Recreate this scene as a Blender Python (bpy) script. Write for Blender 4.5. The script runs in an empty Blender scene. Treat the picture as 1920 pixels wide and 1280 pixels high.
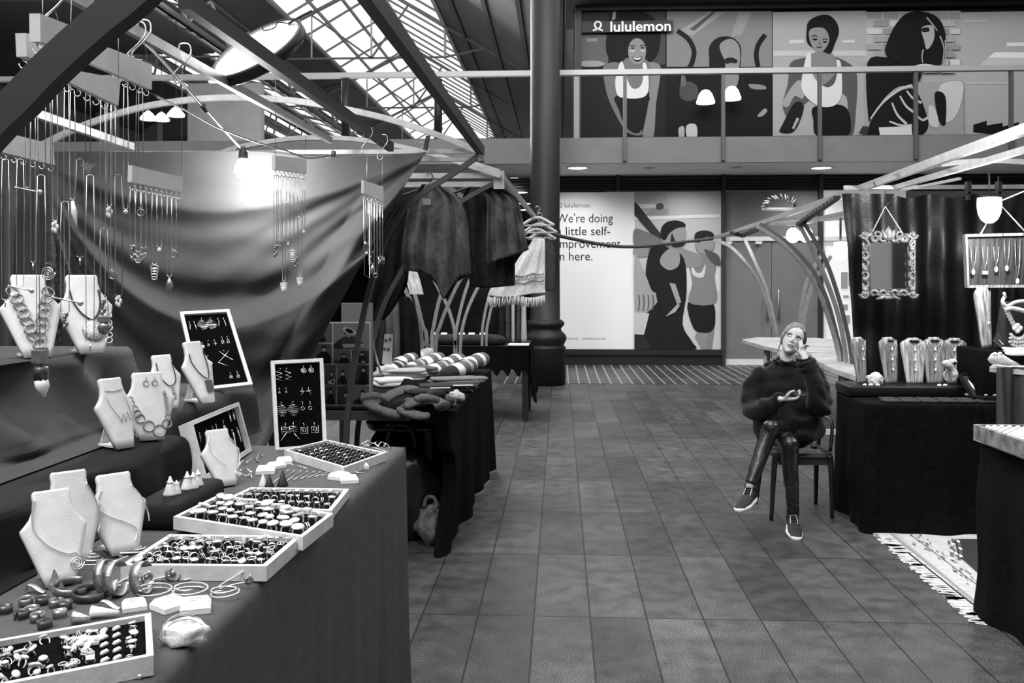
import bpy, bmesh, math, random
from mathutils import Vector, Matrix, noise

# ---------------------------------------------------------------- camera, sky, exposure
sc = bpy.context.scene
COL = sc.collection
F = 1750.0                      # focal length in pixels of the 1920 wide frame
EYE = 1.6
YAW = math.atan(90 / F)
cam_d = bpy.data.cameras.new('camera')
cam_d.sensor_width = 36.0
cam_d.lens = F / 1920 * 36.0
cam_d.shift_y = -115 / 1920
cam_d.clip_end = 300
cam = bpy.data.objects.new('camera', cam_d)
COL.objects.link(cam)
cam.location = (0, 0, EYE)
cam.rotation_euler = (math.pi / 2, 0, YAW)
sc.camera = cam

world = bpy.data.worlds.new('overcast_sky')
sc.world = world
world.use_nodes = True
bg = world.node_tree.nodes['Background']
bg.inputs[0].default_value = (1, 1, 1, 1)
bg.inputs[1].default_value = 1.15
sc.view_settings.view_transform = 'Standard'
sc.view_settings.look = 'None'
sc.view_settings.gamma = 1.0
sc.view_settings.exposure = 0.0
sc.view_settings.use_curve_mapping = False

def lamp(name, kind, loc, energy, radius=0.05, target=None, size=None, angle=None, blend=0.6):
    d = bpy.data.lights.new(name, kind)
    d.energy = energy
    if kind in ('POINT', 'SPOT'):
        d.shadow_soft_size = radius
    if kind == 'SPOT':
        d.spot_size = angle
        d.spot_blend = blend
    if kind == 'AREA':
        d.shape = 'RECTANGLE'
        d.size, d.size_y = size
    o = bpy.data.objects.new(name, d)
    COL.objects.link(o)
    o.location = loc
    if target is not None:
        o.rotation_euler = (Vector(target) - Vector(loc)).to_track_quat('-Z', 'Y').to_euler()
    return o

# daylight falling through the glazed roof over the aisle
lamp('rooflight_daylight', 'AREA', (-2.0, 2.0, 8.6), 1150, target=(-0.8, 7.0, 0), size=(4.5, 12))
lamp('facade_fill', 'AREA', (2.0, 11.0, 8.8), 420, target=(2.4, 17.5, 4.2), size=(6, 4))  # added fill aimed at the shopfront to brighten the upper posters
lamp('hall_daylight', 'AREA', (-5.0, 22.0, 9.0), 1500, target=(-1.0, 8.0, 0), size=(5, 8))

# ---------------------------------------------------------------- where a ray through the lens lands
_c, _s = math.cos(YAW), math.sin(YAW)
def ray(u, v):
    x = (u - 960) / F
    return Vector((x * _c - _s, x * _s + _c, -(v - 525) / F))
def P(u, v, Y):
    d = ray(u, v)
    return Vector((0, 0, EYE)) + d * (Y / d.y)
def PZ(u, v, z):
    d = ray(u, v)
    return Vector((0, 0, EYE)) + d * ((z - EYE) / d.z)
def PX(u, v, x):
    d = ray(u, v)
    return Vector((0, 0, EYE)) + d * (x / d.x)

# ---------------------------------------------------------------- materials
MATS = {}
def mat(name, g, rough=0.7, metal=0.0, var=0.0, scale=20.0, bump=0.0, bscale=None, emit=0.0, spec=0.4, sheen=0.0, coat=0.0, detail=4):
    if name in MATS:
        return MATS[name]
    m = bpy.data.materials.new(name)
    m.use_nodes = True
    nt = m.node_tree
    b = nt.nodes['Principled BSDF']
    b.inputs['Base Color'].default_value = (g, g, g, 1)
    b.inputs['Roughness'].default_value = rough
    b.inputs['Metallic'].default_value = metal
    b.inputs['Specular IOR Level'].default_value = spec
    b.inputs['Sheen Weight'].default_value = sheen
    b.inputs['Coat Weight'].default_value = coat
    if emit:
        b.inputs['Emission Color'].default_value = (1, 1, 1, 1)
        b.inputs['Emission Strength'].default_value = emit
    if var or bump:
        tc = nt.nodes.new('ShaderNodeTexCoord')
    if var:
        n = nt.nodes.new('ShaderNodeTexNoise')
        n.inputs['Scale'].default_value = scale
        n.inputs['Detail'].default_value = detail
        r = nt.nodes.new('ShaderNodeValToRGB')
        a, z = max(0, g * (1 - var)), min(1, g * (1 + var))
        r.color_ramp.elements[0].position = 0.3
        r.color_ramp.elements[1].position = 0.7
        r.color_ramp.elements[0].color = (a, a, a, 1)
        r.color_ramp.elements[1].color = (z, z, z, 1)
        nt.links.new(tc.outputs['Object'], n.inputs['Vector'])
        nt.links.new(n.outputs['Fac'], r.inputs['Fac'])
        nt.links.new(r.outputs['Color'], b.inputs['Base Color'])
    if bump:
        n2 = nt.nodes.new('ShaderNodeTexNoise')
        n2.inputs['Scale'].default_value = bscale or scale
        n2.inputs['Detail'].default_value = 3
        bp = nt.nodes.new('ShaderNodeBump')
        bp.inputs['Strength'].default_value = bump
        bp.inputs['Distance'].default_value = 0.01
        nt.links.new(tc.outputs['Object'], n2.inputs['Vector'])
        nt.links.new(n2.outputs['Fac'], bp.inputs['Height'])
        nt.links.new(bp.outputs['Normal'], b.inputs['Normal'])
    MATS[name] = m
    return m

def grey(g):
    """printed ink of one grey, for posters, prints and woven patterns"""
    q = round(g * 24) / 24
    return mat('ink %02d' % round(q * 24), q ** 1.6 * min(1.0, (q / 0.42) ** 1.1) * 0.9 + 0.003, 0.6, spec=0.2)

def glass_mat(name, gloss=0.06, tint=1.0):
    if name in MATS:
        return MATS[name]
    m = bpy.data.materials.new(name)
    m.use_nodes = True
    nt = m.node_tree
    nt.nodes.clear()
    out = nt.nodes.new('ShaderNodeOutputMaterial')
    tr = nt.nodes.new('ShaderNodeBsdfTransparent')
    tr.inputs[0].default_value = (tint, tint, tint, 1)
    gl = nt.nodes.new('ShaderNodeBsdfGlossy')
    gl.inputs['Roughness'].default_value = 0.02
    mx = nt.nodes.new('ShaderNodeMixShader')
    mx.inputs[0].default_value = gloss
    nt.links.new(tr.outputs[0], mx.inputs[1])
    nt.links.new(gl.outputs[0], mx.inputs[2])
    nt.links.new(mx.outputs[0], out.inputs[0])
    MATS[name] = m
    return m

STEEL = lambda: mat('galvanised steel', 0.42, 0.38, 0.75, 0.18, 14, 0.0)
DARKSTEEL = lambda: mat('dark painted steel', 0.05, 0.45, 0.2, 0.2, 10)
SILVER = lambda: mat('silver', 0.82, 0.22, 0.85)
DULLSILVER = lambda: mat('oxidised silver', 0.30, 0.35, 0.8, 0.3, 60)
BLACKCLOTH = lambda: mat('black cloth', 0.0045, 0.9, 0, 0.4, 40, 0.25, 180, spec=0.06)
VELVET = lambda: mat('black velvet', 0.003, 0.95, 0, 0.3, 60, 0.3, 300, spec=0.03)
LINEN = lambda: mat('cream linen', 0.66, 0.85, 0, 0.08, 30, 0.10, 260, spec=0.2)
PALEWOOD = lambda: mat('pale painted wood', 0.62, 0.6, 0, 0.12, 25, 0.1, 90)
CARD = lambda: mat('white card', 0.85, 0.6, spec=0.2)
CORD = lambda: mat('black cord', 0.015, 0.6)
GARMENT = lambda: mat('grey knit', 0.06, 0.95, 0, 0.35, 25, 0.5, 260, spec=0.1, sheen=0.1)

# ---------------------------------------------------------------- mesh builder
def frames(pts, closed=False, up=None):
    n = len(pts)
    tans = []
    for i in range(n):
        if closed:
            t = pts[(i + 1) % n] - pts[i - 1]
        elif i == 0:
            t = pts[1] - pts[0]
        elif i == n - 1:
            t = pts[-1] - pts[-2]
        else:
            t = pts[i + 1] - pts[i - 1]
        if t.length < 1e-9:
            t = Vector((0, 0, 1))
        tans.append(t.normalized())
    if up is None:
        up = Vector((0, 0, 1)) if abs(tans[0].z) < 0.9 else Vector((1, 0, 0))
        follow = True
    else:
        up = Vector(up)
        follow = False
    out = []
    nrm = None
    for t in tans:
        ref = up if (nrm is None or not follow) else nrm
        a = ref - t * ref.dot(t)
        if a.length < 1e-6:
            a = t.orthogonal()
        a.normalize()
        nrm = a
        out.append((t, a, t.cross(a)))
    return out

def spline(pts, n=6, closed=False):
    """Catmull-Rom through the points"""
    pts = [Vector(p) for p in pts]
    m = len(pts)
    if m < 3 and not closed:
        return pts
    out = []
    segs = m if closed else m - 1
    for i in range(segs):
        if closed:
            p0, p1, p2, p3 = pts[i - 1], pts[i], pts[(i + 1) % m], pts[(i + 2) % m]
        else:
            p0 = pts[max(i - 1, 0)]; p1 = pts[i]; p2 = pts[i + 1]; p3 = pts[min(i + 2, m - 1)]
        for k in range(n):
            t = k / n
            out.append(0.5 * ((2 * p1) + (p2 - p0) * t + (2 * p0 - 5 * p1 + 4 * p2 - p3) * t * t + (3 * p1 - p0 - 3 * p2 + p3) * t ** 3))
    if not closed:
        out.append(pts[-1])
    return out

class MB:
    def __init__(self):
        self.v, self.f, self.m, self.s = [], [], [], []
    def add(self, vs, fs, mi=0, smooth=False):
        o = len(self.v)
        self.v += [Vector(p) for p in vs]
        for f in fs:
            self.f.append([i + o for i in f])
            self.m.append(mi)
            self.s.append(smooth)
        return self
    def box(self, c, size, R=None, mi=0):
        hx, hy, hz = size[0] / 2, size[1] / 2, size[2] / 2
        vs = [Vector((x, y, z)) for x in (-hx, hx) for y in (-hy, hy) for z in (-hz, hz)]
        if R is not None:
            vs = [R @ p for p in vs]
        vs = [p + Vector(c) for p in vs]
        return self.add(vs, [(0, 1, 3, 2), (4, 6, 7, 5), (0, 4, 5, 1), (2, 3, 7, 6), (0, 2, 6, 4), (1, 5, 7, 3)], mi)
    def box2(self, a, b, mi=0):
        a, b = Vector(a), Vector(b)
        return self.box((a + b) / 2, (abs(b.x - a.x), abs(b.y - a.y), abs(b.z - a.z)), None, mi)
    def rbox(self, c, size, r, R=None, mi=0):
        """box with softened vertical and horizontal edges"""
        hx, hy, hz = size[0] / 2, size[1] / 2, size[2] / 2
        r = min(r, hx * 0.95, hy * 0.95, hz * 0.95)
        rings = []
        for (z, ins) in ((-hz, r), (-hz + r * 0.3, r * 0.3), (-hz + r, 0), (hz - r, 0), (hz - r * 0.3, r * 0.3), (hz, r)):
            ring = []
            for cx, cy, a0 in ((1, 1, 0), (-1, 1, 90), (-1, -1, 180), (1, -1, 270)):
                for k in range(3):
                    a = math.radians(a0 + k * 45)
                    ring.append(Vector((cx * (hx - r) + (r - ins * 0.999) * math.cos(a), cy * (hy - r) + (r - ins * 0.999) * math.sin(a), z)))
            rings.append(ring)
        rings = [[(R @ p if R is not None else p) + Vector(c) for p in ring] for ring in rings]
        return self.loft(rings, True, mi, True)
    def loft(self, rings, caps=True, mi=0, smooth=True, closed=True):
        n = len(rings[0])
        vs = [p for r in rings for p in r]
        fs = []
        for i in range(len(rings) - 1):
            for k in range(n if closed else n - 1):
                k2 = (k + 1) % n
                fs.append((i * n + k, i * n + k2, (i + 1) * n + k2, (i + 1) * n + k))
        if caps and closed:
            fs.append(tuple(reversed(range(n))))
            fs.append(tuple(range((len(rings) - 1) * n, len(rings) * n)))
        return self.add(vs, fs, mi, smooth)
    def tube(self, pts, r, n=6, closed=False, mi=0, caps=True, up=None):
        pts = [Vector(p) for p in pts]
        fr = frames(pts, closed, up)
        rings = []
        for i, (p, (t, a, b)) in enumerate(zip(pts, fr)):
            rr = r[i] if isinstance(r, list) else r
            if isinstance(rr, tuple):
                ra, rb = rr
            else:
                ra = rb = rr
            rings.append([p + a * (ra * math.cos(2 * math.pi * k / n)) + b * (rb * math.sin(2 * math.pi * k / n)) for k in range(n)])
        if closed:
            rings.append(rings[0])
        return self.loft(rings, caps and not closed, mi, True)
    def bar(self, pts, w, h, up=(0, 0, 1), mi=0, closed=False):
        """rectangular section: h along up, w across"""
        pts = [Vector(p) for p in pts]
        fr = frames(pts, closed, up)
        rings = []
        for p, (t, a, b) in zip(pts, fr):
            rings.append([p + a * h / 2 + b * w / 2, p - a * h / 2 + b * w / 2, p - a * h / 2 - b * w / 2, p + a * h / 2 - b * w / 2])
        if closed:
            rings.append(rings[0])
        return self.loft(rings, not closed, mi, False)
    def lathe(self, prof, c=(0, 0, 0), n=24, R=None, mi=0, caps=True):
        c = Vector(c)
        rings = []
        for (r, z) in prof:
            ring = [Vector((r * math.cos(2 * math.pi * k / n), r * math.sin(2 * math.pi * k / n), z)) for k in range(n)]
            rings.append([(R @ p if R is not None else p) + c for p in ring])
        return self.loft(rings, caps, mi, True)
    def ball(self, c, r, n=10, R=None, mi=0, m=6):
        if not isinstance(r, (tuple, list)):
            r = (r, r, r)
        rings = []
        for i in range(m + 1):
            a = -math.pi / 2 + math.pi * i / m
            rr = max(math.cos(a), 0.02)
            ring = [Vector((r[0] * rr * math.cos(2 * math.pi * k / n), r[1] * rr * math.sin(2 * math.pi * k / n), r[2] * math.sin(a))) for k in range(n)]
            rings.append([(R @ p if R is not None else p) + Vector(c) for p in ring])
        return self.loft(rings, True, mi, True)
    def torus(self, c, R0, r, R=None, n=16, k=5, mi=0, sx=1.0, sy=1.0):
        pts = [Vector((sx * R0 * math.cos(2 * math.pi * i / n), sy * R0 * math.sin(2 * math.pi * i / n), 0)) for i in range(n)]
        pts = [(R @ p if R is not None else p) + Vector(c) for p in pts]
        return self.tube(pts, r, k, True, mi)
    def slab(self, outline, d, mi=0, mi_side=None):
        """prism: outline points swept by vector d"""
        n = len(outline)
        a = [Vector(p) for p in outline]
        b = [p + Vector(d) for p in a]
        self.add(a + b, [tuple(range(n)), tuple(reversed(range(n, 2 * n)))], mi)
        return self.add(a + b, [(i, (i + 1) % n, n + (i + 1) % n, n + i) for i in range(n)], mi if mi_side is None else mi_side)
    def grid(self, fn, nu, nv, mi=0, smooth=True):
        vs = [fn(i / nu, j / nv) for j in range(nv + 1) for i in range(nu + 1)]
        w = nu + 1
        return self.add(vs, [(j * w + i, j * w + i + 1, (j + 1) * w + i + 1, (j + 1) * w + i) for j in range(nv) for i in range(nu)], mi, smooth)
    def mesh(self, name, mats, fix=True):
        me = bpy.data.meshes.new(name)
        me.from_pydata([tuple(p) for p in self.v], [], self.f)
        for m in (mats if isinstance(mats, (list, tuple)) else [mats]):
            me.materials.append(m)
        me.polygons.foreach_set('material_index', self.m)
        me.polygons.foreach_set('use_smooth', self.s)
        me.update()
        if fix:
            bm = bmesh.new()
            bm.from_mesh(me)
            bmesh.ops.recalc_face_normals(bm, faces=bm.faces)
            bm.to_mesh(me)
            bm.free()
        return me
    def build(self, name, mats, parent=None, label=None, cat=None, group=None, kind=None, fix=True):
        o = bpy.data.objects.new(name, self.mesh(name, mats, fix))
        COL.objects.link(o)
        if parent is not None:
            o.parent = parent
            r = parent
            while r.parent is not None:
                r = r.parent
            if r is parent or parent.type != 'EMPTY':
                o.matrix_parent_inverse = Matrix.Translation(-root_loc(parent))
        tag(o, label, cat, group, kind)
        return o

def root_loc(o):
    p = Vector(o.location)
    while o.parent is not None:
        o = o.parent
        if o.type == 'EMPTY':
            p = Vector(o.location)
    return p if o.type == 'EMPTY' else Vector((0, 0, 0))

def tag(o, label=None, cat=None, group=None, kind=None):
    if label: o['label'] = label
    if cat: o['category'] = cat
    if group: o['group'] = group
    if kind: o['kind'] = kind
    return o

def thing(name, label, cat, loc, group=None):
    o = bpy.data.objects.new(name, None)
    COL.objects.link(o)
    o.location = loc
    o.empty_display_size = 0.05
    return tag(o, label, cat, group)

def sub(mb, name, mats, parent, label=None):
    """a part (child of a thing's Empty) or a sub-part (child of a part); shapes are given in world coordinates"""
    o = bpy.data.objects.new(name, mb.mesh(name, mats))
    COL.objects.link(o)
    o.parent = parent
    if parent.type == 'EMPTY':
        o.matrix_parent_inverse = Matrix.Translation(-Vector(parent.location))
    if label: o['label'] = label
    return o

def inst(me, name, M, label, cat, group=None):
    o = bpy.data.objects.new(name, me)
    COL.objects.link(o)
    o.matrix_world = M
    return tag(o, label, cat, group)

def dup(root, M, label=None, group=None):
    """copy of a thing with its parts and sub-parts; M is the new world matrix of its Empty or mesh"""
    r = root.copy()
    COL.objects.link(r)
    r.matrix_world = M
    if label: r['label'] = label
    if group: r['group'] = group
    for ch in list(root.children):
        c = ch.copy()
        COL.objects.link(c)
        c.parent = r
        for g in list(ch.children):
            d = g.copy()
            COL.objects.link(d)
            d.parent = c
    return r

def basis(x, y, z, o):
    return Matrix(((x.x, y.x, z.x, o.x), (x.y, y.y, z.y, o.y), (x.z, y.z, z.z, o.z), (0, 0, 0, 1)))

def struct(mb, name, mats, parent=None):
    return mb.build(name, mats, parent, kind='structure')

class Print:
    """a flat printed sheet: inked shapes in thin layers on a board standing in the plane through O with axes X (right), Z (up)"""
    def __init__(self, fn):
        self.fn, self.mb, self.mats, self.layer = fn, MB(), [], 0
    def mi(self, g):
        m = grey(g)
        if m not in self.mats:
            self.mats.append(m)
        return self.mats.index(m)
    def poly(self, pts, g, smooth=True):
        self.layer += 1
        q = [Vector((a, b, 0)) for a, b in pts]
        if smooth:
            q = spline(q, 4, True)
        vs = [self.fn(p.x, p.y, self.layer) for p in q]
        self.mb.add(vs, [tuple(range(len(vs)))], self.mi(g))
    def rect(self, x0, y0, x1, y1, g):
        self.poly([(x0, y0), (x1, y0), (x1, y1), (x0, y1)], g, False)
    def oval(self, cx, cy, rx, ry, g, a=0.0):
        c, s = math.cos(a), math.sin(a)
        self.poly([(cx + rx * math.cos(t) * c - ry * math.sin(t) * s, cy + rx * math.cos(t) * s + ry * math.sin(t) * c) for t in [2 * math.pi * k / 20 for k in range(20)]], g, False)
    def stroke(self, pts, w, g, n=5):
        q = spline([Vector((a, b, 0)) for a, b in pts], n)
        L, R = [], []
        for i, p in enumerate(q):
            t = (q[min(i + 1, len(q) - 1)] - q[max(i - 1, 0)])
            t = t.normalized() if t.length > 0 else Vector((1, 0, 0))
            ww = w[0] + (w[1] - w[0]) * i / (len(q) - 1) if isinstance(w, tuple) else w
            L.append((p.x - t.y * ww / 2, p.y + t.x * ww / 2)); R.append((p.x + t.y * ww / 2, p.y - t.x * ww / 2))
        self.layer += 1
        mi = self.mi(g)
        vs = [self.fn(a, b, self.layer) for a, b in L] + [self.fn(a, b, self.layer) for a, b in R]
        n = len(L)
        self.mb.add(vs, [(i, i + 1, n + i + 1, n + i) for i in range(n - 1)], mi)
    def done(self, name, parent):
        return sub(self.mb, name, self.mats, parent)

def text_mesh(txt, size, name, align='LEFT', spacing=1.0, extrude=0.0008, offset=0.0):
    c = bpy.data.curves.new(name, 'FONT')
    c.body = txt
    c.size = size
    c.align_x = align
    c.space_character = spacing
    c.extrude = extrude
    c.offset = offset
    c.resolution_u = 3
    o = bpy.data.objects.new(name, c)
    COL.objects.link(o)
    dg = bpy.context.evaluated_depsgraph_get()
    dg.update()
    me = bpy.data.meshes.new_from_object(o.evaluated_get(dg))
    bpy.data.objects.remove(o)
    bpy.data.curves.remove(c)
    me.name = name
    return me

def text(txt, size, M, m, parent, name='lettering', align='LEFT', spacing=1.0, width=None, offset=0.0):
    me = text_mesh(txt, size, name, align, spacing, offset=offset)
    if width:
        xs = [v.co.x for v in me.vertices]
        k = width / (max(xs) - min(xs))
        for v in me.vertices:
            v.co.x *= k
    me.transform(M)
    me.materials.clear()
    me.materials.append(m)
    o = bpy.data.objects.new(name, me)
    COL.objects.link(o)
    o.parent = parent
    if parent.type == 'EMPTY':
        o.matrix_parent_inverse = Matrix.Translation(-Vector(parent.location))
    return o

UPR = Matrix.Rotation(math.pi / 2, 4, 'X')       # lettering stood upright, facing the camera side
rnd = random.Random(11)
# ================================================================ THE HALL
YF = 17.7        # shopfront plane
YB = 15.85       # front face of the walkway

# ---------------------------------------------------------------- floor of long stone slabs
def paver_mat():
    m = bpy.data.materials.new('stone slabs')
    m.use_nodes = True
    nt = m.node_tree
    L = nt.links.new
    N = nt.nodes.new
    b = nt.nodes['Principled BSDF']
    tc = N('ShaderNodeTexCoord')
    sep = N('ShaderNodeSeparateXYZ'); L(tc.outputs['Object'], sep.inputs[0])
    ax = N('ShaderNodeMath'); ax.operation = 'ADD'; ax.inputs[1].default_value = 0.124 + 0.267 * 60; L(sep.outputs[0], ax.inputs[0])
    ay = N('ShaderNodeMath'); ay.operation = 'ADD'; ay.inputs[1].default_value = 1.01 * 20 - 4.446; L(sep.outputs[1], ay.inputs[0])
    cmb = N('ShaderNodeCombineXYZ'); L(ay.outputs[0], cmb.inputs[0]); L(ax.outputs[0], cmb.inputs[1])
    br = N('ShaderNodeTexBrick')
    br.offset = 0.0
    br.inputs['Scale'].default_value = 1.0
    br.inputs['Brick Width'].default_value = 1.01
    br.inputs['Row Height'].default_value = 0.267
    br.inputs['Mortar Size'].default_value = 0.0045
    br.inputs['Mortar Smooth'].default_value = 0.1
    br.inputs['Color1'].default_value = (0.040, 0.040, 0.040, 1)
    br.inputs['Color2'].default_value = (0.074, 0.074, 0.074, 1)
    br.inputs['Mortar'].default_value = (0.012, 0.012, 0.012, 1)
    L(cmb.outputs[0], br.inputs['Vector'])
    big = N('ShaderNodeTexNoise'); big.inputs['Scale'].default_value = 1.3; big.inputs['Detail'].default_value = 5; L(tc.outputs['Object'], big.inputs['Vector'])
    mid = N('ShaderNodeTexNoise'); mid.inputs['Scale'].default_value = 9; mid.inputs['Detail'].default_value = 6; L(tc.outputs['Object'], mid.inputs['Vector'])
    fine = N('ShaderNodeTexNoise'); fine.inputs['Scale'].default_value = 150; fine.inputs['Detail'].default_value = 3; L(tc.outputs['Object'], fine.inputs['Vector'])
    def ramp(src, lo, hi, a, z):
        r = N('ShaderNodeMapRange'); r.inputs[1].default_value = lo; r.inputs[2].default_value = hi; r.inputs[3].default_value = a; r.inputs[4].default_value = z
        L(src, r.inputs[0]); return r.outputs[0]
    def mul(a, b_):
        k = N('ShaderNodeMath'); k.operation = 'MULTIPLY'; L(a, k.inputs[0]); L(b_, k.inputs[1]); return k.outputs[0]
    f = mul(mul(ramp(big.outputs[0], 0.3, 0.7, 0.6, 1.35), ramp(mid.outputs[0], 0.3, 0.7, 0.65, 1.35)), ramp(fine.outputs[0], 0.28, 0.72, 0.1, 2.0))
    mx = N('ShaderNodeMix'); mx.data_type = 'RGBA'; mx.blend_type = 'MULTIPLY'; mx.inputs[0].default_value = 1.0
    L(br.outputs['Color'], mx.inputs[6]); L(f, mx.inputs[7])
    L(mx.outputs[2], b.inputs['Base Color'])
    L(ramp(mid.outputs[0], 0.3, 0.7, 0.42, 0.62), b.inputs['Roughness'])
    b.inputs['Specular IOR Level'].default_value = 0.35
    bp = N('ShaderNodeBump'); bp.inputs['Strength'].default_value = 0.35; bp.inputs['Distance'].default_value = 0.004
    hs = mul(ramp(fine.outputs[0], 0, 1, 0.6, 1.0), ramp(br.outputs['Fac'], 0, 1, 1.0, 0.0))
    L(hs, bp.inputs['Height']); L(bp.outputs[0], b.inputs['Normal'])
    return m

def brick_mat(name, w, h, mortar, c1, c2, cm, ox=0, oy=0, axes=(1, 0), rough=0.7, offset=0.5, bump=0.3):
    m = bpy.data.materials.new(name)
    m.use_nodes = True
    nt = m.node_tree
    L = nt.links.new
    N = nt.nodes.new
    b = nt.nodes['Principled BSDF']
    tc = N('ShaderNodeTexCoord')
    sep = N('ShaderNodeSeparateXYZ'); L(tc.outputs['Object'], sep.inputs[0])
    cmb = N('ShaderNodeCombineXYZ')
    for k, (a, o) in enumerate(zip(axes, (ox, oy))):
        s = N('ShaderNodeMath'); s.operation = 'ADD'; s.inputs[1].default_value = o; L(sep.outputs[a], s.inputs[0]); L(s.outputs[0], cmb.inputs[k])
    br = N('ShaderNodeTexBrick')
    br.offset = offset
    br.inputs['Scale'].default_value = 1.0
    br.inputs['Brick Width'].default_value = w
    br.inputs['Row Height'].default_value = h
    br.inputs['Mortar Size'].default_value = mortar
    for k, c in (('Color1', c1), ('Color2', c2), ('Mortar', cm)):
        br.inputs[k].default_value = (c, c, c, 1)
    L(cmb.outputs[0], br.inputs['Vector'])
    L(br.outputs['Color'], b.inputs['Base Color'])
    b.inputs['Roughness'].default_value = rough
    return m

struct(MB().add([(-16, -6, 0), (10, -6, 0), (10, 40, 0), (-16, 40, 0)], [(0, 1, 2, 3)]), 'floor', paver_mat())
struct(MB().box2((-1.0, 14.45, 0), (10, 17.72, 0.006)), 'floor_brick_border',
       brick_mat('dark paving bricks', 1.6, 0.165, 0.012, 0.03, 0.06, 0.30, 20, 20, (1, 0), 0.45, 0.0))

# ---------------------------------------------------------------- hall walls beyond the frame and at the sides
WALLG = lambda: mat('dark hall wall', 0.045, 0.8, 0, 0.2, 2)
struct(MB().box2((-16.2, -6, 0), (-16, 52, 7.2)), 'wall_left', WALLG())
struct(MB().box2((10, -6, 0), (10.2, 40, 7.2)), 'wall_right', WALLG())
struct(MB().box2((-16, -6.2, 0), (10, -6, 7.2)), 'wall_back', WALLG())
mb = MB()
for x0, x1 in ((-9, -7), (-5.5, -3.5), (0.5, 2.2), (5.0, 6.75), (8.6, 9.6)):
    mb.box2((x0, -6, 0.3), (x1, -5.95, 3.4))
struct(mb, 'added_back_panels', mat('pale mirror panel', 0.42, 0.7))  # unseen pale panels added to brighten the ornate mirror's reflection
struct(MB().box2((-16, 52, 0), (4, 52.3, 8.8)), 'wall_far', mat('far gable wall', 0.06, 0.8, 0, 0.2, 1.5))
# the passage under the walkway, left of the big column
struct(MB().box2((-16, 30, 0), (0.6, 30.2, 3.6)), 'wall_passage', mat('passage end wall', 0.02, 0.8))
struct(MB().box2((0.6, 17.74, 0), (0.85, 30, 3.6)), 'wall_passage_side', mat('passage side wall', 0.03, 0.7))
# stores along the left side of the hall seen under and over the walkway
mb = MB()
for k in range(9):
    y = 17.0 + k * 3.6
    mb.box2((-16, y, 0), (-15.4, y + 0.5, 9))
struct(mb, 'wall_left_piers', mat('pale pier', 0.12, 0.7))
mb = MB()
mb.box2((-9.75, 24.0, 4.0), (-7.8, 24.3, 6.75))
struct(mb, 'wall_upper_plaster', mat('pale plaster wall', 0.26, 0.8, 0, 0.15, 1.5))

# ---------------------------------------------------------------- walkway: soffit, deck, upper ceiling
SOFF = lambda: mat('white soffit', 0.9, 0.6, 0, 0.05, 2)
struct(MB().box2((-0.2, YB, 3.57), (10, YF + 0.3, 3.62)), 'ceiling_soffit', SOFF())
struct(MB().box2((-16, YB, 3.57), (-0.2, 30, 3.62)), 'ceiling_passage', SOFF())
FASC = mat('grey fascia', 0.15, 0.65, 0, 0.08, 3)
struct(MB().box2((-16, YB - 0.06, 3.57), (10, YB, 4.0)).box2((-16, YB, 3.63), (10, YF + 0.1, 3.98)), 'trim_fascia', FASC)
struct(MB().box2((0.1, YF - 0.7, 6.74), (10, YF + 1.5, 7.3)), 'ceiling_upper', mat('black upper ceiling', 0.01, 0.8))

# the walkway railing
RAILM = mat('pale handrail', 0.36, 0.45, 0.3)
POST = mat('grey rail post', 0.09, 0.5, 0.3)
zr = P(1450, 135, YB).z
t = thing('walkway_railing', 'long pale flat handrail on grey posts along the upper walkway', 'railing', (3.0, YB - 0.06, 4.0))
sub(MB().box2((-16, YB - 0.14, zr - 0.04), (10, YB - 0.02, zr + 0.045)), 'handrail', RAILM, t)
for u in (1171, 1354, 1534, 1713, 1891):
    x = P(u, 200, YB).x
    sub(MB().box2((x - 0.03, YB - 0.12, 3.6), (x + 0.03, YB - 0.06, zr - 0.04)), 'post', POST, t)
for u in (645, 820):
    x = P(u, 200, YB).x
    sub(MB().tube([(x, YB + 0.1, 3.99), (x, YB + 0.1, zr - .04)], 0.07, 10), 'post', mat('black slim column', 0.012, 0.5), t, 'slim black round post under the handrail')

# ---------------------------------------------------------------- big round column
cx = (P(994, 500, 14.3).x + P(1050, 500, 14.3).x) / 2
cy = 14.35
IRON = mat('dark painted iron', 0.014, 0.5, 0, 0.2, 3, 0.0, spec=0.3)
def cz(v): return EYE + (525 - v) * cy / F
px = cy / F
prof = [(38 * px, 0.0), (38 * px, cz(655)), (39 * px, cz(652)), (39 * px, cz(650)), (35 * px, cz(647)), (36 * px, cz(644)),
        (40 * px, cz(636)), (40 * px, cz(630)), (36 * px, cz(624)), (31 * px, cz(620)), (30 * px, cz(615)), (33 * px, cz(612)),
        (36 * px, cz(608)), (36 * px, cz(604)), (32 * px, cz(600)), (28 * px, cz(598)), (27.5 * px, cz(500)), (27.5 * px, 9.0)]
struct(MB().lathe(prof, (cx, cy, 0), 40), 'column', IRON)

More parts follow.
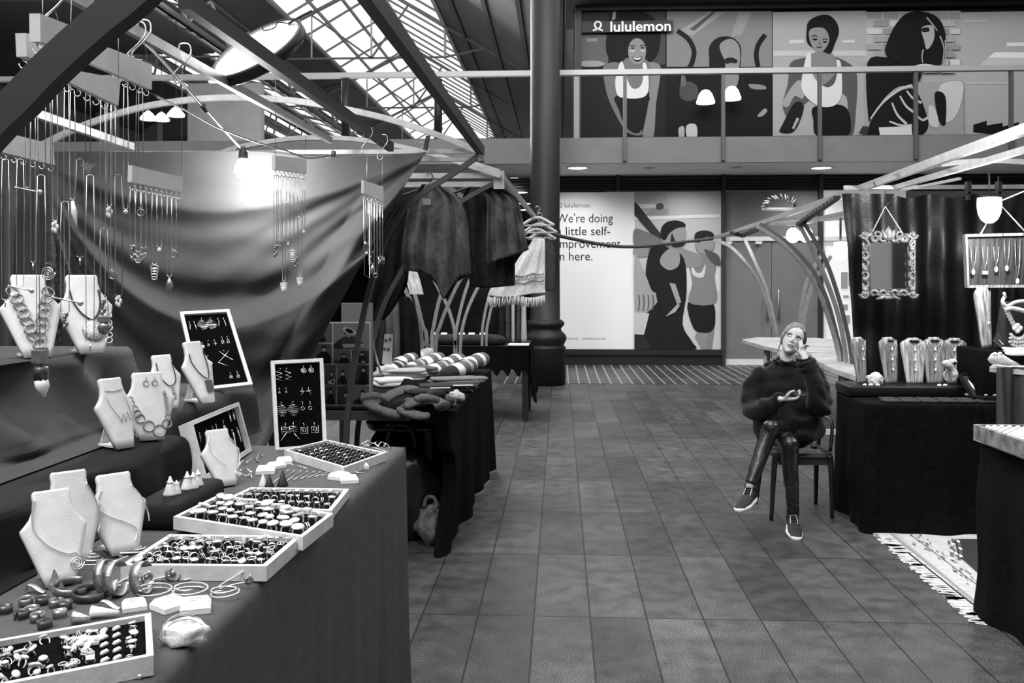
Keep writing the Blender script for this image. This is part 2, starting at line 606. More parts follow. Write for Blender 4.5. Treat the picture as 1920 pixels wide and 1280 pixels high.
# ---------------------------------------------------------------- shopfront, ground floor
BLK = mat('black shop frame', 0.012, 0.5)
def xf(u): return P(u, 400, YF).x
def zf(v): return P(1200, v, YF).z
mb = MB()
mb.box2((xf(1030), YF - 0.1, 0), (xf(1352), YF + 0.2, zf(655)))
mb.box2((xf(1030), YF - 0.16, zf(664)), (xf(1352), YF + 0.2, zf(655)))
mb.box2((xf(1030), YF + 0.02, zf(358)), (10, YF + 0.3, 3.57))
struct(mb, 'wall_shopfront', BLK)
mb = MB()
for k in range(5):
    v = 332 + k * 5.2
    mb.box((5.2, YF + 0.0, zf(v + 2.5)), (12.4, 0.07, 0.012), Matrix.Rotation(0.6, 3, 'X'))
struct(mb, 'trim_louvres', mat('dark louvre', 0.06, 0.5))
mb = MB()
for a, b, v0, v1 in ((1352, 1358, 328, 683), (1533, 1540, 328, 683), (1155, 1161, 328, 358), (1703, 1709, 328, 358)):
    mb.box2((xf(a), YF - 0.14, zf(v1)), (xf(b), YF + 0.05, zf(v0)))
struct(mb, 'trim_mullions', mat('dark mullion', 0.03, 0.5))

# door with its two long handles
DOORM = mat('grey laminate door', 0.17, 0.55, 0, 0.08, 3)
t = thing('door_1', 'tall grey double door with two long vertical pull handles', 'door', (xf(1446), YF, 0))
t['kind'] = 'structure'
for a, b in ((1359, 1446), (1447, 1533)):
    sub(MB().box2((xf(a), YF, zf(673)), (xf(b), YF + 0.05, zf(452))), 'leaf', DOORM, t)
sub(MB().box2((xf(1359), YF, zf(444)), (xf(1533), YF + 0.05, zf(360))), 'transom_panel', DOORM, t)
sub(MB().box2((xf(1352), YF - 0.03, zf(452)), (xf(1600), YF + 0.05, zf(444))), 'reflection_strip', mat('white reflection strip', 0.75, 0.5), t)  # white strip stands in for a reflection across the door
sub(MB().box2((xf(1359), YF - 0.02, zf(683)), (xf(1533), YF + 0.05, zf(672))), 'threshold', mat('white threshold', 0.7, 0.5), t)
for u in (1437, 1458):
    sub(MB().tube([(xf(u), YF - 0.08, zf(600)), (xf(u), YF - 0.08, zf(542))], 0.02, 8).box2((xf(u) - .012, YF - 0.08, zf(590)), (xf(u) + .012, YF, zf(588))).box2((xf(u) - .012, YF - 0.08, zf(554)), (xf(u) + .012, YF, zf(552))), 'handle', mat('brushed pull handle', 0.3, 0.35, 0.6), t)
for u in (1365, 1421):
    sub(MB().box2((xf(u - 6), YF - 0.10, zf(458)), (xf(u + 6), YF - 0.03, zf(453))), 'reflection_patch', mat('white reflection patch', 0.7, 0.5), t)  # small white blocks stand in for light rectangles below the reflected strip

# lit white shop wall right of the door, seen beside the black drape
t = thing('window_1', 'bright white shop window wall with pale grey notices', 'window', (xf(1570), YF, 0))
t['kind'] = 'structure'
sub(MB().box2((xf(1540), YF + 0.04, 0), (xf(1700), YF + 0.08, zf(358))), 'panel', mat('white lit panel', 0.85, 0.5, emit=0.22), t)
for (u0, v0, u1, v1) in ((1578, 510, 1590, 540), (1582, 553, 1592, 557), (1580, 570, 1590, 580), (1586, 590, 1594, 605), (1592, 512, 1600, 535)):
    sub(MB().box2((xf(u0), YF + 0.02, zf(v1)), (xf(u1), YF + 0.04, zf(v0))), 'notice', mat('grey notice', 0.35, 0.6), t)

# recessed downlights in the soffit
LAMPW = mat('lit lamp glass', 0.9, 0.5, emit=9)
RIM = mat('white lamp trim', 0.7, 0.4)
dl = None
spots = [(1083, 314, 'first lit round downlight right of the big column', 1), (1218, 314, 'dim round downlight between two lit ones in the soffit', 0), (1540, 314, 'lit round downlight in the soffit above the grey door', 1), (1380, 313, 'dark round vent disc in the white soffit', 0)]
for u, v, lab, on in spots:
    p = PZ(u, v, 3.57)
    t = thing('ceiling_downlight', lab, 'downlight', p, 'downlights in the walkway soffit')
    r = 0.17 if on else 0.09
    sub(MB().lathe([(r * 1.15, 0), (r * 1.15, -0.012), (r, -0.014), (r, 0)], p, 20), 'trim_ring', RIM, t)
    sub(MB().lathe([(r, -0.003), (r, -0.008)], p, 20), 'lens', LAMPW if on else mat('unlit lens', 0.35 if u < 1300 else 0.03, 0.4), t)
for k, (u, v) in enumerate(((965, 334), (973, 360), (981, 381), (985, 393))):
    p = PZ(u, v, 3.57)
    t = thing('ceiling_downlight', 'lit downlight left of the big column, %s of the row going back' % ('nearest', 'second', 'third', 'last')[k], 'downlight', p, 'downlights in the passage')
    sub(MB().lathe([(.22, 0), (.22, -0.012), (.19, -0.014), (.19, 0)], p, 20), 'trim_ring', RIM, t)
    sub(MB().lathe([(.19, -0.003), (.19, -0.008)], p, 20), 'lens', LAMPW, t)
for u, e in ((1083, 110), (1540, 100), (1300, 80)):
    p = PZ(u, 314, 3.57)
    lamp('downlight_spot', 'SPOT', p + Vector((0, 0.25, -0.05)), e, 0.12, (p.x, YF - 0.2, 0.4), angle=2.3, blend=0.9)

# ---------------------------------------------------------------- printed sheets on the shopfront
def sheet(name, label, u0, v0, u1, v1, Y, ground, cat='poster', group=None):
    a, b = P(u0, v1, Y), P(u1, v0, Y)
    t = thing(name, label, cat, ((a.x + b.x) / 2, Y, a.z), group)
    sub(MB().box2((a.x, Y, a.z), (b.x, Y + 0.03, b.z)), 'board', grey(ground), t)
    return t, Print(lambda u, v, k: P(u, v, Y - 0.003 - k * 0.0013))

t, pr = sheet('shop_poster', 'white wall poster with black lettering right of the big column', 1036, 360, 1189.5, 654, YF - 0.03, 0.95)
INK = mat('black ink', 0.012, 0.6)
def sign(txt, u, v, w, size_px, Y, m, parent, **k):
    """lettering whose baseline starts at pixel u, v and runs w pixels wide on the plane Y"""
    p = P(u, v, Y)
    s = Y / F
    words = txt.split(' ')
    if len(words) == 1:
        return text(txt, size_px * s, Matrix.Translation(p) @ UPR, m, parent, width=w * s, **k)
    def xmax(q):
        me = text_mesh(q, size_px * s, 'measure')
        x = max(v_.co.x for v_ in me.vertices)
        bpy.data.meshes.remove(me)
        return x
    kx = w * s / xmax(txt)
    hx = xmax('H')
    for i, wd in enumerate(words):
        adv = (xmax(' '.join(words[:i]) + ' H') - hx) if i else 0.0
        text(wd, size_px * s, Matrix.Translation(p + Vector((adv * kx, 0, 0))) @ UPR @ Matrix.Diagonal((kx, 1, 1, 1)), m, parent, **k)
Yt = YF - 0.034
sign("We're doing", 1043.5, 417, 105, 23.5, Yt, INK, t)
sign("a little self-", 1043.5, 441, 100, 23.5, Yt, INK, t)
sign("improvement", 1043.5, 464.5, 118.5, 23.5, Yt, INK, t)
sign("in here.", 1043.5, 488, 67, 23.5, Yt, INK, t)
sign("\u03a9 lululemon", 1045, 389, 60.5, 12.5, Yt, mat('grey ink', 0.12, 0.6), t)
GI = mat('pale grey ink', 0.3, 0.6)
sign("@lululemonuk", 1052, 636, 32, 6.5, Yt, GI, t)
sign("lululemon.co.uk", 1092, 636, 43, 6.5, Yt, GI, t)

t, pr = sheet('shop_poster', 'poster of two men exercising with weights, beside the white poster', 1190, 360, 1352, 654, YF - 0.03, 0.72)
def a7(l): return [(960 + x / 4, 320 + y / 4) for x, y in l]
pr.poly(a7([(918, 158), (1150, 158), (1195, 340), (918, 350)]), 0.62, False)
pr.poly(a7([(1150, 158), (1556, 158), (1556, 330), (1195, 340)]), 0.66, False)
pr.poly(a7([(918, 345), (1556, 325), (1556, 350), (918, 370)]), 0.86, False)
pr.poly(a7([(930, 250), (1080, 250), (1085, 275), (940, 285)]), 0.86, False)
pr.poly(a7([(1040, 290), (1170, 285), (1175, 330), (1000, 335)]), 0.5, False)
pr.poly(a7([(1085, 250), (1130, 245), (1135, 285), (1085, 290)]), 0.3)
pr.poly(a7([(1280, 700), (1560, 700), (1560, 1340), (1280, 1340)]), 0.82, False)
pr.poly(a7([(1290, 900), (1560, 900), (1560, 1340), (1290, 1340)]), 0.76, False)
pr.poly(a7([(918, 230), (950, 260), (1130, 490), (1090, 530), (918, 330)]), 0.2, False)
pr.poly(a7([(918, 440), (1000, 455), (1110, 510), (1160, 580), (1130, 605), (1000, 580), (918, 570)]), 0.36)
pr.poly(a7([(918, 575), (1010, 580), (1040, 620), (1000, 645), (918, 640)]), 0.45)
# second man (behind)
pr.poly(a7([(1395, 1180), (1370, 1250), (1420, 1340), (1470, 1340), (1490, 1180)]), 0.45, False)
pr.poly(a7([(1480, 1180), (1520, 1180), (1500, 1340), (1450, 1340)]), 0.4, False)
pr.poly(a7([(1320, 985), (1500, 985), (1525, 1130), (1500, 1200), (1440, 1215), (1360, 1180)]), 0.14)
pr.poly(a7([(1300, 600), (1400, 640), (1460, 620), (1530, 700), (1520, 800), (1530, 990), (1330, 990), (1350, 850), (1330, 730)]), 0.40)
pr.oval(960 + 1445 / 4, 320 + 540 / 4, 19, 22, 0.5)
pr.poly(a7([(1370, 520), (1375, 470), (1430, 447), (1500, 460), (1515, 500), (1450, 500), (1400, 540)]), 0.16)
pr.poly(a7([(1350, 700), (1380, 760), (1420, 760), (1450, 700), (1440, 790), (1390, 800), (1350, 770)]), 0.8)
pr.poly(a7([(1440, 590), (1530, 620), (1560, 660), (1560, 710), (1500, 690)]), 0.3)
# first man
pr.poly(a7([(1180, 560), (1330, 600), (1420, 640), (1410, 720), (1330, 720), (1250, 700)]), 0.46)
pr.poly(a7([(1050, 560), (1180, 580), (1290, 660), (1310, 900), (1280, 1150), (1350, 1280), (1360, 1340), (1000, 1340), (990, 1150), (1040, 1000), (1000, 800)]), 0.13)
pr.poly(a7([(1120, 640), (1190, 580), (1255, 620), (1250, 710), (1180, 745), (1115, 700)]), 0.52)
pr.poly(a7([(1140, 460), (1180, 430), (1260, 400), (1305, 450), (1300, 530), (1240, 560), (1180, 560), (1130, 540)]), 0.48)
pr.poly(a7([(1120, 500), (1120, 430), (1160, 385), (1230, 372), (1290, 390), (1300, 420), (1240, 430), (1180, 470), (1150, 520)]), 0.12)
pr.poly(a7([(1200, 470), (1230, 530), (1290, 520), (1300, 545), (1240, 575), (1190, 555)]), 0.16)
pr.poly(a7([(918, 640), (960, 690), (1010, 800), (1050, 900), (1100, 920), (1105, 960), (1060, 1020), (1000, 1070), (930, 1070), (918, 1050)]), 0.56)
for xx in (950, 985, 1020, 1055):
    pr.stroke(a7([(xx, 930), (xx + 6, 990), (xx - 2, 1050)]), 2.2, 0.3)
pr.poly(a7([(918, 1060), (1030, 1070), (990, 1230), (918, 1225)]), 0.7, False)
pr.poly(a7([(1065, 830), (1180, 835), (1240, 1000), (1150, 1095), (1090, 980)]), 0.12, False)
pr.poly(a7([(1180, 840), (1225, 848), (1270, 985), (1240, 1005)]), 0.55, False)
pr.poly(a7([(1150, 1095), (1240, 1000), (1262, 1005), (1225, 1060)]), 0.6, False)
pr.poly(a7([(918, 1225), (1000, 1240), (1050, 1340), (918, 1340)]), 0.15, False)
pr.done('print', t)

# ---------------------------------------------------------------- upper floor: large portrait posters behind glass
YU = YF - 0.05
UPG = 'portrait posters along the upper walkway'
def a3(l): return [(960 + x / 4, y / 4) for x, y in l]
def a4(l): return [(1440 + x / 4, y / 4) for x, y in l]
# smiling woman
t, pr = sheet('shop_poster', 'upper poster of a smiling woman with big hair in a white top', 1089, 20, 1248, 259, YU, 0.13, 'poster', UPG)
pr.poly(a3([(520, 80), (730, 80), (720, 240), (520, 240)]), 0.2, False)
pr.poly(a3([(1000, 90), (1150, 85), (1150, 480), (1060, 500)]), 0.26, False)
pr.poly(a3([(520, 250), (730, 260), (720, 480), (520, 500)]), 0.34, False)
pr.poly(a3([(520, 460), (640, 455), (700, 480), (640, 500), (520, 495)]), 0.55)
pr.poly(a3([(560, 290), (640, 285), (640, 310), (560, 312)]), 0.45, False)
pr.poly(a3([(755, 90), (780, 85), (775, 160), (750, 150)]), 0.6, False)
pr.poly(a3([(720, 420), (705, 300), (740, 180), (830, 100), (950, 85), (1060, 130), (1110, 230), (1110, 340), (1070, 440), (960, 490), (820, 480)]), 0.05)
pr.poly(a3([(800, 470), (690, 490), (690, 600), (730, 760), (830, 950), (900, 1010), (980, 1000), (900, 860), (800, 700), (840, 560)]), 0.36)
pr.poly(a3([(1010, 470), (1110, 490), (1105, 620), (1080, 780), (1060, 1030), (980, 1030), (1010, 850), (1030, 700), (990, 560)]), 0.42)
pr.poly(a3([(850, 440), (1000, 440), (1040, 560), (1000, 720), (800, 720), (800, 560)]), 0.36)
pr.poly(a3([(780, 720), (1020, 720), (1010, 800), (960, 990), (860, 960), (800, 820)]), 0.08)
pr.poly(a3([(810, 470), (835, 480), (860, 580), (900, 660), (960, 650), (985, 570), (980, 480), (1005, 480), (1025, 600), (1015, 700), (960, 735), (850, 735), (790, 710), (775, 600)]), 0.88)
pr.oval(960 + 938 / 4, 385 / 4, 17, 25, 0.45)
pr.poly(a3([(880, 380), (905, 370), (925, 380), (905, 395)]), 0.62)
pr.poly(a3([(960, 375), (985, 370), (1000, 382), (980, 392)]), 0.62)
pr.stroke(a3([(885, 348), (905, 340), (925, 350)]), 1.5, 0.08)
pr.stroke(a3([(958, 348), (978, 338), (998, 346)]), 1.5, 0.08)
pr.oval(960 + 905 / 4, 360 / 4, 3, 1.4, 0.05)
pr.oval(960 + 978 / 4, 358 / 4, 3, 1.4, 0.05)
pr.poly(a3([(905, 425), (940, 435), (975, 422), (965, 450), (940, 460), (918, 450)]), 0.1)
pr.poly(a3([(912, 430), (940, 438), (970, 428), (960, 442), (940, 448), (920, 443)]), 0.9)
pr.done('print', t)
# man behind weight discs
t, pr = sheet('shop_poster', 'upper poster of a man looking down between two dark rings', 1248, 20, 1449, 259, YU, 0.09, 'poster', UPG)
pr.poly(a3([(1160, 85), (1950, 85), (1950, 500), (1160, 500)]), 0.40, False)
pr.poly(a3([(1250, 230), (1480, 90), (1600, 90), (1350, 270)]), 0.55, False)
pr.poly(a3([(1330, 220), (1500, 90), (1530, 90), (1370, 230)]), 0.3, False)
pr.poly(a3([(1700, 90), (1800, 90), (1720, 260), (1640, 280)]), 0.5, False)
pr.stroke(a3([(1240, 230), (1320, 290), (1365, 380), (1350, 470), (1320, 520)]), 9, 0.05)
pr.stroke(a3([(1900, 260), (1850, 330), (1832, 410), (1845, 500)]), 9, 0.05)
pr.poly(a3([(1160, 520), (1950, 520), (1950, 1030), (1160, 1030)]), 0.05, False)
pr.poly(a3([(1480, 440), (1480, 350), (1530, 290), (1600, 272), (1670, 290), (1715, 350), (1715, 440), (1690, 520), (1500, 520)]), 0.10)
pr.poly(a3([(1560, 330), (1640, 290), (1700, 340), (1710, 440), (1690, 560), (1640, 650), (1590, 600), (1600, 470), (1570, 400)]), 0.46)
pr.poly(a3([(1595, 445), (1640, 430), (1690, 450), (1680, 475), (1640, 470), (1610, 480)]), 0.12)
pr.poly(a3([(1580, 560), (1700, 560), (1660, 700), (1600, 690)]), 0.4)
pr.poly(a3([(1270, 620), (1330, 610), (1390, 650), (1390, 730), (1330, 760), (1270, 740), (1255, 680)]), 0.26)
pr.poly(a3([(1270, 570), (1300, 575), (1300, 640), (1270, 640)]), 0.35)
pr.poly(a3([(1780, 630), (1890, 640), (1900, 670), (1800, 665)]), 0.4)
pr.poly(a3([(1840, 870), (1890, 815), (1915, 830), (1880, 870)]), 0.5)
pr.poly(a3([(1250, 960), (1290, 950), (1290, 1030), (1255, 1030)]), 0.6)
pr.poly(a3([(1310, 940), (1380, 935), (1385, 1030), (1315, 1030)]), 0.72)
pr.done('print', t)
# woman looking down
t, pr = sheet('shop_poster', 'upper poster of a dark-haired woman looking down in a white crop top', 1449, 20, 1624, 259, YU, 0.60, 'poster', UPG)
pr.poly(a4([(40, 380), (740, 380), (740, 420), (40, 420)]), 0.7, False)
pr.poly(a4([(160, 300), (270, 295), (270, 325), (160, 328)]), 0.74, False)
pr.poly(a4([(560, 300), (650, 295), (650, 322), (560, 325)]), 0.74, False)
pr.poly(a4([(170, 470), (300, 430), (480, 420), (640, 500), (670, 620), (660, 820), (640, 1000), (590, 1010), (600, 850), (560, 700), (300, 760), (180, 900), (110, 800), (150, 620)]), 0.28)
pr.poly(a4([(230, 600), (280, 660), (260, 740), (200, 720), (150, 800), (110, 780), (150, 690)]), 0.55)
pr.poly(a4([(330, 400), (480, 400), (520, 520), (400, 640), (310, 520)]), 0.42)
pr.poly(a4([(345, 800), (560, 790), (620, 900), (590, 1020), (370, 1020), (340, 900)]), 0.05)
pr.poly(a4([(200, 770), (270, 800), (200, 980), (90, 990), (110, 930)]), 0.07)
pr.poly(a4([(180, 960), (215, 880), (235, 890), (195, 970)]), 0.6, False)
pr.poly(a4([(285, 430), (320, 400), (325, 520), (360, 600), (440, 655), (500, 620), (520, 520), (515, 450), (545, 470), (555, 600), (550, 720), (500, 790), (400, 800), (300, 740), (250, 640)]), 0.84)
pr.poly(a4([(290, 220), (305, 160), (370, 120), (450, 112), (510, 160), (532, 240), (500, 330), (470, 400), (420, 390), (300, 330)]), 0.05)
pr.poly(a4([(310, 230), (370, 205), (430, 220), (460, 290), (440, 350), (400, 390), (350, 370), (315, 310)]), 0.46)
pr.poly(a4([(332, 294), (350, 287), (372, 296), (352, 304)]), 0.06)
pr.poly(a4([(408, 316), (426, 308), (446, 316), (427, 322)]), 0.06)
pr.stroke(a4([(365, 350), (385, 356), (405, 350)]), 2, 0.15)
pr.stroke(a4([(326, 274), (346, 266), (372, 276)]), 1.6, 0.1)
pr.stroke(a4([(408, 298), (428, 290), (448, 300)]), 1.6, 0.1)
pr.stroke(a4([(392, 300), (384, 326), (396, 332)]), 1.2, 0.25)
pr.done('print', t)
# woman at brick wall
t, pr = sheet('shop_poster', 'upper poster of a long-haired woman bending in front of pale bricks', 1624, 20, 1801, 260, YU, 0.62, 'poster', UPG)
rb = random.Random(4)
for r_ in range(8):
    for c_ in range(6):
        x0 = 740 + c_ * 125 + (r_ % 2) * 50; y0 = 95 + r_ * 58
        if x0 < 1400:
            pr.poly(a4([(x0, y0), (min(x0 + 112, 1440), y0 + rb.uniform(-4, 6)), (min(x0 + 112, 1440), y0 + 44), (x0 + 4, y0 + 46)]), rb.uniform(0.45, 0.8), False)
pr.poly(a4([(750, 640), (1460, 600), (1470, 1030), (750, 1030)]), 0.55, False)
pr.poly(a4([(745, 470), (900, 430), (1120, 470), (1150, 560), (1100, 640), (980, 650), (870, 740), (780, 880), (752, 880)]), 0.06)
pr.poly(a4([(755, 960), (800, 850), (900, 740), (1020, 670), (1110, 680), (1180, 830), (1200, 960), (1100, 1030), (780, 1030)]), 0.1)
for k, q in enumerate(([(770, 890), (860, 770), (990, 670), (1080, 640)], [(930, 770), (970, 860), (1040, 930)], [(990, 720), (1040, 800), (1110, 850)], [(1040, 680), (1090, 740), (1150, 770)], [(910, 910), (1000, 940), (1080, 940)], [(1120, 870), (1160, 900), (1200, 880)])):
    pr.stroke(a4(q), (3, 5), 0.72)
pr.poly(a4([(1290, 640), (1440, 610), (1465, 690), (1420, 850), (1340, 920), (1300, 800)]), 0.74)
pr.poly(a4([(1250, 700), (1330, 720), (1330, 930), (1280, 900)]), 0.1)
pr.poly(a4([(1210, 790), (1260, 830), (1280, 950), (1210, 930)]), 0.75)
pr.poly(a4([(880, 400), (900, 300), (960, 180), (1040, 100), (1150, 85), (1260, 120), (1320, 210), (1330, 330), (1300, 480), (1210, 520), (1100, 500), (960, 470)]), 0.05)
pr.poly(a4([(1150, 210), (1230, 190), (1250, 260), (1230, 330), (1190, 370), (1170, 300)]), 0.6)
pr.poly(a4([(1150, 215), (1200, 205), (1210, 235), (1160, 240)]), 0.12)
for k, q in enumerate(([(1190, 130), (1240, 190), (1270, 230)], [(1290, 270), (1320, 360), (1310, 470)], [(1330, 300), (1335, 400), (1325, 480)], [(1165, 370), (1155, 420), (1160, 470)])):
    pr.stroke(a4(q), (3, 2), 0.55)
pr.poly(a4([(1110, 490), (1200, 480), (1330, 515), (1300, 535), (1120, 525)]), 0.75)
pr.poly(a4([(830, 955), (1075, 945), (1085, 1030), (845, 1040)]), 0.82, False)
pr.poly(a4([(680, 1000), (710, 945), (765, 950), (740, 1010)]), 0.2, False)
pr.done('print', t)
# pale panel
t, pr = sheet('shop_poster', 'pale grey upper poster with a white slanted bar and no figure', 1801, 20, 2000, 260, YU, 0.62, 'poster', UPG)
pr.poly(a4([(1460, 150), (1640, 150), (1640, 165), (1460, 165)]), 0.72, False)
pr.poly(a4([(1790, 320), (1960, 315), (1960, 345), (1790, 348)]), 0.92, False)
pr.poly(a4([(1700, 392), (2000, 392), (2000, 438), (1650, 430)]), 0.95, False)
pr.poly(a4([(1650, 430), (2000, 438), (2000, 520), (1560, 520)]), 0.74, False)
pr.poly(a4([(1480, 615), (1800, 615), (1800, 630), (1480, 630)]), 0.7, False)
pr.poly(a4([(1540, 935), (1640, 905), (1640, 940), (1760, 920), (1760, 950), (1880, 915), (1880, 1030), (1540, 990)]), 0.08, False)
pr.done('print', t)

# dark band behind the upper shop sign with its white logo lettering, mounted on the smiling poster's glass
t = thing('shop_sign', 'white shop name with a round logo in front of the smiling woman poster', 'sign', P(1183, 50, YU - 0.12))
WH = mat('white lettering', 0.9, 0.5, emit=0.25)
Ys = YU - 0.10
a, b = P(1091, 61, Ys), P(1262, 38, Ys)
sub(MB().box2((a.x, Ys, a.z), (b.x, Ys + 0.02, b.z)), 'backing', mat('black sign backing', 0.008, 0.5), t)
sign('lululemon', 1143, 59, 112, 27, Ys - 0.004, WH, t, offset=0.004)
sg = [(0, 1.0), (3.2, -1.3), (6.2, -1.6), (6.6, -4), (3.5, -8), (3.2, -12.5), (6, -15.6), (9, -16.4), (12, -15.6), (14.8, -12.5), (14.5, -8), (11.4, -4), (11.8, -1.6), (14.8, -1.3), (18, 1.0)]
sub(MB().tube([P(1112 + x, 57 + y, Ys - 0.006) for x, y in spline([Vector((a, b, 0)) for a, b in sg], 4) for x, y in [(x.x, x.y)]] if False else [P(1112 + q.x, 57 + q.y, Ys - 0.006) for q in spline([Vector((a_, b_, 0)) for a_, b_ in sg], 4)], 0.017, 6), 'logo', WH, t)

# frame of the upper shopfront
mb = MB()
mb.box2((P(1078, 0, YU).x, YU - 0.1, 3.99), (P(1090, 0, YU).x, YU + 0.1, 6.74))
mb.box2((P(1078, 0, YU).x, YU - 0.12, 3.99), (10, YU + 0.1, P(1200, 258.5, YU).z))
mb.box2((P(1078, 0, YU).x, YU - 0.12, P(1200, 21, YU).z), (10, YU + 0.1, 6.76))
struct(mb, 'trim_upper_frame', BLK)
struct(MB().box2((P(1076, 0, YU).x, YU - 0.2, 3.99), (P(1086, 0, YU).x, YU - 0.1, P(1080, 141, YU).z)), 'trim_upper_post', mat('pale post', 0.3, 0.6))
struct(MB().box2((P(1090, 0, YU).x, YU - 0.165, P(1200, 258, YU).z), (10, YU - 0.16, P(1200, 21, YU).z)), 'window_2', glass_mat('shop glass', 0.0, 0.95))
struct(MB().box2((P(1070, 0, YU).x + 0.05, YF + 0.1, 3.99), (10, YF + 0.4, 6.8)), 'wall_upper', mat('dark wall behind posters', 0.02, 0.8))

# two glowing bell shapes on short brackets in front of the portrait posters
for u, v, lab in ((1323, 181, 'glowing bell shape left of the handrail post'), (1372, 174, 'softer glowing bell shape right of the handrail post')):
    p = P(u, v, YU - 0.35)
    s = p.y / F
    t = thing('bell_shape', lab, 'lamp', p, 'bell shapes at the upper posters')
    sub(MB().lathe([(17 * s, -13 * s), (17.5 * s, -10 * s), (15 * s, -3 * s), (12 * s, 5 * s), (7 * s, 11 * s), (1.5 * s, 13 * s)], p, 20), 'shade', mat('glowing bell body', 0.8, 0.5, emit=1.1), t)
    sub(MB().tube([p + Vector((0, 0, 13 * s)), p + Vector((0, 0.12, 16 * s)), p + Vector((0, 0.4, 16 * s))], 0.008, 6), 'bracket', BLK, t)

# ---------------------------------------------------------------- glazed roof of the market hall
def rx(r, z): return r * z            # ratio of sideways offset to height above the eye
STRUC = mat('grey roof steel', 0.16, 0.6, 0, 0.2, 1)
GLAZ = glass_mat('roof glazing', 0.03, 1.0)
DARKROOF = mat('dark roof boarding', 0.035, 0.8, 0, 0.25, 0.8)
Y0, Y1 = 17.9, 52
strips = [((-0.45, 7.6), (-0.62, 8.8)), ((-0.66, 8.9), (-1.03, 7.7)), ((-1.32, 7.2), (-1.56, 8.0)), ((-1.70, 8.0), (-1.97, 7.0))]
n = 1
for k, ((ra, za), (rb_, zb)) in enumerate(strips):
    a = Vector((rx(ra, za), 0, za + EYE)); b = Vector((rx(rb_, zb), 0, zb + EYE))
    mb = MB().add([(a.x, Y0, a.z), (a.x, Y1, a.z), (b.x, Y1, b.z), (b.x, Y0, b.z)], [(0, 1, 2, 3)])
    struct(mb, 'window_%d' % (k + 3), GLAZ)
    mb = MB()
    step = 1.2 if k in (0,) else 2.2
    y = Y0
    while y < Y1:
        mb.bar([Vector((a.x, y, a.z - 0.03)), Vector((b.x, y, b.z - 0.03))], 0.05 if k else 0.035, 0.06, (0, 0, 1))
        y += step
    for q in ((0, 1) if k == 0 else (0, 0.33, 0.67, 1)):
        p = a.lerp(b, q)
        mb.bar([Vector((p.x, Y0, p.z - 0.05)), Vector((p.x, Y1, p.z - 0.05))], 0.10 if q in (0, 1) else 0.05, 0.1)
    struct(mb, 'trim_glazing_bars_%d' % (k + 1), STRUC)
def roofpanel(r1, z1, r2, z2, name, m):
    a = (rx(r1, z1), z1 + EYE); b = (rx(r2, z2), z2 + EYE)
    mb = MB()
    mb.add([(a[0], Y0, a[1]), (a[0], Y1, a[1]), (b[0], Y1, b[1]), (b[0], Y0, b[1])], [(0, 1, 2, 3)])
    struct(mb, name, m)
roofpanel(-0.45, 7.6, 0.12, 5.15, 'roof_right_slope', DARKROOF)
roofpanel(-0.62, 8.8, -0.66, 8.9, 'roof_ridge', DARKROOF)
roofpanel(-1.03, 7.7, -1.32, 7.2, 'roof_valley', DARKROOF)
roofpanel(-1.56, 8.0, -1.70, 8.0, 'roof_left_ridge', DARKROOF)
roofpanel(-1.97, 7.0, -2.9, 5.6, 'roof_left_slope', DARKROOF)
# purlins and seams on the dark right slope
mb = MB()
for q in (0.15, 0.4, 0.62, 0.85):
    r_, z_ = -0.45 + 0.57 * q, 7.6 - 2.45 * q
    mb.bar([Vector((-3.42 + (0.618 + 3.42) * q, Y0, 9.2 - 2.45 * q - 0.06)), Vector((-3.42 + 4.038 * q, Y1, 9.2 - 2.45 * q - 0.06))], 0.1, 0.12)
struct(mb, 'trim_purlins', mat('black purlin', 0.012, 0.7))
# trusses across the hall
TR = mat('painted truss steel', 0.10, 0.55)
LT = mat('light truss steel', 0.36, 0.5)
for k in range(4):
    y = 19.5 + k * 8.0
    mb = MB()
    def seg(x0, z0, x1, z1, w=0.07, m=0):
        mb.bar([Vector((x0, y, z0)), Vector((x1, y, z1))], w, w, (0, 1, 0), m)
    seg(-9.3, 8.2, -3.4, 8.2, 0.05)
    seg(-9.3, 8.6, -5.6, 10.45, 0.09)
    seg(-5.6, 10.45, -3.4, 9.1, 0.09)
    seg(-7.4, 9.5, -5.6, 8.2, 0.05)
    seg(-7.4, 9.5, -7.4, 8.2, 0.04, 1)
    seg(-5.6, 10.4, -5.6, 8.2, 0.05, 1)
    seg(-4.5, 9.75, -5.6, 8.2, 0.05)
    seg(-3.4, 9.1, -3.4, 8.2, 0.06, 1)
    seg(-3.4, 8.2, -2.2, 8.45, 0.05)
    seg(-3.4, 9.1, 0.4, 7.0, 0.07)
    seg(-15, 8.3, -9.3, 8.3, 0.05)
    seg(-14.0, 8.3, -13.6, 9.6, 0.05); seg(-13.6, 9.6, -9.6, 8.8, 0.07); seg(-12.0, 9.2, -11.0, 8.3, 0.05, 1); seg(-12.0, 9.2, -13.0, 8.3, 0.05, 1)
    struct(mb, 'roof_truss', [TR, LT])
# lattice girders running along the bays
for gx, z0, z1, w in ((-9.1, 7.9, 8.9, .09),):
    mb = MB()
    mb.bar([Vector((gx, Y0, z0)), Vector((gx, Y1, z0))], w, w)
    mb.bar([Vector((gx, Y0, z1)), Vector((gx, Y1, z1))], w, w)
    y = Y0
    k = 0
    while y < Y1 - 1:
        mb.bar([Vector((gx, y, z0 if k % 2 else z1)), Vector((gx, y + 1.5, z1 if k % 2 else z0))], w * .7, w * .7, (1, 0, 0), 1)
        y += 1.5; k += 1
    struct(mb, 'roof_girder', [TR, LT])
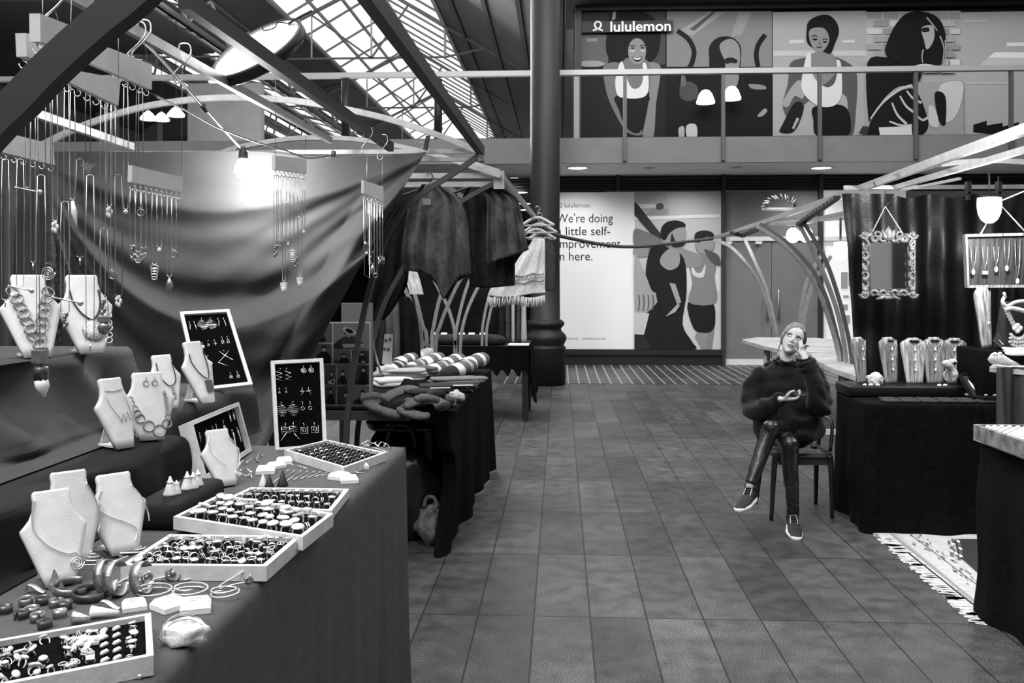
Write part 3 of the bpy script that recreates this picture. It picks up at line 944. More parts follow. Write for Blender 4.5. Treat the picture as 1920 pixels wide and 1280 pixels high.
# dark gutters between the left bays
mb = MB()
for gx, z in ((-9.15, 9.0), (-9.6, 8.75), (-10.1, 8.6), (-14.3, 9.4), (-13.6, 9.6)):
    mb.box2((gx - 0.12, Y0, z - 0.1), (gx + 0.12, Y1, z + 0.1))
struct(mb, 'trim_gutters', mat('black gutter', 0.02, 0.6))
# dim shop level on the left side of the hall, above the walkway
mb = MB()
mb.box2((-15.4, 20, 3.99), (-9.0, 40, 4.05)).box2((-15.4, 20.5, 7.9), (-9.6, 25.5, 8.0))
struct(mb, 'floor_gallery', mat('gallery floor', 0.04, 0.8))
for k, (u, v, Y) in enumerate(((278, 219, 23), (303, 221, 24), (330, 212, 22), (412, 265, 26), (600, 150, 28))):
    if k > 2: continue
    p = P(u, v, Y)
    t = thing('pendant_lamp', 'small lit pendant shade in the dark gallery, %s of three' % ('leftmost', 'middle', 'rightmost')[k], 'lamp', p, 'gallery pendants')
    sub(MB().lathe([(0.02, 0.16), (0.1, 0.1), (0.2, -0.02), (0.2, -0.08)], p, 16), 'shade', mat('lit gallery shade', 0.8, 0.5, emit=1.6), t)
    sub(MB().tube([p + Vector((0, 0, 0.15)), p + Vector((0, 0, 2.4))], 0.01, 5), 'cord', BLK, t)
# ================================================================ LEFT: JEWELLERY STALL
ZR = 2.29        # height of the stall rails
ZT = 0.945       # height of the jewellery table
def lpart(mb, name, mats, parent, label=None):
    o = bpy.data.objects.new(name, mb.mesh(name, mats))
    COL.objects.link(o)
    o.parent = parent
    if label: o['label'] = label
    return o
def fold(p, s=1.0, a=0.02):
    return noise.noise(Vector(p) * s) * a

# ---------------------------------------------------------------- frame
def stall_frame(name, label, loc, group='market stall frames'):
    return thing(name, label, 'stall frame', loc, group)
fr = stall_frame('market_stall', 'bent metal frame of the jewellery stall with dark beams overhead', (-1.2, 3.0, 0))
GALV = STEEL(); DK = DARKSTEEL()
DK2 = mat('dull dark beam', 0.014, 0.5, 0.3, 0.3, 8)
def rail(parent, pts, w, h, m, name='rail', up=(0, 0, 1), label=None):
    return sub(MB().bar(pts, w, h, up), name, m, parent, label)
e1 = P(902, 283, 4.95)
n1 = PZ(697, 0, ZR)
d1 = (e1 - n1).normalized()
rail(fr, [n1 - d1 * 1.25, e1], 0.035, 0.05, DK2, label='dark beam above the aisle edge of the table')
rail(fr, [PZ(345, 0, ZR), PZ(733, 276, ZR)], 0.03, 0.045, DK2)
a, b = PZ(232, 47, ZR), PZ(492, 192, ZR)
rail(fr, [a + (a - b) * 0.55, b + (b - a) * 0.9], 0.02, 0.03, GALV)
o_ = Vector((-0.035, 0, 0.02))
rail(fr, [a + (a - b) * 0.55 + o_, b + (b - a) * 0.9 + o_], 0.014, 0.02, GALV)
rail(fr, [PZ(55, 209, ZR), PZ(247, 275, ZR)], 0.03, 0.035, GALV)
yl = 4.95
xl = P(100, 280, yl).x
rail(fr, [Vector((xl - 0.5, yl, ZR - 0.005)), Vector((e1.x, yl, ZR - 0.005))], 0.03, 0.024, GALV)
rail(fr, [Vector((xl - 0.5, yl + 0.02, ZR - 0.045)), Vector((e1.x, yl + 0.02, ZR - 0.045))], 0.03, 0.02, GALV)
sub(MB().box2((e1.x - 0.012, yl - 0.04, ZR - 0.06), (e1.x + 0.016, yl + 0.05, ZR + 0.03)), 'corner_plate', GALV, fr)
arch = spline([P(u, v, yl - 0.05) for u, v in ((70, 276), (150, 238), (250, 205), (340, 189), (430, 183), (520, 186), (600, 196), (700, 216), (780, 239), (860, 268), (898, 284))], 5)
rail(fr, arch, 0.028, 0.03, GALV, 'arch', (0, 0, 1))
def leg(parent, px, Y, w=0.026, h=0.03, m=None, Yend=None):
    vf = 525 + EYE * F / Y
    n = len(px)
    pts = []
    for i, (u, v) in enumerate(px):
        yy = Y if Yend is None else Y + (Yend - Y) * i / (n - 1)
        pts.append(P(u, v, yy))
    last = pts[-1]
    if last.z > 0.02:
        pts.append(Vector((last.x, last.y, 0.0)))
    return sub(MB().bar(spline(pts, 6), w, h, (0, -1, 0)), 'leg', m or DK, parent)
leg(fr, [(900, 290), (855, 322), (800, 357), (755, 395), (720, 455), (692, 545), (672, 640), (656, 740), (649, 832), (648, 1000)], yl, 0.028, 0.03)
# near end arch leg crossing the top left of the view
pts = [P(u, v, 1.42) for u, v in ((300, -50), (245, 2), (185, 50), (100, 127), (40, 190), (0, 228), (-60, 300), (-110, 400), (-140, 560), (-150, 900))]
pts.append(Vector((pts[-1].x, 1.42, 0)))
sub(MB().bar(spline(pts, 6), 0.05, 0.036, (0, -1, 0)), 'leg', mat('dull dark leg', 0.03, 0.6), fr)

# second arch behind the back rail, belongs to the neighbouring stall
# ---------------------------------------------------------------- back drape
DRAPE = mat('grey brown drape', 0.030, 0.75, 0, 0.12, 6, 0.12, 300, spec=0.25)
def drape_pt(s, t):
    # s across (0 left .. 1 right), t down
    uR = 800 - 300 * t ** 0.92
    vR = 284 + 545 * t
    uL = -60.0
    vL = 284 + 760 * t
    u = uL + (uR - uL) * s
    sag = 10 * math.sin(math.pi * min(1, max(0, (u - 480) / 320))) * (1 - t)
    v = vL + (vR - vL) * s + sag
    q = min(1, max(0, (u - 90) / 700))
    c = (v - 284) / (60 + 420 * (4 * q * (1 - q)) ** 0.8)
    amp = min(1.0, t * 5) * (0.35 + 0.65 * min(1, c * 1.2))
    c8 = c ** 0.8
    w1 = 1 - abs(math.sin(7.4 * c8 + 0.5 + 0.8 * q + .35 * noise.noise(Vector((q * 2, c * 2, 3)))))
    w2 = math.sin(21 * c8 + 2.0 + 2.2 * q + 1.2 * noise.noise(Vector((q * 3, c * 3, 7))))
    d = 0.095 * w1 ** 1.3 + 0.030 * w2 + 0.012 * math.sin(43 * c8 + 4 * q) + .014 * noise.noise(Vector((q * 6, c * 12, 0)))
    ang = math.atan2(max(v - 282, 1), max(812 - u, 8))
    kr = min(1.0, max(0.0, (q - .35) / .35)) * min(1.0, math.hypot(v - 282, 812 - u) / 120)
    d += kr * (0.040 * (1 - abs(math.sin(ang * 6.5 + .4))) + .018 * math.sin(ang * 23 + 1) + .008 * math.sin(ang * 51))
    k = min(1.0, max(0.0, (210 - u) / 150))
    k = k * k * (3 - 2 * k)
    d = d * (1 - k) + (0.03 * math.sin(u / 15.0 + v / 400.0) + .02 * math.sin(u / 6.5)) * k
    roll = max(0.0, (s - 0.90) / 0.10)
    d += 0.075 * math.sin(math.pi * min(1, roll)) * min(1, t * 4)
    p0 = P(u, v, 4.88 - 0.42 * max(0.0, s - 0.55) * t)
    dd = (Vector((0, 0, EYE)) - p0).normalized()
    dd.z *= 0.3
    return p0 + dd * (d * amp + fold(p0, 2.5, 0.02) * t) + Vector((0, 0.0, fold(p0, 9, 0.004)))
mb = MB().grid(drape_pt, 190, 130)
mb.build('drape', DRAPE, None, 'large grey drape hung from the back rail behind the jewellery, gathered up at one side', 'drape')
for u, v in ((800, 268), (625, 288)):
    p = P(u, v, 4.86)
    t = thing('clip', 'black clip gripping the drape %s' % ('near the right end of the rail' if u > 700 else 'below the middle of the rail'), 'clip', p, 'drape clips')
    sub(MB().box(p, (0.018, 0.03, 0.075 if u > 700 else 0.03), Matrix.Rotation(0.2, 3, 'Y')), 'jaw', CORD(), t)
    sub(MB().torus(p + Vector((-0.025, -0.01, -0.01)), 0.014, 0.002, Matrix.Rotation(1.57, 3, 'X'), 12, 5), 'wire_arm', DULLSILVER(), t)

# ---------------------------------------------------------------- tablecloth over the long table
CLOTH = mat('grey tablecloth', 0.085, 0.9, 0, 0.10, 30, 0.2, 350, spec=0.15)
def front_x(y): return -0.70 + 0.026 * y
def cloth_pt(s, t):
    y = 0.75 + (3.64 - 0.75) * t
    L = s * 2.35
    xf_ = front_x(y)
    if L < 1.35:                       # the top
        x, z = xf_ - 0.02 - (1.35 - L), ZT
    elif L < 1.40:
        a_ = (L - 1.35) / 0.05 * math.pi / 2
        x, z = xf_ - 0.02 + 0.02 * math.sin(a_), ZT - 0.02 + 0.02 * math.cos(a_)
    else:
        h = (L - 1.40) / 0.95
        z = (ZT - 0.02) * (1 - h) + 0.004
        f = h ** 1.1
        w = 0.010 * math.sin(y * 9 + 0.8) + 0.007 * math.sin(y * 23 + h) + 0.004 * math.sin(y * 41)
        x = xf_ + 0.012 * f + w * f * 1.2
    return Vector((x, y, z))
mb = MB().grid(cloth_pt, 60, 160)
# far end fall
def cloth_end(s, t):
    x = front_x(3.64) - s * 1.37
    h = t
    return Vector((x + 0.006 * math.sin(7 * t) * (1 - s), 3.64 + 0.012 * math.sin(x * 18) * h + 0.01 * h, ZT - (ZT - 0.006) * h))
mb.grid(cloth_end, 40, 24)
mb.build('tablecloth', CLOTH, None, 'grey cloth over the long jewellery table, hanging to the floor along the aisle', 'tablecloth')

# ---------------------------------------------------------------- draped risers behind
RC = mat('dark riser cloth', 0.04, 0.85, 0, 0.15, 8, 0.2, 250, spec=0.2)
RB = mat('black riser cloth', 0.012, 0.9, 0, 0.2, 8, 0.2, 250, spec=0.15)
def profile_cloth(name, label, prof, y0, y1, m, nv=90, wob=0.02, group=None, taper=None):
    pr = spline([Vector((x, 0, z)) for x, z in prof], 5)
    n = len(pr)
    def fn(s, t):
        k = s * (n - 1)
        i = min(int(k), n - 2)
        p = pr[i].lerp(pr[i + 1], k - i)
        y = y0 + (y1 - y0) * t
        d = pr[i + 1] - pr[i]
        vert = abs(d.z) / max(d.length, 1e-6)
        q = Vector((p.x, y, p.z))
        nrm = Vector((d.z, 0, -d.x)).normalized() if d.length > 0 else Vector((1, 0, 0))
        if nrm.x < 0: nrm = -nrm
        q += Vector((1, 0, 0)) * vert * (fold((0.3 * p.z, y, 0.7 * p.z), 5, wob * 2) + 0.5 * wob * math.sin(y * 13 + 6 * p.z))
        if taper: q = taper(q, y, t)
        return q
    mb = MB().grid(fn, n * 2, nv)
    # far end fall
    return mb.build(name, m, None, label, 'cloth', group)
profile_cloth('riser_cloth', 'dark cloth over the top display step holding the two tallest necklace stands',
              [(-2.3, 1.352), (-1.9, 1.352), (-1.66, 1.352), (-1.61, 1.345), (-1.585, 1.30), (-1.55, 1.2), (-1.52, 1.14), (-1.47, 1.108), (-1.36, 1.105)], 1.4, 3.42, RC, 120, 0.06)
profile_cloth('riser_cloth', 'black cloth over the middle display step above the table',
              [(-1.75, 1.10), (-1.6, 1.10), (-1.4, 1.10), (-1.27, 1.10), (-1.235, 1.09), (-1.225, 1.05), (-1.215, 0.99), (-1.195, 0.955), (-1.16, 0.949)], 1.4, 2.96, RB, 90, 0.03)
profile_cloth('riser_cloth', 'dark cloth on the far step under the leaning black earring board',
              [(-1.9, 1.151), (-1.6, 1.151), (-1.42, 1.151), (-1.36, 1.148), (-1.325, 1.12), (-1.315, 1.05), (-1.305, 0.98), (-1.29, 0.95)], 2.97, 3.98, RC, 60, 0.018)
mb = MB().rbox((-1.065, 2.56, ZT + 0.034), (0.14, 0.36, 0.066), 0.02)
mb.build('riser_block', RB, None, 'low black block carrying the row of small ring cones', 'riser')

# ---------------------------------------------------------------- necklace stands
LN = LINEN()
def bust(loc, h, w, az, lean, label, curve=1.0, foot=0.4):
    """az: degrees the stand is turned from facing the camera side towards the aisle"""
    a = math.radians(az)
    n = Vector((math.sin(a), -math.cos(a), 0))
    r = Vector((-n.y, n.x, 0))
    l = math.radians(lean)
    up = Vector((0, 0, 1)) * math.cos(l) - n * math.sin(l)
    nn = n * math.cos(l) + Vector((0, 0, 1)) * math.sin(l)
    M = basis(r, -nn, up, Vector(loc))
    t = thing('necklace_stand', label, 'necklace stand', loc, 'cream necklace stands')
    t.matrix_world = M
    out = [(-.22, 0), (-.52, .60), (-.505, .63), (-.39, .69), (-.315, .78), (-.285, .88), (-.295, .985), (-.27, 1.0), (0, .985)]
    L = [Vector((x * w, 0, z * h)) for x, z in out]
    ol = L + [Vector((-p.x, 0, p.z)) for p in reversed(L[:-1])]
    nx = 10
    th = 0.016
    # front built as rows between left and right edge
    rows = []
    zs = [0, .12, .25, .38, .5, .58, .62, .66, .72, .80, .9, .97, 1.0]
    def halfw(z):
        pts_ = out[:-1]
        for (x0, z0), (x1, z1) in zip(pts_, pts_[1:]):
            if z0 <= z <= z1:
                return -(x0 + (x1 - x0) * (z - z0) / max(1e-6, z1 - z0)) * w
        return -out[-2][0] * w
    def surf(x, z):
        return -th + curve * 1.6 * x * x
    rings = []
    for z in zs:
        hw = halfw(z)
        top = -0.012 * h if z == 1.0 else 0
        f = [Vector((hw * (2 * i / nx - 1), surf(hw * (2 * i / nx - 1), z), z * h + (top * (1 - abs(2 * i / nx - 1)) if z == 1.0 else 0))) for i in range(nx + 1)]
        b = [Vector((p.x, p.y + th, p.z)) for p in reversed(f)]
        rings.append(f + b)
    lpart(MB().loft(rings, True, 0, True), 'panel', LN, t)
    mbf = MB()
    # angled strut foot lying on the shelf
    inv = M.to_3x3().inverted()
    d = inv @ (-n)
    f0 = Vector((0, 0, 0.006))
    f1 = f0 + d * h * foot
    hw = w * 0.19
    rr = Vector((1, 0, 0))
    uz = inv @ Vector((0, 0, 1))
    mbf.add([f0 - rr * hw, f0 + rr * hw, f1 + rr * hw * 0.9, f1 - rr * hw * 0.9, f0 - rr * hw + uz * .006, f0 + rr * hw + uz * .006, f1 + rr * hw * 0.9 + uz * .006, f1 - rr * hw * 0.9 + uz * .006],
            [(0, 1, 2, 3), (4, 5, 6, 7), (0, 1, 5, 4), (1, 2, 6, 5), (2, 3, 7, 6), (3, 0, 4, 7)])
    lpart(mbf, 'foot', LN, t)
    lpart(MB().bar([Vector((0, 0.01, h * 0.55)), f1 + uz * 0.006], w * 0.22, 0.004, (1, 0, 0) if False else (0, 0, 1)), 'strut', LN, t)
    return M, surf, h, w
SG = 'necklaces shown on the cream stands'
def worn(B, name, label, parts, cat='necklace'):
    """necklace lying on a stand: parts = [(part name, MB, material)]"""
    M, surf, h, w = B
    t = thing(name, label, cat, M.translation, SG)
    t.matrix_world = M
    for pn, mb, m in parts:
        lpart(mb, pn, m, t)
    return t
def on(B, x, z, off=0.003):
    M, surf, h, w = B
    return Vector((x * w, surf(x * w, z) - off, z * h))
def ring_on(B, mb, x, z, R, r, off=0.003, sx=1, sy=1):
    c = on(B, x, z, off)
    mb.torus(c, R, r, Matrix.Rotation(math.pi / 2, 3, 'X'), 18, 5, 0, sx, sy)

def at_z(u, v, z): return PZ(u, v, z)
B1 = bust(at_z(70, 672, 1.352), 0.285, 0.175, 45, 24, 'tall cream stand at the far left of the top step wearing a big chain')
B2 = bust(at_z(172, 664, 1.352), 0.285, 0.175, 45, 24, 'tall cream stand on the top step with a black cord and disc pendant')
B3 = bust(at_z(231, 842, 1.102), 0.215, 0.12, 62, 20, 'narrow cream stand with a thin zigzag pendant on the middle step')
B4 = bust(at_z(284, 826, 1.102), 0.215, 0.155, 38, 18, 'cream stand with a necklace of linked rings on the middle step')
B5 = bust(at_z(318, 767, 1.151), 0.195, 0.115, 50, 22, 'cream stand partly hidden behind the ring necklace stand')
B6 = bust(at_z(387, 756, 1.151), 0.235, 0.125, 62, 22, 'cream stand with a black cord and square pendant beside the leaning board')
B7 = bust(at_z(425, 912, ZT + 0.001), 0.185, 0.125, 48, 24, 'cream stand on the table with a wire collar and spiral pendant')
B8 = bust(at_z(140, 1060, ZT + 0.001), 0.215, 0.13, 44, 16, 'cream stand behind the frontmost one at the left edge of the table')
B9 = bust(at_z(112, 1098, ZT + 0.001), 0.205, 0.13, 44, 22, 'frontmost cream stand on the table wearing a wire collar with a spiral')
B10 = bust(at_z(232, 1040, ZT + 0.001), 0.195, 0.135, 48, 22, 'cream stand with a curved plain wire collar left of the long ring tray')

SV, DSV, CD = SILVER(), DULLSILVER(), CORD()
def chain_links(B, pts, R, r, mb=None, sy=1.0):
    mb = mb or MB()
    for i, (x, z) in enumerate(pts):
        M_ = Matrix.Rotation(math.pi / 2, 3, 'X') @ Matrix.Rotation(0.6 if i % 2 else -0.5, 3, 'Z')
        c = on(B, x, z, 0.005 + 0.003 * (i % 2))
        mb.torus(c, R, r, M_, 14, 5, 0, 1, 0.75)
    return mb
def vee(x0, z0, x1, z1, n):
    a = [(-x0 + (x0 + x1) * (i / n) ** 0.9, z0 + (z1 - z0) * (i / n)) for i in range(n + 1)]
    return a + [(-x, z) for x, z in reversed(a[:-1])]
worn(B1, 'necklace', 'chunky chain of large oval links on the far left tall stand', [('chain', chain_links(B1, [(-x_, z_) for x_, z_ in vee(.30, .78, -.02, .14, 7)], 0.020, 0.0026), DSV)])
def cord(B, pts, r, n=5):
    return MB().tube(spline([on(B, x, z, 0.004) for x, z in pts], n), r, 6)
pend = MB()
c = on(B2, 0.06, .27, 0.006)
pend.lathe([(0.0, -0.003), (0.034, -0.003), (0.037, 0), (0.034, 0.003), (0.0, 0.0045)], c, 24, Matrix.Rotation(math.pi / 2, 3, 'X'))
pend.torus(on(B2, 0.06, .40, 0.006), 0.005, 0.0012, Matrix.Rotation(math.pi / 2, 3, 'X'))
worn(B2, 'necklace', 'black cord necklace with a large hammered disc on the second tall stand', [('cord', cord(B2, [(-.27, .80), (-.24, .66), (-.12, .5), (.04, .41), (.08, .41), (.2, .5), (.27, .65), (.26, .8)], 0.003), CD), ('pendant', pend, mat('hammered disc', 0.35, 0.5, 0.6, 0.3, 90, 0.4, 120))])
worn(B2, 'necklace', 'linked silver chain hanging along the right edge of the second tall stand', [('chain', chain_links(B2, [(.33, .70), (.37, .62), (.38, .54), (.38, .46), (.37, .38), (.36, .30), (.34, .22), (.32, .14)], 0.012, 0.0018), SV)])
worn(B3, 'necklace', 'thin silver chain with a zigzag wire pendant on the narrow stand', [('chain', MB().tube([on(B3, x, z) for x, z in ((-.27, .80), (-.2, .62), (0.0, .40))], 0.0008, 5).tube([on(B3, x, z) for x, z in ((.27, .80), (.3, .62), (.36, .40))], 0.0008, 5), DSV), ('pendant', MB().tube([on(B3, x, z, 0.004) for x, z in ((-.02, .40), (.0, .36), (.1, .48), (.13, .36), (.22, .50), (.27, .38), (.36, .40))], 0.0012, 6), DSV), ('neck_band', MB().tube([on(B3, x, z, 0.002) for x, z in ((-.245, .82), (0, .80), (.245, .82))], 0.001, 5), DSV)])
mb = MB()
for i, (x, z, R) in enumerate(((-.36, .62, .007), (-.35, .55, .009), (-.30, .47, .010), (-.26, .40, .011), (-.21, .32, .0135), (-.06, .20, .0165), (.14, .12, .0185), (.30, .22, .014), (.33, .32, .008), (.33, .38, .006), (.33, .43, .005), (.33, .48, .005), (.32, .53, .005), (.32, .58, .005), (.31, .63, .004), (.30, .68, .004))):
    ring_on(B4, mb, x, z, R, 0.0020 if R > .01 else 0.0013, 0.003)
worn(B4, 'necklace', 'necklace of dark linked rings growing larger to the front', [('rings', mb, DSV)])
for k, x in enumerate((-.05, .12)):
    mb = MB()
    ring_on(B4, mb, x, .83, 0.0085, 0.0014)
    mb.tube([on(B4, x, .87), on(B4, x + .01, .92), on(B4, x + .03, .9)], 0.0006, 5)
    o = mb.build('earring', DSV, None, 'small hoop earring, %s of the pair pinned at the top of the ring necklace stand' % ('left' if k == 0 else 'right'), 'earring', 'hoop earrings on the stand')
    o.matrix_world = B4[0]
def pend_box(B, x, z, sx, sz, th=0.002):
    return MB().box(on(B, x, z, 0.005), (sx, th * 2, sz))
worn(B5, 'necklace', 'black cord with a tasselled drop on the half-hidden stand', [('cord', cord(B5, [(-.24, .85), (-.2, .6), (.0, .42), (.18, .42), (.3, .55), (.26, .85)], 0.002), CD), ('pendant', MB().box(on(B5, .14, .32, .004), (.008, .004, .022)).box(on(B5, .15, .21, .004), (.012, .004, .018)), DSV)])
worn(B6, 'necklace', 'black cord with a dark square pendant beside the leaning board', [('cord', cord(B6, [(-.26, .80), (-.26, .66), (-.1, .48), (.1, .38), (.22, .40), (.28, .6), (.25, .82)], 0.002), CD), ('pendant', pend_box(B6, .14, .25, .03, .045), mat('dark square pendant', 0.09, 0.5, 0.3))])
def spiral(c, R, turns, fn, n=60, r0=0.0):
    return [fn(c[0] + (r0 + (R - r0) * k / n) * math.cos(2 * math.pi * turns * k / n), c[1] + (r0 + (R - r0) * k / n) * math.sin(2 * math.pi * turns * k / n)) for k in range(n + 1)]
def spiral_on(B, x, z, R, turns, off=0.005):
    c = on(B, x, z, off)
    return [Vector((c.x + a, c.y, c.z + b)) for a, b in [(R * k / 50 * math.cos(2 * math.pi * turns * k / 50), R * k / 50 * math.sin(2 * math.pi * turns * k / 50)) for k in range(51)]]
worn(B7, 'necklace', 'silver wire collar with a spiral on the stand among the earrings', [('wire', cord(B7, [(-.33, .74), (-.28, .9), (-.3, .6), (.02, .33)], .0009), SV), ('collar', cord(B7, [(.24, .85), (.38, .72), (.47, .5), (.38, .33), (.32, .26)], .0016), SV), ('pendant', MB().tube(spiral_on(B7, .30, .17, .011, 2.5), .0012, 5), SV)])
worn(B8, 'necklace', 'wire collar with bead ends on the stand behind the frontmost', [('collar', cord(B8, [(-.42, .62), (-.3, .72), (-.28, .78)], .0015).tube(spline([on(B8, x, z, 0.004) for x, z in ((.26, .85), (.4, .66), (.47, .45), (.4, .3))], 5), .002, 6), SV), ('bead', MB().ball(on(B8, -.38, .74, .006), .0075), DSV)])
worn(B9, 'necklace', 'sweeping silver wire collar ending in a spiral on the frontmost stand', [('collar', cord(B9, [(-.28, .92), (-.34, .72), (-.32, .58), (-.15, .42), (.1, .31), (.26, .30), (.34, .25)], .0017, 6), SV), ('pendant', MB().tube(spiral_on(B9, .26, .19, .015, 3), .0015, 5), SV)])
worn(B10, 'necklace', 'curving plain silver wire on the stand left of the long tray', [('collar', cord(B10, [(-.27, .82), (-.36, .62), (-.2, .48), (.1, .36), (.24, .26), (.18, .12)], .0017, 6), SV), ('bead', MB().tube(spline([on(B10, x, z, 0.004) for x, z in ((.26, .82), (.42, .66), (.5, .46), (.5, .34))], 5), .0016, 6), SV)])

# ---------------------------------------------------------------- trays
RIMW = PALEWOOD(); VEL = VELVET()
def bil(c, a, b):
    """a along first edge (0..1), b along second: corners ordered (0,0) (1,0) (1,1) (0,1)"""
    return (c[0] * (1 - a) + c[1] * a) * (1 - b) + (c[3] * (1 - a) + c[2] * a) * b
def flat_tray(name, label, px, zrim, zbase, rim=0.013, group='jewellery trays', deep=0.012):
    c = [PZ(u, v, zrim) for u, v in px]
    ctr = sum(c, Vector()) / 4
    t = thing(name, label, 'tray', (ctr.x, ctr.y, zbase), group)
    inn = []
    for i, p in enumerate(c):
        d1_ = (c[(i + 1) % 4] - p).normalized(); d2_ = (c[i - 1] - p).normalized()
        inn.append(p + (d1_ + d2_) * rim)
    mb = MB()
    dn = Vector((0, 0, zbase - zrim))
    for i in range(4):
        j = (i + 1) % 4
        a_, b_, ai, bi = c[i], c[j], inn[i], inn[j]
        mb.add([a_, b_, bi, ai, a_ + dn, b_ + dn, bi - Vector((0, 0, deep)), ai - Vector((0, 0, deep))], [(0, 1, 2, 3), (0, 1, 5, 4), (3, 2, 6, 7)])
    mb.add([p + dn for p in c], [(0, 1, 2, 3)])
    sub(mb, 'tray_box', RIMW, t)
    f = [p - Vector((0, 0, deep - 0.002)) for p in inn]
    mb = MB().add(f + [p - Vector((0, 0, .004)) for p in f], [(0, 1, 2, 3), (4, 5, 6, 7), (0, 1, 5, 4), (1, 2, 6, 5), (2, 3, 7, 6), (3, 0, 4, 7)])
    sub(mb, 'velvet_pad', VEL, t)
    return t, f
# ring shapes, built once
def ring_mesh(kind):
    R = 0.0088
    mb = MB()
    rot = Matrix.Rotation(math.pi / 2, 3, 'X')
    if kind == 0:
        mb.torus((0, 0, R * .55), R, .0017, rot, 16, 5)
    elif kind == 1:
        mb.torus((0, 0, R * .55), R, .0014, rot, 16, 5).ball((0, 0, R * 1.7), (.0085, .0065, .0035), 10)
    elif kind == 2:
        mb.torus((0, 0, R * .55), R, .0014, rot, 16, 5).lathe([(0, -.0015), (.0105, -.0015), (.011, 0), (.0095, .0022), (0, .003)], (0, 0, R * 1.65), 16)
    elif kind == 3:
        mb.torus((0, 0, R * .55), R, .0014, rot, 16, 5).box((0, 0, R * 1.65), (.016, .012, .0035))
    elif kind == 4:
        mb.torus((0, 0, R * .5), R, .0013, rot, 16, 5).torus((0, 0, R * 1.7), .0085, .0014, None, 14, 5)
    elif kind == 5:
        mb.torus((0, .0022, R * .5), R, .0012, rot, 16, 5).torus((0, -.0022, R * .5), R, .0012, rot, 16, 5)
    elif kind == 6:
        pts_ = [Vector((.010 * k / 26 * math.cos(k * .55), .010 * k / 26 * math.sin(k * .55), R * 1.6)) for k in range(27)]
        mb.tube(pts_, .0011, 5).torus((0, 0, R * .5), R, .0013, rot, 16, 5)
    return mb.mesh('ring', [SV if kind not in (0,) else DSV])
RINGS = [ring_mesh(k) for k in range(7)]
PALE = mat('pale stone', 0.8, 0.3)
RINGS_P = []
for k in (1, 2, 3):
    m_ = RINGS[k].copy(); m_.materials[0] = PALE; RINGS_P.append(m_)
def put_ring(me, p, ang, sc_, label, group, tilt=0.0):
    M = Matrix.Translation(p) @ Matrix.Rotation(ang, 4, 'Z') @ Matrix.Rotation(tilt, 4, 'X') @ Matrix.Diagonal((sc_, sc_, sc_, 1))
    return inst(me, 'ring', M, label, 'ring', group)
def edge_ang(f): 
    d = f[1] - f[0]
    return math.atan2(d.y, d.x)

T4, f4 = flat_tray('ring_tray', 'pale tray of dark band rings in rows below the tall earring board', [(533, 843), (645, 876), (724, 848), (613, 824)], ZT + 0.032, ZT + 0.001)
for i in range(9):
    for j in range(8):
        p = bil(f4, (i + .6) / 9.2, (j + .6) / 8.2)
        put_ring(RINGS[0] if rnd.random() < .8 else RINGS[1], p, edge_ang(f4) + math.pi / 2 + rnd.uniform(-.15, .15), .95, 'dark band ring standing in the rows of the tray below the tall board', 'rings below the tall board')
T5, f5 = flat_tray('ring_tray', 'pale ring tray tucked behind the tray of large stone rings', [(402, 945), (622, 957), (655, 916), (470, 913)], ZT + 0.026, ZT + 0.001)
for i in range(12):
    for j in range(3):
        p = bil(f5, (i + .6) / 12.2, (j + .55) / 3.1) + Vector((rnd.uniform(-.004, .004), rnd.uniform(-.004, .004), 0))
        put_ring(rnd.choice(RINGS[1:]), p, rnd.uniform(0, 3), 1.05, 'silver ring in the tray tucked behind the stone rings', 'rings in the tucked tray')
T6, f6 = flat_tray('ring_tray', 'pale tray of large pale stone rings, propped on its neighbour', [(325, 968), (568, 1006), (625, 962), (412, 926)], ZT + 0.045, ZT + 0.012)
for i in range(11):
    for j in range(4):
        p = bil(f6, (i + .6) / 11.2, (j + .6) / 4.2) + Vector((rnd.uniform(-.005, .005), rnd.uniform(-.005, .005), 0))
        put_ring(rnd.choice(RINGS_P + [RINGS_P[1], RINGS[5], RINGS[2]]), p, rnd.uniform(-1, 1), rnd.uniform(1.2, 1.55), 'large pale stone ring in the propped tray', 'rings in the propped tray', rnd.uniform(-.3, .3))
T7, f7 = flat_tray('ring_tray', 'long pale tray of fine silver rings, in front of the curved wire stand', [(226, 1059), (500, 1061), (566, 1004), (318, 1001)], ZT + 0.034, ZT + 0.001)
for i in range(14):
    for j in range(5):
        p = bil(f7, (i + .6) / 14.2, (j + .6) / 5.2) + Vector((rnd.uniform(-.004, .004), rnd.uniform(-.004, .004), 0))
        put_ring(rnd.choice(RINGS[1:] + [RINGS[5], RINGS[6], RINGS[4]]), p, rnd.uniform(-1.2, 1.2), rnd.uniform(.9, 1.15), 'fine silver ring in the long tray before the wire stand', 'rings in the long tray', rnd.uniform(-.4, .4))
T8, f8 = flat_tray('ring_tray', 'pale tray of mixed silver pieces beside the pale rock and wide band rings', [(-60, 1296), (288, 1228), (283, 1148), (-60, 1208)], ZT + 0.034, ZT + 0.001, 0.011)
bead = MB().tube([Vector((-.008, 0, .004)), Vector((-.004, 0, .0055)), Vector((.004, 0, .0055)), Vector((.008, 0, .004))], [.0025, .004, .004, .0025], 8).mesh('pearl_stud', PALE)
for c_ in (0.74, 0.80):
    for r_ in range(5):
        p = bil(f8, c_ + (0.018 if c_ > .77 else 0), 0.12 + r_ * 0.185)
        inst(bead, 'silver_bead', Matrix.Translation(p) @ Matrix.Rotation(math.radians(72), 4, 'Z'), 'pale oval stud in the two straight rows of the mixed tray beside the pale rock', 'stud', 'studs in the mixed tray')
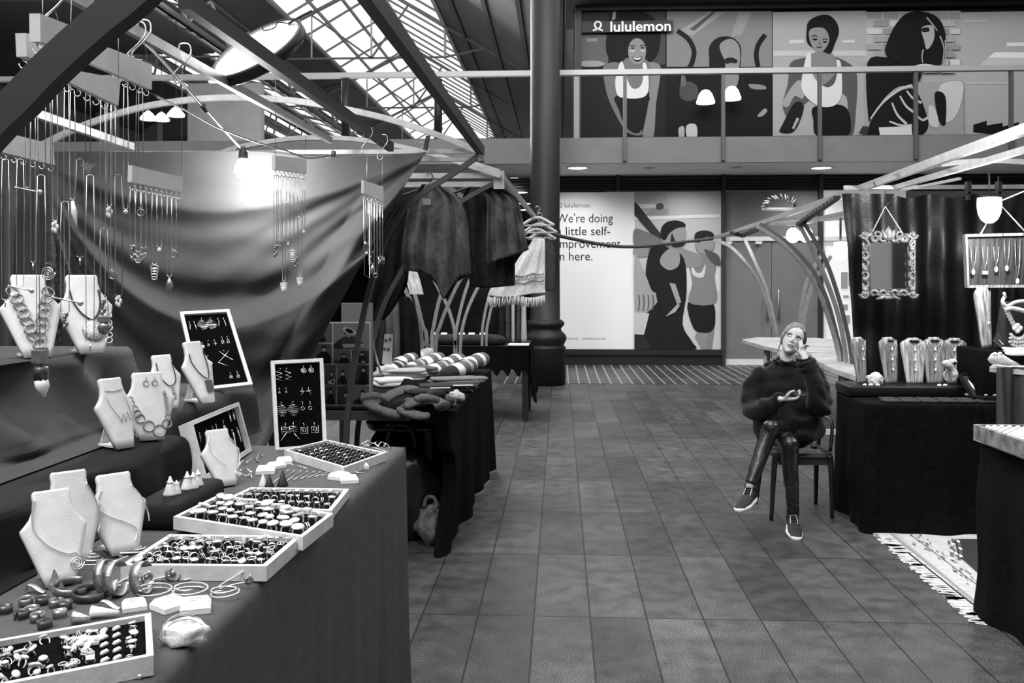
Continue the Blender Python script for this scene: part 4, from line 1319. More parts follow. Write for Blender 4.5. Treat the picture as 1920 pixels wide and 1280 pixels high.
for k in range(48):
    a_, b_ = rnd.uniform(.06, .68), rnd.uniform(.08, .92)
    put_ring(rnd.choice(RINGS_P + [RINGS_P[0], RINGS[2], RINGS[4], RINGS[6], RINGS[5]]), bil(f8, a_, b_), rnd.uniform(0, 3), rnd.uniform(.65, 1.0), 'jumbled silver ring in the mixed tray beside the pale rock', 'rings in the mixed tray', rnd.uniform(-.9, .9))
for k in range(7):
    put_ring(rnd.choice(RINGS_P + RINGS[4:]), bil(f8, rnd.uniform(.87, .97), .1 + k * .13), rnd.uniform(0, 3), rnd.uniform(.6, .8), 'silver ring beside the stud rows in the mixed tray', 'rings beside the studs in the mixed tray', rnd.uniform(-.6, .6))
# plain pendant piece in the middle of the near tray
pc = bil(f8, .66, .68)
mb = MB().box(pc + Vector((0, 0, .004)), (.03, .034, .005), Matrix.Rotation(.35, 3, 'Z')).box(pc + Vector((.006, .03, .004)), (.009, .03, .004), Matrix.Rotation(.35, 3, 'Z')).box(pc + Vector((.008, -.03, .004)), (.010, .034, .004), Matrix.Rotation(.3, 3, 'Z')).box(pc + Vector((-.014, -.03, .004)), (.008, .03, .004), Matrix.Rotation(.5, 3, 'Z'))
mb.build('pendant', PALE, None, 'flat pale figure pendant in the middle of the mixed tray by the pale rock', 'pendant')

def board_tray(name, label, c, depth, rim=0.014, group='earring boards', back=None):
    """upright board: corners TL TR BR BL in world space"""
    n = (c[1] - c[0]).cross(c[3] - c[0]).normalized()
    if n.dot(Vector((0, 0, EYE)) - c[0]) < 0:
        n = -n
    ctr = (c[2] + c[3]) / 2
    t = thing(name, label, 'board', ctr, group)
    inn = []
    for i, p in enumerate(c):
        d1_ = (c[(i + 1) % 4] - p).normalized(); d2_ = (c[i - 1] - p).normalized()
        inn.append(p + (d1_ + d2_) * rim)
    mb = MB()
    for i in range(4):
        j = (i + 1) % 4
        mb.add([c[i], c[j], inn[j], inn[i], c[i] - n * depth, c[j] - n * depth, inn[j] - n * depth * .5, inn[i] - n * depth * .5], [(0, 1, 2, 3), (0, 1, 5, 4), (3, 2, 6, 7)])
    mb.add([p - n * depth for p in c], [(0, 1, 2, 3)])
    sub(mb, 'tray_frame', RIMW, t)
    f = [p - n * (depth * .45) for p in inn]
    mb = MB().add(f + [p - n * .004 for p in f], [(0, 1, 2, 3), (4, 5, 6, 7), (0, 1, 5, 4), (1, 2, 6, 5), (2, 3, 7, 6), (3, 0, 4, 7)])
    sub(mb, 'velvet_pad', VEL, t)
    return t, f, n
# silver wire earrings: unit shapes in x (right) and z (up), hook at the top, about 1 high
def earring_shape(kind, side):
    z_ = []
    if kind == 'zig':
        z_ = [(0, .9)] + [((.22 if k % 2 else -.22) + .1 * side, .8 - .14 * k) for k in range(6)]
        return [(z_, .045)]
    if kind == 'wave':
        q = [(0, .95)]
        for k in range(7):
            wv = (.16, .26, .34, .38, .34, .24, .14)[k]
            q += [(-wv, .86 - .12 * k), (wv, .80 - .12 * k)]
        return [(q, .04)]
    if kind == 'disc': return [([(.3 * math.cos(a), .45 + .3 * math.sin(a)) for a in [math.pi * 2 * k / 14 for k in range(15)]], .05), ([(-.25, .45), (.25, .45)], .06), ([(0, .75), (0, .95)], .04), ([(-.2, .58), (.2, .58)], .08), ([(-.2, .33), (.2, .33)], .08)]
    if kind == 'drop': return [([(-.12, .4), (.12, .4), (.12, .15), (-.12, .15), (-.12, .4)], .07), ([(0, .42), (0, .75), (.08, .85), (0, .95)], .035)]
    if kind == 'curl': return [([(0, .95), (-.05, .7), (.25, .62), (.05, .5), (-.3, .6), (-.1, .72), (.1, .55), (.25 * side, .1)], .04)]
    if kind == 'hoop': return [([(.2 * math.cos(a), .25 + .2 * math.sin(a)) for a in [math.pi * 2 * k / 14 for k in range(15)]], .045), ([(0, .45), (0, .7), (.07, .85), (0, .95)], .035)]
    if kind == 'ladder': return [([(-.2, .8), (.2, .74), (-.24, .66), (.24, .6), (-.2, .52), (.2, .48), (0, .4), (.3 * side, .02)], .05), ([(-.24, .82), (-.2, .4)], .035), ([(0, .82), (0, 1)], .04)]
    if kind == 'square':
        q = []
        for k in range(9):
            R = .05 + .055 * k
            a = math.pi / 4 + k * math.pi / 2
            q.append((R * math.cos(a) * 1.1, .38 + R * math.sin(a) * 1.1))
        return [(q, .045), ([(0, .75), (.05, .95)], .04)]
    if kind == 'stick': return [([(0, .85), (.02, .6), (.06 * side, .3), (.05 * side, .05)], .10), ([(0, .85), (-.05, 1)], .03)]
    if kind == 'tri': return [([(0, .75), (-.12, .02), (.14, .02), (0, .75)], .06), ([(.01, .6), (.01, .1)], .13), ([(0, .75), (.05, .95)], .03)]
    if kind == 'plate': return [([(0, .5), (0, .05)], .2), ([(-.17, .5), (-.17, .05), (.17, .05), (.17, .5), (-.17, .5)], .03), ([(0, .52), (.03, .9)], .04)]
    if kind == 'spir': return [([(.30 * k / 30 * math.cos(k * .6), .35 + .30 * k / 30 * math.sin(k * .6)) for k in range(31)], .05), ([(0, .65), (0, .95)], .04)]
    if kind == 'sqr2': return [([(-.13, .52), (.13, .52), (.13, .28), (-.13, .28), (-.13, .52)], .05), ([(-.13, .25), (.13, .25), (.13, .0), (-.13, .0), (-.13, .25)], .05), ([(0, .55), (.03, .9)], .04)]
    if kind == 'dia': return [([(-.26, 1), (.0, .68), (.24, .47), (.46, .27), (.02, .0), (-.44, .27), (-.22, .47), (.0, .68), (.26, 1)], .03)]
    if kind == 'twist': return [([(-.1, .95), (-.12, .7), (.05, .5), (.2 * side, .3), (.0, .1), (.12, .0)], .06)]
    return [([(0, .9), (0, .1)], .08)]
KN = dict(zig='zigzag wire', wave='layered wire leaf', disc='round banded', drop='tiny square drop', curl='looped wire', hoop='small hoop drop', ladder='tangled wire', square='square spiral', stick='curved stick', tri='pointed triangle', plate='flat rectangular', spir='round spiral', sqr2='double square', dia='large open diamond', twist='twisted wire')
def earrings(f, n, items, board):
    """items: kind, column position, row position, height (m), spread"""
    ex = (f[1] - f[0]).normalized()
    ez = (f[0] - f[3]).normalized()
    for kind, a, b, h, spread, where in items:
        for side in ((-1, 1) if kind != 'dia' else (1,)):
            p = bil(f, a + side * spread, b) + n * 0.004
            mb = MB()
            for pts_, r in earring_shape(kind, side):
                q = [p + ex * (x * h) + ez * ((z - .5) * h) for x, z in pts_]
                mb.tube(q, r * h * .62 if r < .09 else (r * h * .62, r * h * .25), 5, up=n if r >= .09 else None)
            mb.ball(p + ez * (.5 * h), .0025, 6, None, 0, 4)
            lab = '%s earring%s, %s on the %s' % (KN[kind], (', left one' if side < 0 else ', right one') if kind != 'dia' else '', where, board)
            mb.build('earring', SV, None, lab, 'earring', 'earrings on the ' + board)
def c4(l):
    return [P(u, v, Y) for u, v, Y in l]
T2, g2, n2 = board_tray('earring_board', 'tall pale framed black board of wire earrings standing at the table end', c4([(508, 676, 3.66), (606, 671, 3.74), (613, 838, 3.62), (517, 846, 3.55)]), 0.03)
earrings(g2, n2, [('zig', .19, .14, .055, .07, 'at top left'), ('disc', .72, .09, .034, .085, 'at top right'), ('drop', .15, .33, .022, .075, 'in the second row'), ('curl', .66, .36, .034, .07, 'in the third row'), ('wave', .24, .56, .062, .13, 'in the middle'), ('hoop', .66, .53, .034, .085, 'right of the middle'), ('ladder', .26, .82, .068, .09, 'at bottom left'), ('square', .70, .80, .042, .12, 'at bottom right')], 'tall black board')
T1, g1, n1_ = board_tray('earring_board', 'leaning pale framed black board of earrings in front of the drape', c4([(337, 584, 3.84), (430, 579, 3.92), (474, 720, 3.72), (371, 732, 3.66)]), 0.03)
earrings(g1, n1_, [('stick', .14, .16, .045, .055, 'at top left'), ('wave', .48, .15, .062, .10, 'at top middle'), ('stick', .82, .14, .045, .065, 'at top right'), ('spir', .18, .44, .03, .075, 'in row two at left'), ('plate', .47, .42, .03, .07, 'in row two, centre'), ('sqr2', .78, .39, .032, .06, 'in row two at right'), ('twist', .24, .66, .055, .07, 'in the third row'), ('dia', .68, .64, .075, .0, 'in the third row'), ('plate', .20, .88, .034, .055, 'at bottom left'), ('plate', .76, .88, .03, .075, 'at bottom right')], 'leaning black board')
T3c = [PX(358, 790, -1.205), PX(448, 753, -1.215), PX(473, 845, -1.17), PX(387, 900, -1.135)]
T3, g3, n3 = board_tray('earring_board', 'pale box frame of earrings propped behind the spiral collar stand', T3c, 0.045)
earrings(g3, n3, [('curl', .22, .30, .035, .07, 'at top left'), ('spir', .58, .28, .036, .085, 'at top middle'), ('tri', .88, .14, .042, .045, 'at top right'), ('hoop', .46, .28, .03, .04, 'left of the spirals'), ('tri', .62, .72, .06, .07, 'at bottom middle'), ('stick', .86, .62, .06, .06, 'at bottom right')], 'box frame of earrings')

# ---------------------------------------------------------------- little white boxes, cones, wire pieces on the table
WC = CARD()
def ring_box(u, v, w, lab, ang, z=ZT + .001):
    p = PZ(u, v, z)
    t = thing('ring_box', lab, 'box', p, 'white ring boxes')
    t.matrix_world = Matrix.Translation(p) @ Matrix.Rotation(ang, 4, 'Z')
    h = w * .36
    lpart(MB().box((0, 0, h * .45 / 2), (w, w, h * .45)), 'base', WC, t)
    a_, b_ = w / 2, w * .38
    mb = MB().loft([[Vector((x * a_, y * a_, h * .5)) for x, y in ((-1, -1), (1, -1), (1, 1), (-1, 1))], [Vector((x * b_, y * b_, h)) for x, y in ((-1, -1), (1, -1), (1, 1), (-1, 1))]], True, 0, False)
    lid = lpart(mb, 'lid', WC, t)
    mk = MB().tube([Vector((.2 * w * math.cos(k * .5), .14 * w * math.sin(k * .5), h + .0006)) for k in range(11)], .0007, 4)
    o = lpart(mk, 'mark', mat('grey pencil line', 0.35, 0.7), lid)
    return t
for u, v, w, lab, ang in ((498, 886, .062, 'white ring box at the far end, left of the others', .25), (518, 876, .05, 'small white ring box between two bigger ones', .9), (533, 868, .055, 'white ring box nearest the tall earring board', .3),
                          (674, 877, .058, 'white ring box against the corner of the tray of dark bands', .35), (637, 897, .056, 'white ring box left of its twin at the table edge', -.5), (655, 903, .056, 'white ring box at the table edge, in front of its twin', .3),
                          (252, 1140, .045, 'white box with an oval sketched on its lid, near the cuffs', .5), (318, 1140, .055, 'white box between the oval one and the edge box', -.6), (367, 1143, .058, 'white box nearest the table edge, behind the pale rock', .35)):
    ring_box(u, v, w, lab, ang)
def cone(u, v, h, lab, z, m, tip=None):
    p = PZ(u, v, z)
    mb = MB().lathe([(h * .36, 0), (h * .34, h * .1), (h * .04, h)], p, 14)
    return mb.build('ring_cone', m, None, lab, 'ring cone', 'ring cones')
SATIN = mat('pale satin cone', 0.6, 0.5, 0, 0.2, 80)
for k, (u, v, h) in enumerate(((319, 928, .052), (331, 926, .038), (351, 917, .05), (362, 915, .046), (371, 910, .046))):
    cone(u, v, h, 'pale ring cone on the black block, %s from the left' % ('first', 'second', 'third', 'fourth', 'fifth')[k], ZT + .068, SATIN)
    p = PZ(u, v, ZT + .068)
    put_ring(RINGS[4 if k % 2 else 2], p + Vector((0, 0, h * .42)), .5 * k, .95, 'silver ring slipped on the ring cones of the black block', 'rings on the cones')
for k, (u, v, h, m) in enumerate(((505, 913, .042, CD), (530, 910, .05, CD), (493, 912, .04, SATIN))):
    cone(u, v, h, 'ring cone behind the tucked tray, %s' % ('black and shorter', 'black and taller', 'pale one')[k], ZT + .001, m)
# fan of thin pins on the cloth
for k in range(9):
    a_, b_ = PZ(512 + 13 * k, 905 - 2 * k, ZT + .003), PZ(540 + 12 * k, 882 + .6 * k, ZT + .003)
    mb = MB().tube([a_, b_], .0013, 5).ball(b_, .003, 6, None, 0, 4)
    mb.build('hair_pin', SV, None, 'thin silver pin in the fan of pins beside the tray of dark bands', 'pin', 'fan of pins')
for k, (q, lab) in enumerate((((570, 868, 640, 884), 'long thin silver wire lying along the tray of dark bands'), ((548, 872, 575, 878), 'short silver twist left of the long wire'), ((640, 884, 682, 887), 'long fine chain in front of the table edge boxes'), ((684, 836, 728, 848), 'thin silver pin at the far corner of the table'))):
    a_, b_ = PZ(q[0], q[1], ZT + .003), PZ(q[2], q[3], ZT + .003)
    MB().tube([a_, (a_ + b_) / 2 + Vector((0, .004, .002)), b_], .0016, 5).ball(a_, .004, 6, None, 0, 4).build('silver_pin', SV, None, lab, 'pin')
# small earrings lying around the foot of the collar stand
for k, (u, v) in enumerate(((445, 878), (455, 870), (462, 884), (472, 866), (470, 894), (448, 892), (486, 858), (700, 836), (715, 834), (726, 838), (690, 832))):
    p = PZ(u, v, ZT + .004)
    mb = MB()
    d = Vector((math.cos(k * 1.3), math.sin(k * 1.3), 0))
    mb.tube(spline([p - d * .022, p + Vector((0, 0, .012)), p + d * .02, p + d * .034 + Vector((0, 0, .006))], 4), .0017, 5).ball(p - d * .022, .0055, 8)
    mb.build('ear_wire', SV if k % 3 else DSV, None, ('bead-tipped wire earring lying beside the spiral collar stand' if k < 7 else 'bead-tipped wire earring at the far edge of the table'), 'earring', 'loose wire earrings by the collar stand' if k < 7 else 'loose wire earrings at the far edge')
# bracelets
def band(p, R, w, th, a0, a1, tilt, yaw, m, lab, name='cuff', cat='cuff', grp='metal cuffs'):
    n_ = 26
    rings = []
    for k in range(n_ + 1):
        a_ = a0 + (a1 - a0) * k / n_
        d = Vector((math.cos(a_), math.sin(a_), 0))
        rings.append([d * R + Vector((0, 0, -w / 2)), d * (R + th) + Vector((0, 0, -w / 2)), d * (R + th) + Vector((0, 0, w / 2)), d * R + Vector((0, 0, w / 2))])
    mb = MB().loft(rings, True, 0, True)
    o = mb.build(name, m, None, lab, cat, grp)
    o.matrix_world = Matrix.Translation(p) @ Matrix.Rotation(yaw, 4, 'Z') @ Matrix.Rotation(tilt, 4, 'X')
    return o
HAM = mat('hammered grey metal', 0.4, 0.35, 0.85, 0.25, 60, 0.3, 90)
DKM = mat('dark oxidised metal', 0.10, 0.35, 0.7, 0.3, 60)
for k, (u, v, R, w, tilt, yaw, m, lab) in enumerate(((266, 1112, .032, .022, 1.40, 1.55, HAM, 'upright hammered cuff nearest the wire bangles'), (218, 1115, .034, .02, 1.38, 1.5, HAM, 'upright shiny cuff in the middle of the cuffs'), (198, 1112, .034, .018, 1.35, 1.6, HAM, 'upright cuff left of the shiny one'),
                                             (172, 1120, .036, .017, .06, .2, DKM, 'dark flat cuff lying open before the upright ones'), (135, 1108, .036, .016, .12, 1.0, DSV, 'grey flat cuff lying left of the dark one'))):
    p = PZ(u, v, ZT + .002)
    lift = (R + .002) if tilt > 1 else w / 2 + .003
    band(Vector((p.x, p.y, ZT + lift)), R, w, .0018, .5, 2 * math.pi - .5, tilt, yaw, m, lab)
for k, (u, v) in enumerate(((48, 1135), (80, 1133), (105, 1138), (122, 1142), (60, 1152), (40, 1160), (70, 1165), (10, 1150), (112, 1158), (84, 1178))):
    p = PZ(u, v, ZT)
    band(p + Vector((0, 0, .009)), .0115, .015, .0018, .25, 2 * math.pi - .1, rnd.uniform(-.15, .15), k * .9, DKM if k % 2 else DSV, 'wide dark band ring standing loose behind the mixed tray by the pale rock', 'ring', 'ring', 'loose wide rings')
for k, (u, v, lab) in enumerate(((60, 1110, 'white folded strip ring left of the flat cuffs'), (198, 1141, 'silver folded strip ring before the dark cuff'), (100, 1105, 'tall pale pointed fold beside the frontmost stand'), (170, 1158, 'pale rolled cone behind the mixed tray by the pale rock'), (135, 1168, 'short pale wedge behind the mixed tray by the pale rock'))):
    p = PZ(u, v, ZT + .002)
    if k == 2:
        mb = MB().loft([[p + Vector((-.012, 0, 0)), p + Vector((.02, .006, 0)), p + Vector((.018, .014, 0))], [p + Vector((0, 0, .042)), p + Vector((.003, .002, .042)), p + Vector((.002, .003, .042))]], True, 0, False)
    elif k in (3, 4):
        d = Vector((.05, .012, 0)) * (1 if k == 3 else .6)
        mb = MB().tube([p + Vector((0, 0, .012)), p + d + Vector((0, 0, .006))], [.012, .005], 10)
    else:
        mb = MB().tube(spline([p + Vector((-.012, 0, .004)), p + Vector((-.008, 0, .016)), p + Vector((.004, 0, .014)), p + Vector((.02, -.004, .006)), p + Vector((.03, -.004, .002))], 4), (.0012, .007), 8, up=(0, 0, 1))
    mb.build('strip_ring', SV if k != 3 else PALE, None, lab, 'ring')
# wire bangles in loose coils
for k, (u, v, R) in enumerate(((290, 1113, .036), (358, 1110, .036), (422, 1115, .03))):
    p = PZ(u, v, ZT + .004)
    pts_ = [p + Vector((R * (1 - .05 * (q / 14)) * math.cos(q * .42 + k), R * .92 * math.sin(q * .42 + k), .0006 * q)) for q in range(int(14 * 1.9))]
    MB().tube(pts_, .0019, 6).build('wire_bangle', SV, None, 'coiled wire bangle on the cloth, %s of three along the edge' % ('leftmost', 'middle', 'rightmost')[k], 'bangle', 'coiled wire bangles')
# torque bracelets with round ends
for k, (u, v, R) in enumerate(((275, 1085, .012), (325, 1078, .017), (398, 1075, .015), (466, 1090, .009))):
    p = PZ(u, v, ZT + .012)
    t = thing('torque_bracelet', 'wire bracelet with a round coiled end before the long tray, %s of four' % ('first', 'second', 'third', 'fourth')[k], 'bracelet', PZ(u, v, ZT), 'coil-ended bracelets')
    sub(MB().tube(spline([p, p + Vector((-.03, -.01, -.004)), p + Vector((-.055, -.02, -.009)), p + Vector((-.06, -.002, -.008)), p + Vector((-.035, .025, .004)), p + Vector((-.02, .04, .012))], 6), .0019, 6), 'wire', SV, t)
    mb = MB()
    for q in range(3):
        mb.torus(p + Vector((0, -.002 * q, .004)), R - .0022 * q, .0018, Matrix.Rotation(1.25, 3, 'X') @ Matrix.Rotation(.3 * q, 3, 'Y'), 18, 5)
    mb.ball(p + Vector((0, 0, .004)), R * .5, 8)
    sub(mb, 'coil', DSV, t)
# spiral collars lying by the near stands
for k, (u, v, R) in enumerate(((172, 1052, .026), (250, 1030, .03))):
    p = PZ(u, v, ZT + .006)
    q = [p + Vector((R * j / 40 * math.cos(j * .5), R * .8 * j / 40 * math.sin(j * .5), .004 + .02 * (1 - j / 40) * (1 if k == 0 else .3))) for j in range(41)]
    MB().tube(q, .0017, 6).build('spiral_brooch', SV, None, 'silver wire spiral lying %s' % ('between the two near stands' if k == 0 else 'against the left end of the long tray'), 'brooch')
    q = spline([p + Vector((-.05, -.02, 0)), p + Vector((-.02, -.045, .004)), p + Vector((.04, -.03, .004)), p + Vector((.07, .01, .006)), p + Vector((.05, .03, .004))], 6)
    MB().tube(q, .0018, 6).build('wire_collar', SV, None, 'open silver wire collar lying %s' % ('in front of the spiral by the frontmost stand' if k == 0 else 'beside the left rim of the long tray'), 'collar')
for k, (q, lab) in enumerate((((162, 1030, 185, 1025), 'flat silver bar leaning by the near stands'), ((208, 1040, 238, 1022), 'broad silver bar leaning on the curved wire stand'), ((200, 1062, 240, 1042), 'slim silver stick beside the long tray'), ((272, 875, 325, 858), 'long flat silver clasp on the black cloth'))):
    a_ = PZ(q[0], q[1], ZT + .004 if k < 3 else ZT + .03); b_ = PZ(q[2], q[3], ZT + .012 if k < 3 else ZT + .05)
    MB().bar([a_, b_], .010 if k != 2 else .005, .003).build('silver_bar', SV, None, lab, 'silver bar')
# pale rock with chain
p = PZ(343, 1185, ZT + .018)
t = thing('pale_rock', 'pale lumpy rock with a fine bracelet laid over it at the table edge', 'rock', PZ(343, 1190, ZT))
def rock(c, r, seed):
    mb = MB()
    n_, m_ = 18, 12
    rings = []
    for i in range(m_ + 1):
        a_ = -math.pi / 2 + math.pi * i / m_
        ring = []
        for k in range(n_):
            b_ = 2 * math.pi * k / n_
            d = Vector((math.cos(a_) * math.cos(b_), math.cos(a_) * math.sin(b_), math.sin(a_)))
            s_ = 1 + .35 * noise.noise(d * 1.7 + Vector((seed, 0, 0))) + .12 * noise.noise(d * 5 + Vector((0, seed, 0)))
            ring.append(c + Vector((d.x * r[0] * s_, d.y * r[1] * s_, d.z * r[2] * s_)))
        rings.append(ring)
    return mb.loft(rings, True, 0, True)
sub(rock(p, (.044, .03, .024), 3.2), 'stone', mat('white quartz rock', 0.8, 0.6, 0, 0.12, 40, 0.5, 60), t)
tb = thing('bracelet', 'fine chain bracelet draped over the pale rock at the table edge', 'bracelet', p)
sub(MB().tube(spline([p + Vector((-.034, -.024, -.006)), p + Vector((-.026, -.006, .022)), p + Vector((0, .004, .032)), p + Vector((.026, .008, .022))], 6), .0018, 5), 'chain', DSV, tb)
sub(MB().tube(spline([p + Vector((-.03, -.03, -.006)), p + Vector((-.012, -.018, .024)), p + Vector((.014, -.008, .027)), p + Vector((.034, .0, .014))], 6), .0018, 5), 'chain', SV, tb)
# loose key-like pin at the very front
a_, b_ = PZ(190, 1278, ZT + .003), PZ(262, 1268, ZT + .003)
MB().tube([a_, b_], .0014, 5).ball(b_, .005, 8).build('silver_pin', SV, None, 'slim ball-headed pin on the cloth in front of the mixed tray by the rock', 'pin')

# ---------------------------------------------------------------- pale hook boards hanging from the rails
BW = mat('pale hook board', 0.66, 0.7, 0, 0.06, 20)
def hook_board(label, c, hooks, th=0.012, strings=(), shooks=(), h0=.05, h1=.95):
    """c: TL TR BR BL world corners"""
    ctr = sum(c, Vector()) / 4
    t = thing('hook_board', label, 'hook board', ctr, 'hanging hook boards')
    n = (c[1] - c[0]).cross(c[3] - c[0]).normalized()
    if n.dot(Vector((0, 0, EYE)) - ctr) < 0: n = -n
    sub(MB().slab(c, -n * th), 'panel', BW, t)
    ex = (c[2] - c[3]).normalized()
    pos = []
    for k in range(hooks):
        p = c[3].lerp(c[2], h0 + (h1 - h0) * (k / (hooks - 1) if hooks > 1 else .5)) - n * th * .5
        q = [p + Vector((0, 0, .002)), p - Vector((0, 0, .008))] + [p + Vector((0, 0, -.014)) + n * (.008 * math.sin(a_)) + Vector((0, 0, .007 * math.cos(a_))) for a_ in [math.pi * 2 * j / 10 for j in range(9)]]
        sub(MB().tube(q, .0015, 5), 'hook', SV, t)
        pos.append(p + Vector((0, 0, -.021)))
    for a_, b_ in strings:
        sub(MB().tube([a_, b_], .0009, 4), 'string', DSV, t)
    for a_ in shooks:
        q = [a_ + Vector((.012 * math.cos(k), 0, .05 + .03 * k / 3 + .02 * math.sin(k))) for k in (0, .8, 1.6, 2.4, 3.2)] 
        q = spline([a_ + Vector((.0, 0, -.05)), a_ + Vector((-.018, -.01, -.065)), a_ + Vector((-.022, -.012, -.035)), a_ + Vector((.004, 0, 0)), a_ + Vector((.02, .01, .03)), a_ + Vector((.014, .012, .06)), a_ + Vector((-.012, .01, .062)), a_ + Vector((-.018, .01, .045))], 5)
        sub(MB().tube(q, .0022, 6), 's_hook', SV, t)
    return t, pos
def strand(name, label, p, length, pend_, gap=.006, m=None, group='hanging necklaces', r=.0011, cat='necklace', beads=0):
    t = thing(name, label, cat, p, group)
    m = m or SV
    b_ = p + Vector((0, 0, -length))
    e = Vector((.78, .62, 0)) * gap
    sub(MB().tube([p - e * .7, p - e * .9 + Vector((0, 0, -length * .3)), b_ - e * .8], r, 5).tube([p + e * .7, p + e * .9 + Vector((0, 0, -length * .3)), b_ + e * .8], r, 5).tube([b_ - e * .8, b_ + Vector((0, 0, -.004)), b_ + e * .8], r, 5).tube([p - e * .7, p + Vector((0, 0, .004)), p + e * .7], r, 5), 'chain', m, t)
    if beads:
        mb = MB()
        for k in range(beads):
            mb.ball(p + e * (.6 if k % 2 else -.6) + Vector((0, 0, -length * (k + 1) / (beads + 1.5))), .0045, 6, None, 0, 4)
        sub(mb, 'beads', PALE, t)
    mb = MB()
    mp = SV
    q = b_ + Vector((0, 0, -.006))
    rx_ = Matrix.Rotation(math.pi / 2, 3, 'X')
    if pend_ == 'leaf':
        mb.tube([q, q - Vector((0, 0, .02)), q - Vector((0, 0, .036)), q - Vector((0, 0, .05))], [(.002, .002), (.011, .004), (.010, .004), (.001, .001)], 10); mp = DSV
    elif pend_ == 'loops':
        for k in range(5):
            mb.torus(q + Vector((0, 0, -.008 * k - .004)), .012 - .001 * k, .0014, rx_, 14, 5, 0, 1, .5)
    elif pend_ == 'bow':
        for a_ in (-.9, -.35, .35, .9):
            mb.torus(q + Vector((.016 * math.sin(a_), 0, -.016 * math.cos(a_))), .011, .0013, rx_ @ Matrix.Rotation(-a_, 3, 'Z'), 14, 5, 0, .5, 1.2)
    elif pend_ == 'crystal':
        mb.box(q + Vector((0, 0, -.008)), (.02, .018, .014)).tube([q - Vector((0, 0, .016)), q - Vector((0, 0, .03)), q - Vector((0, 0, .042))], [.011, .009, .001], 7); mp = PALE
    elif pend_ == 'tri':
        mb.slab([q + Vector((-.022, 0, .004)), q + Vector((.022, 0, .004)), q + Vector((0, 0, -.022))], Vector((0, .003, 0))); mp = DSV
    elif pend_ == 'square':
        for s_ in (.014, .009, .004):
            mb.tube([q + Vector((x * s_, 0, -.016 + z * s_ * 1.2)) for x, z in ((-1, -1), (1, -1), (1, 1), (-1, 1))], .0014, 4, True)
    elif pend_ == 'ring':
        mb.torus(q + Vector((0, 0, -.01)), .010, .002, rx_, 16, 5); mp = DSV
    elif pend_ == 'frame':
        pass
    elif pend_ == 'ball':
        mb.ball(q + Vector((0, 0, -.004)), .0065, 8); mp = PALE
    elif pend_ == 'cluster':
        for k in range(5):
            mb.ball(q + Vector((.004 * math.cos(k * 2), .003 * math.sin(k), -.008 * k)), (.005, .004, .0075), 8, None, 0, 5)
        mp = DSV
    elif pend_ == 'spiral':
        mb.tube([q + Vector((.020 * k / 45 * math.cos(k * .42), 0, -.022 + .020 * k / 45 * math.sin(k * .42))) for k in range(46)], .0016, 5)
    elif pend_ == 'shard':
        mb.tube([q, q + Vector((.004, 0, -.03)), q + Vector((.012, 0, -.07))], [(.004, .002), (.009, .003), (.001, .001)], 6); mp = PALE
    elif pend_ == 'bar':
        mb.tube([q + Vector((-.035, 0, .004)), q + Vector((.035, 0, -.010))], .0022, 6).ball(q + Vector((.036, 0, -.010)), .008, 8).ball(q + Vector((-.036, 0, .004)), .004, 8)
    elif pend_ == 'stone':
        mb.box(q + Vector((0, 0, -.006)), (.026, .02, .014)).ball(q + Vector((0, 0, -.028)), (.017, .013, .018), 10); mp = DSV
    elif pend_ == 'flower':
        for k in range(5):
            a_ = k * 1.256
            mb.ball(q + Vector((.006 * math.cos(a_), 0, -.012 + .010 * math.sin(a_))), (.0045, .004, .0075), 8, None, 0, 5)
        mp = PALE
    else:
        mb.tube([q, q - Vector((0, 0, .02))], [.003, .0015], 6)
    if mb.v:
        sub(mb, 'pendant', mp, t)
    return t

# board near the middle of the drape
x5 = -1.165
c5 = [PX(248, 310, x5), PX(343, 332, x5), PX(343, 361, x5), PX(247, 341, x5)]
HB, pos = hook_board('hook board with ten hooks left of the glowing bulb', c5, 10, strings=[(PX(340, 331, x5), PX(342, 118, x5)), (PX(254, 311, x5), PX(256, 168, x5))], shooks=[PX(343, 118, x5), PX(256, 82, x5)])
for k, (ln, pd, lab) in enumerate(((.150, 'cluster', 'beaded drop on the first hook'), (.165, 'bow', 'wire bow on the second hook'), (.155, 'tri', 'flat triangle on the third hook'), (None, '', ''), (.20, 'loops', 'stacked loops on the fifth hook'), (.15, 'ball', 'short chain with a ball on the sixth hook'), (None, '', ''), (.235, 'leaf', 'longest chain with a dark leaf on the eighth hook'), (.155, 'ring', 'chain with a small ring on the ninth hook'), (None, '', ''))):
    if ln is None: continue
    strand('necklace', '%s, board left of the bulb' % lab, pos[k], ln, pd, .008)
# board at the bulb
c6 = [P(516, 291, 3.2), P(575, 298, 3.5), P(575, 326, 3.5), P(516, 318, 3.2)]
HB, pos = hook_board('small hook board right of the glowing bulb', c6, 8, strings=[(P(516, 291, 3.2), P(517, 125, 3.2)), (P(573, 298, 3.5), P(573, 166, 3.5))])
for k, (ln, pd, lab) in enumerate(((.24, 'cluster', 'small dark drops on the first hook'), (.22, 'ring', 'ring on the second hook'), (.37, 'crystal', 'longest chain with capped crystal on the third hook'), (.23, 'drop', 'slim drop on the fourth hook'), (.26, 'loops', 'loops on the fifth hook'), (.29, 'cluster', 'dark cluster on the sixth hook'), (.36, 'crystal', 'long chain with a pale crystal on the seventh hook'), (.19, 'ball', 'short chain with ball on the last hook'))):
    strand('necklace', '%s, board right of the bulb' % lab, pos[k], ln, pd, .006, beads=1 if k in (3, 6) else 0)
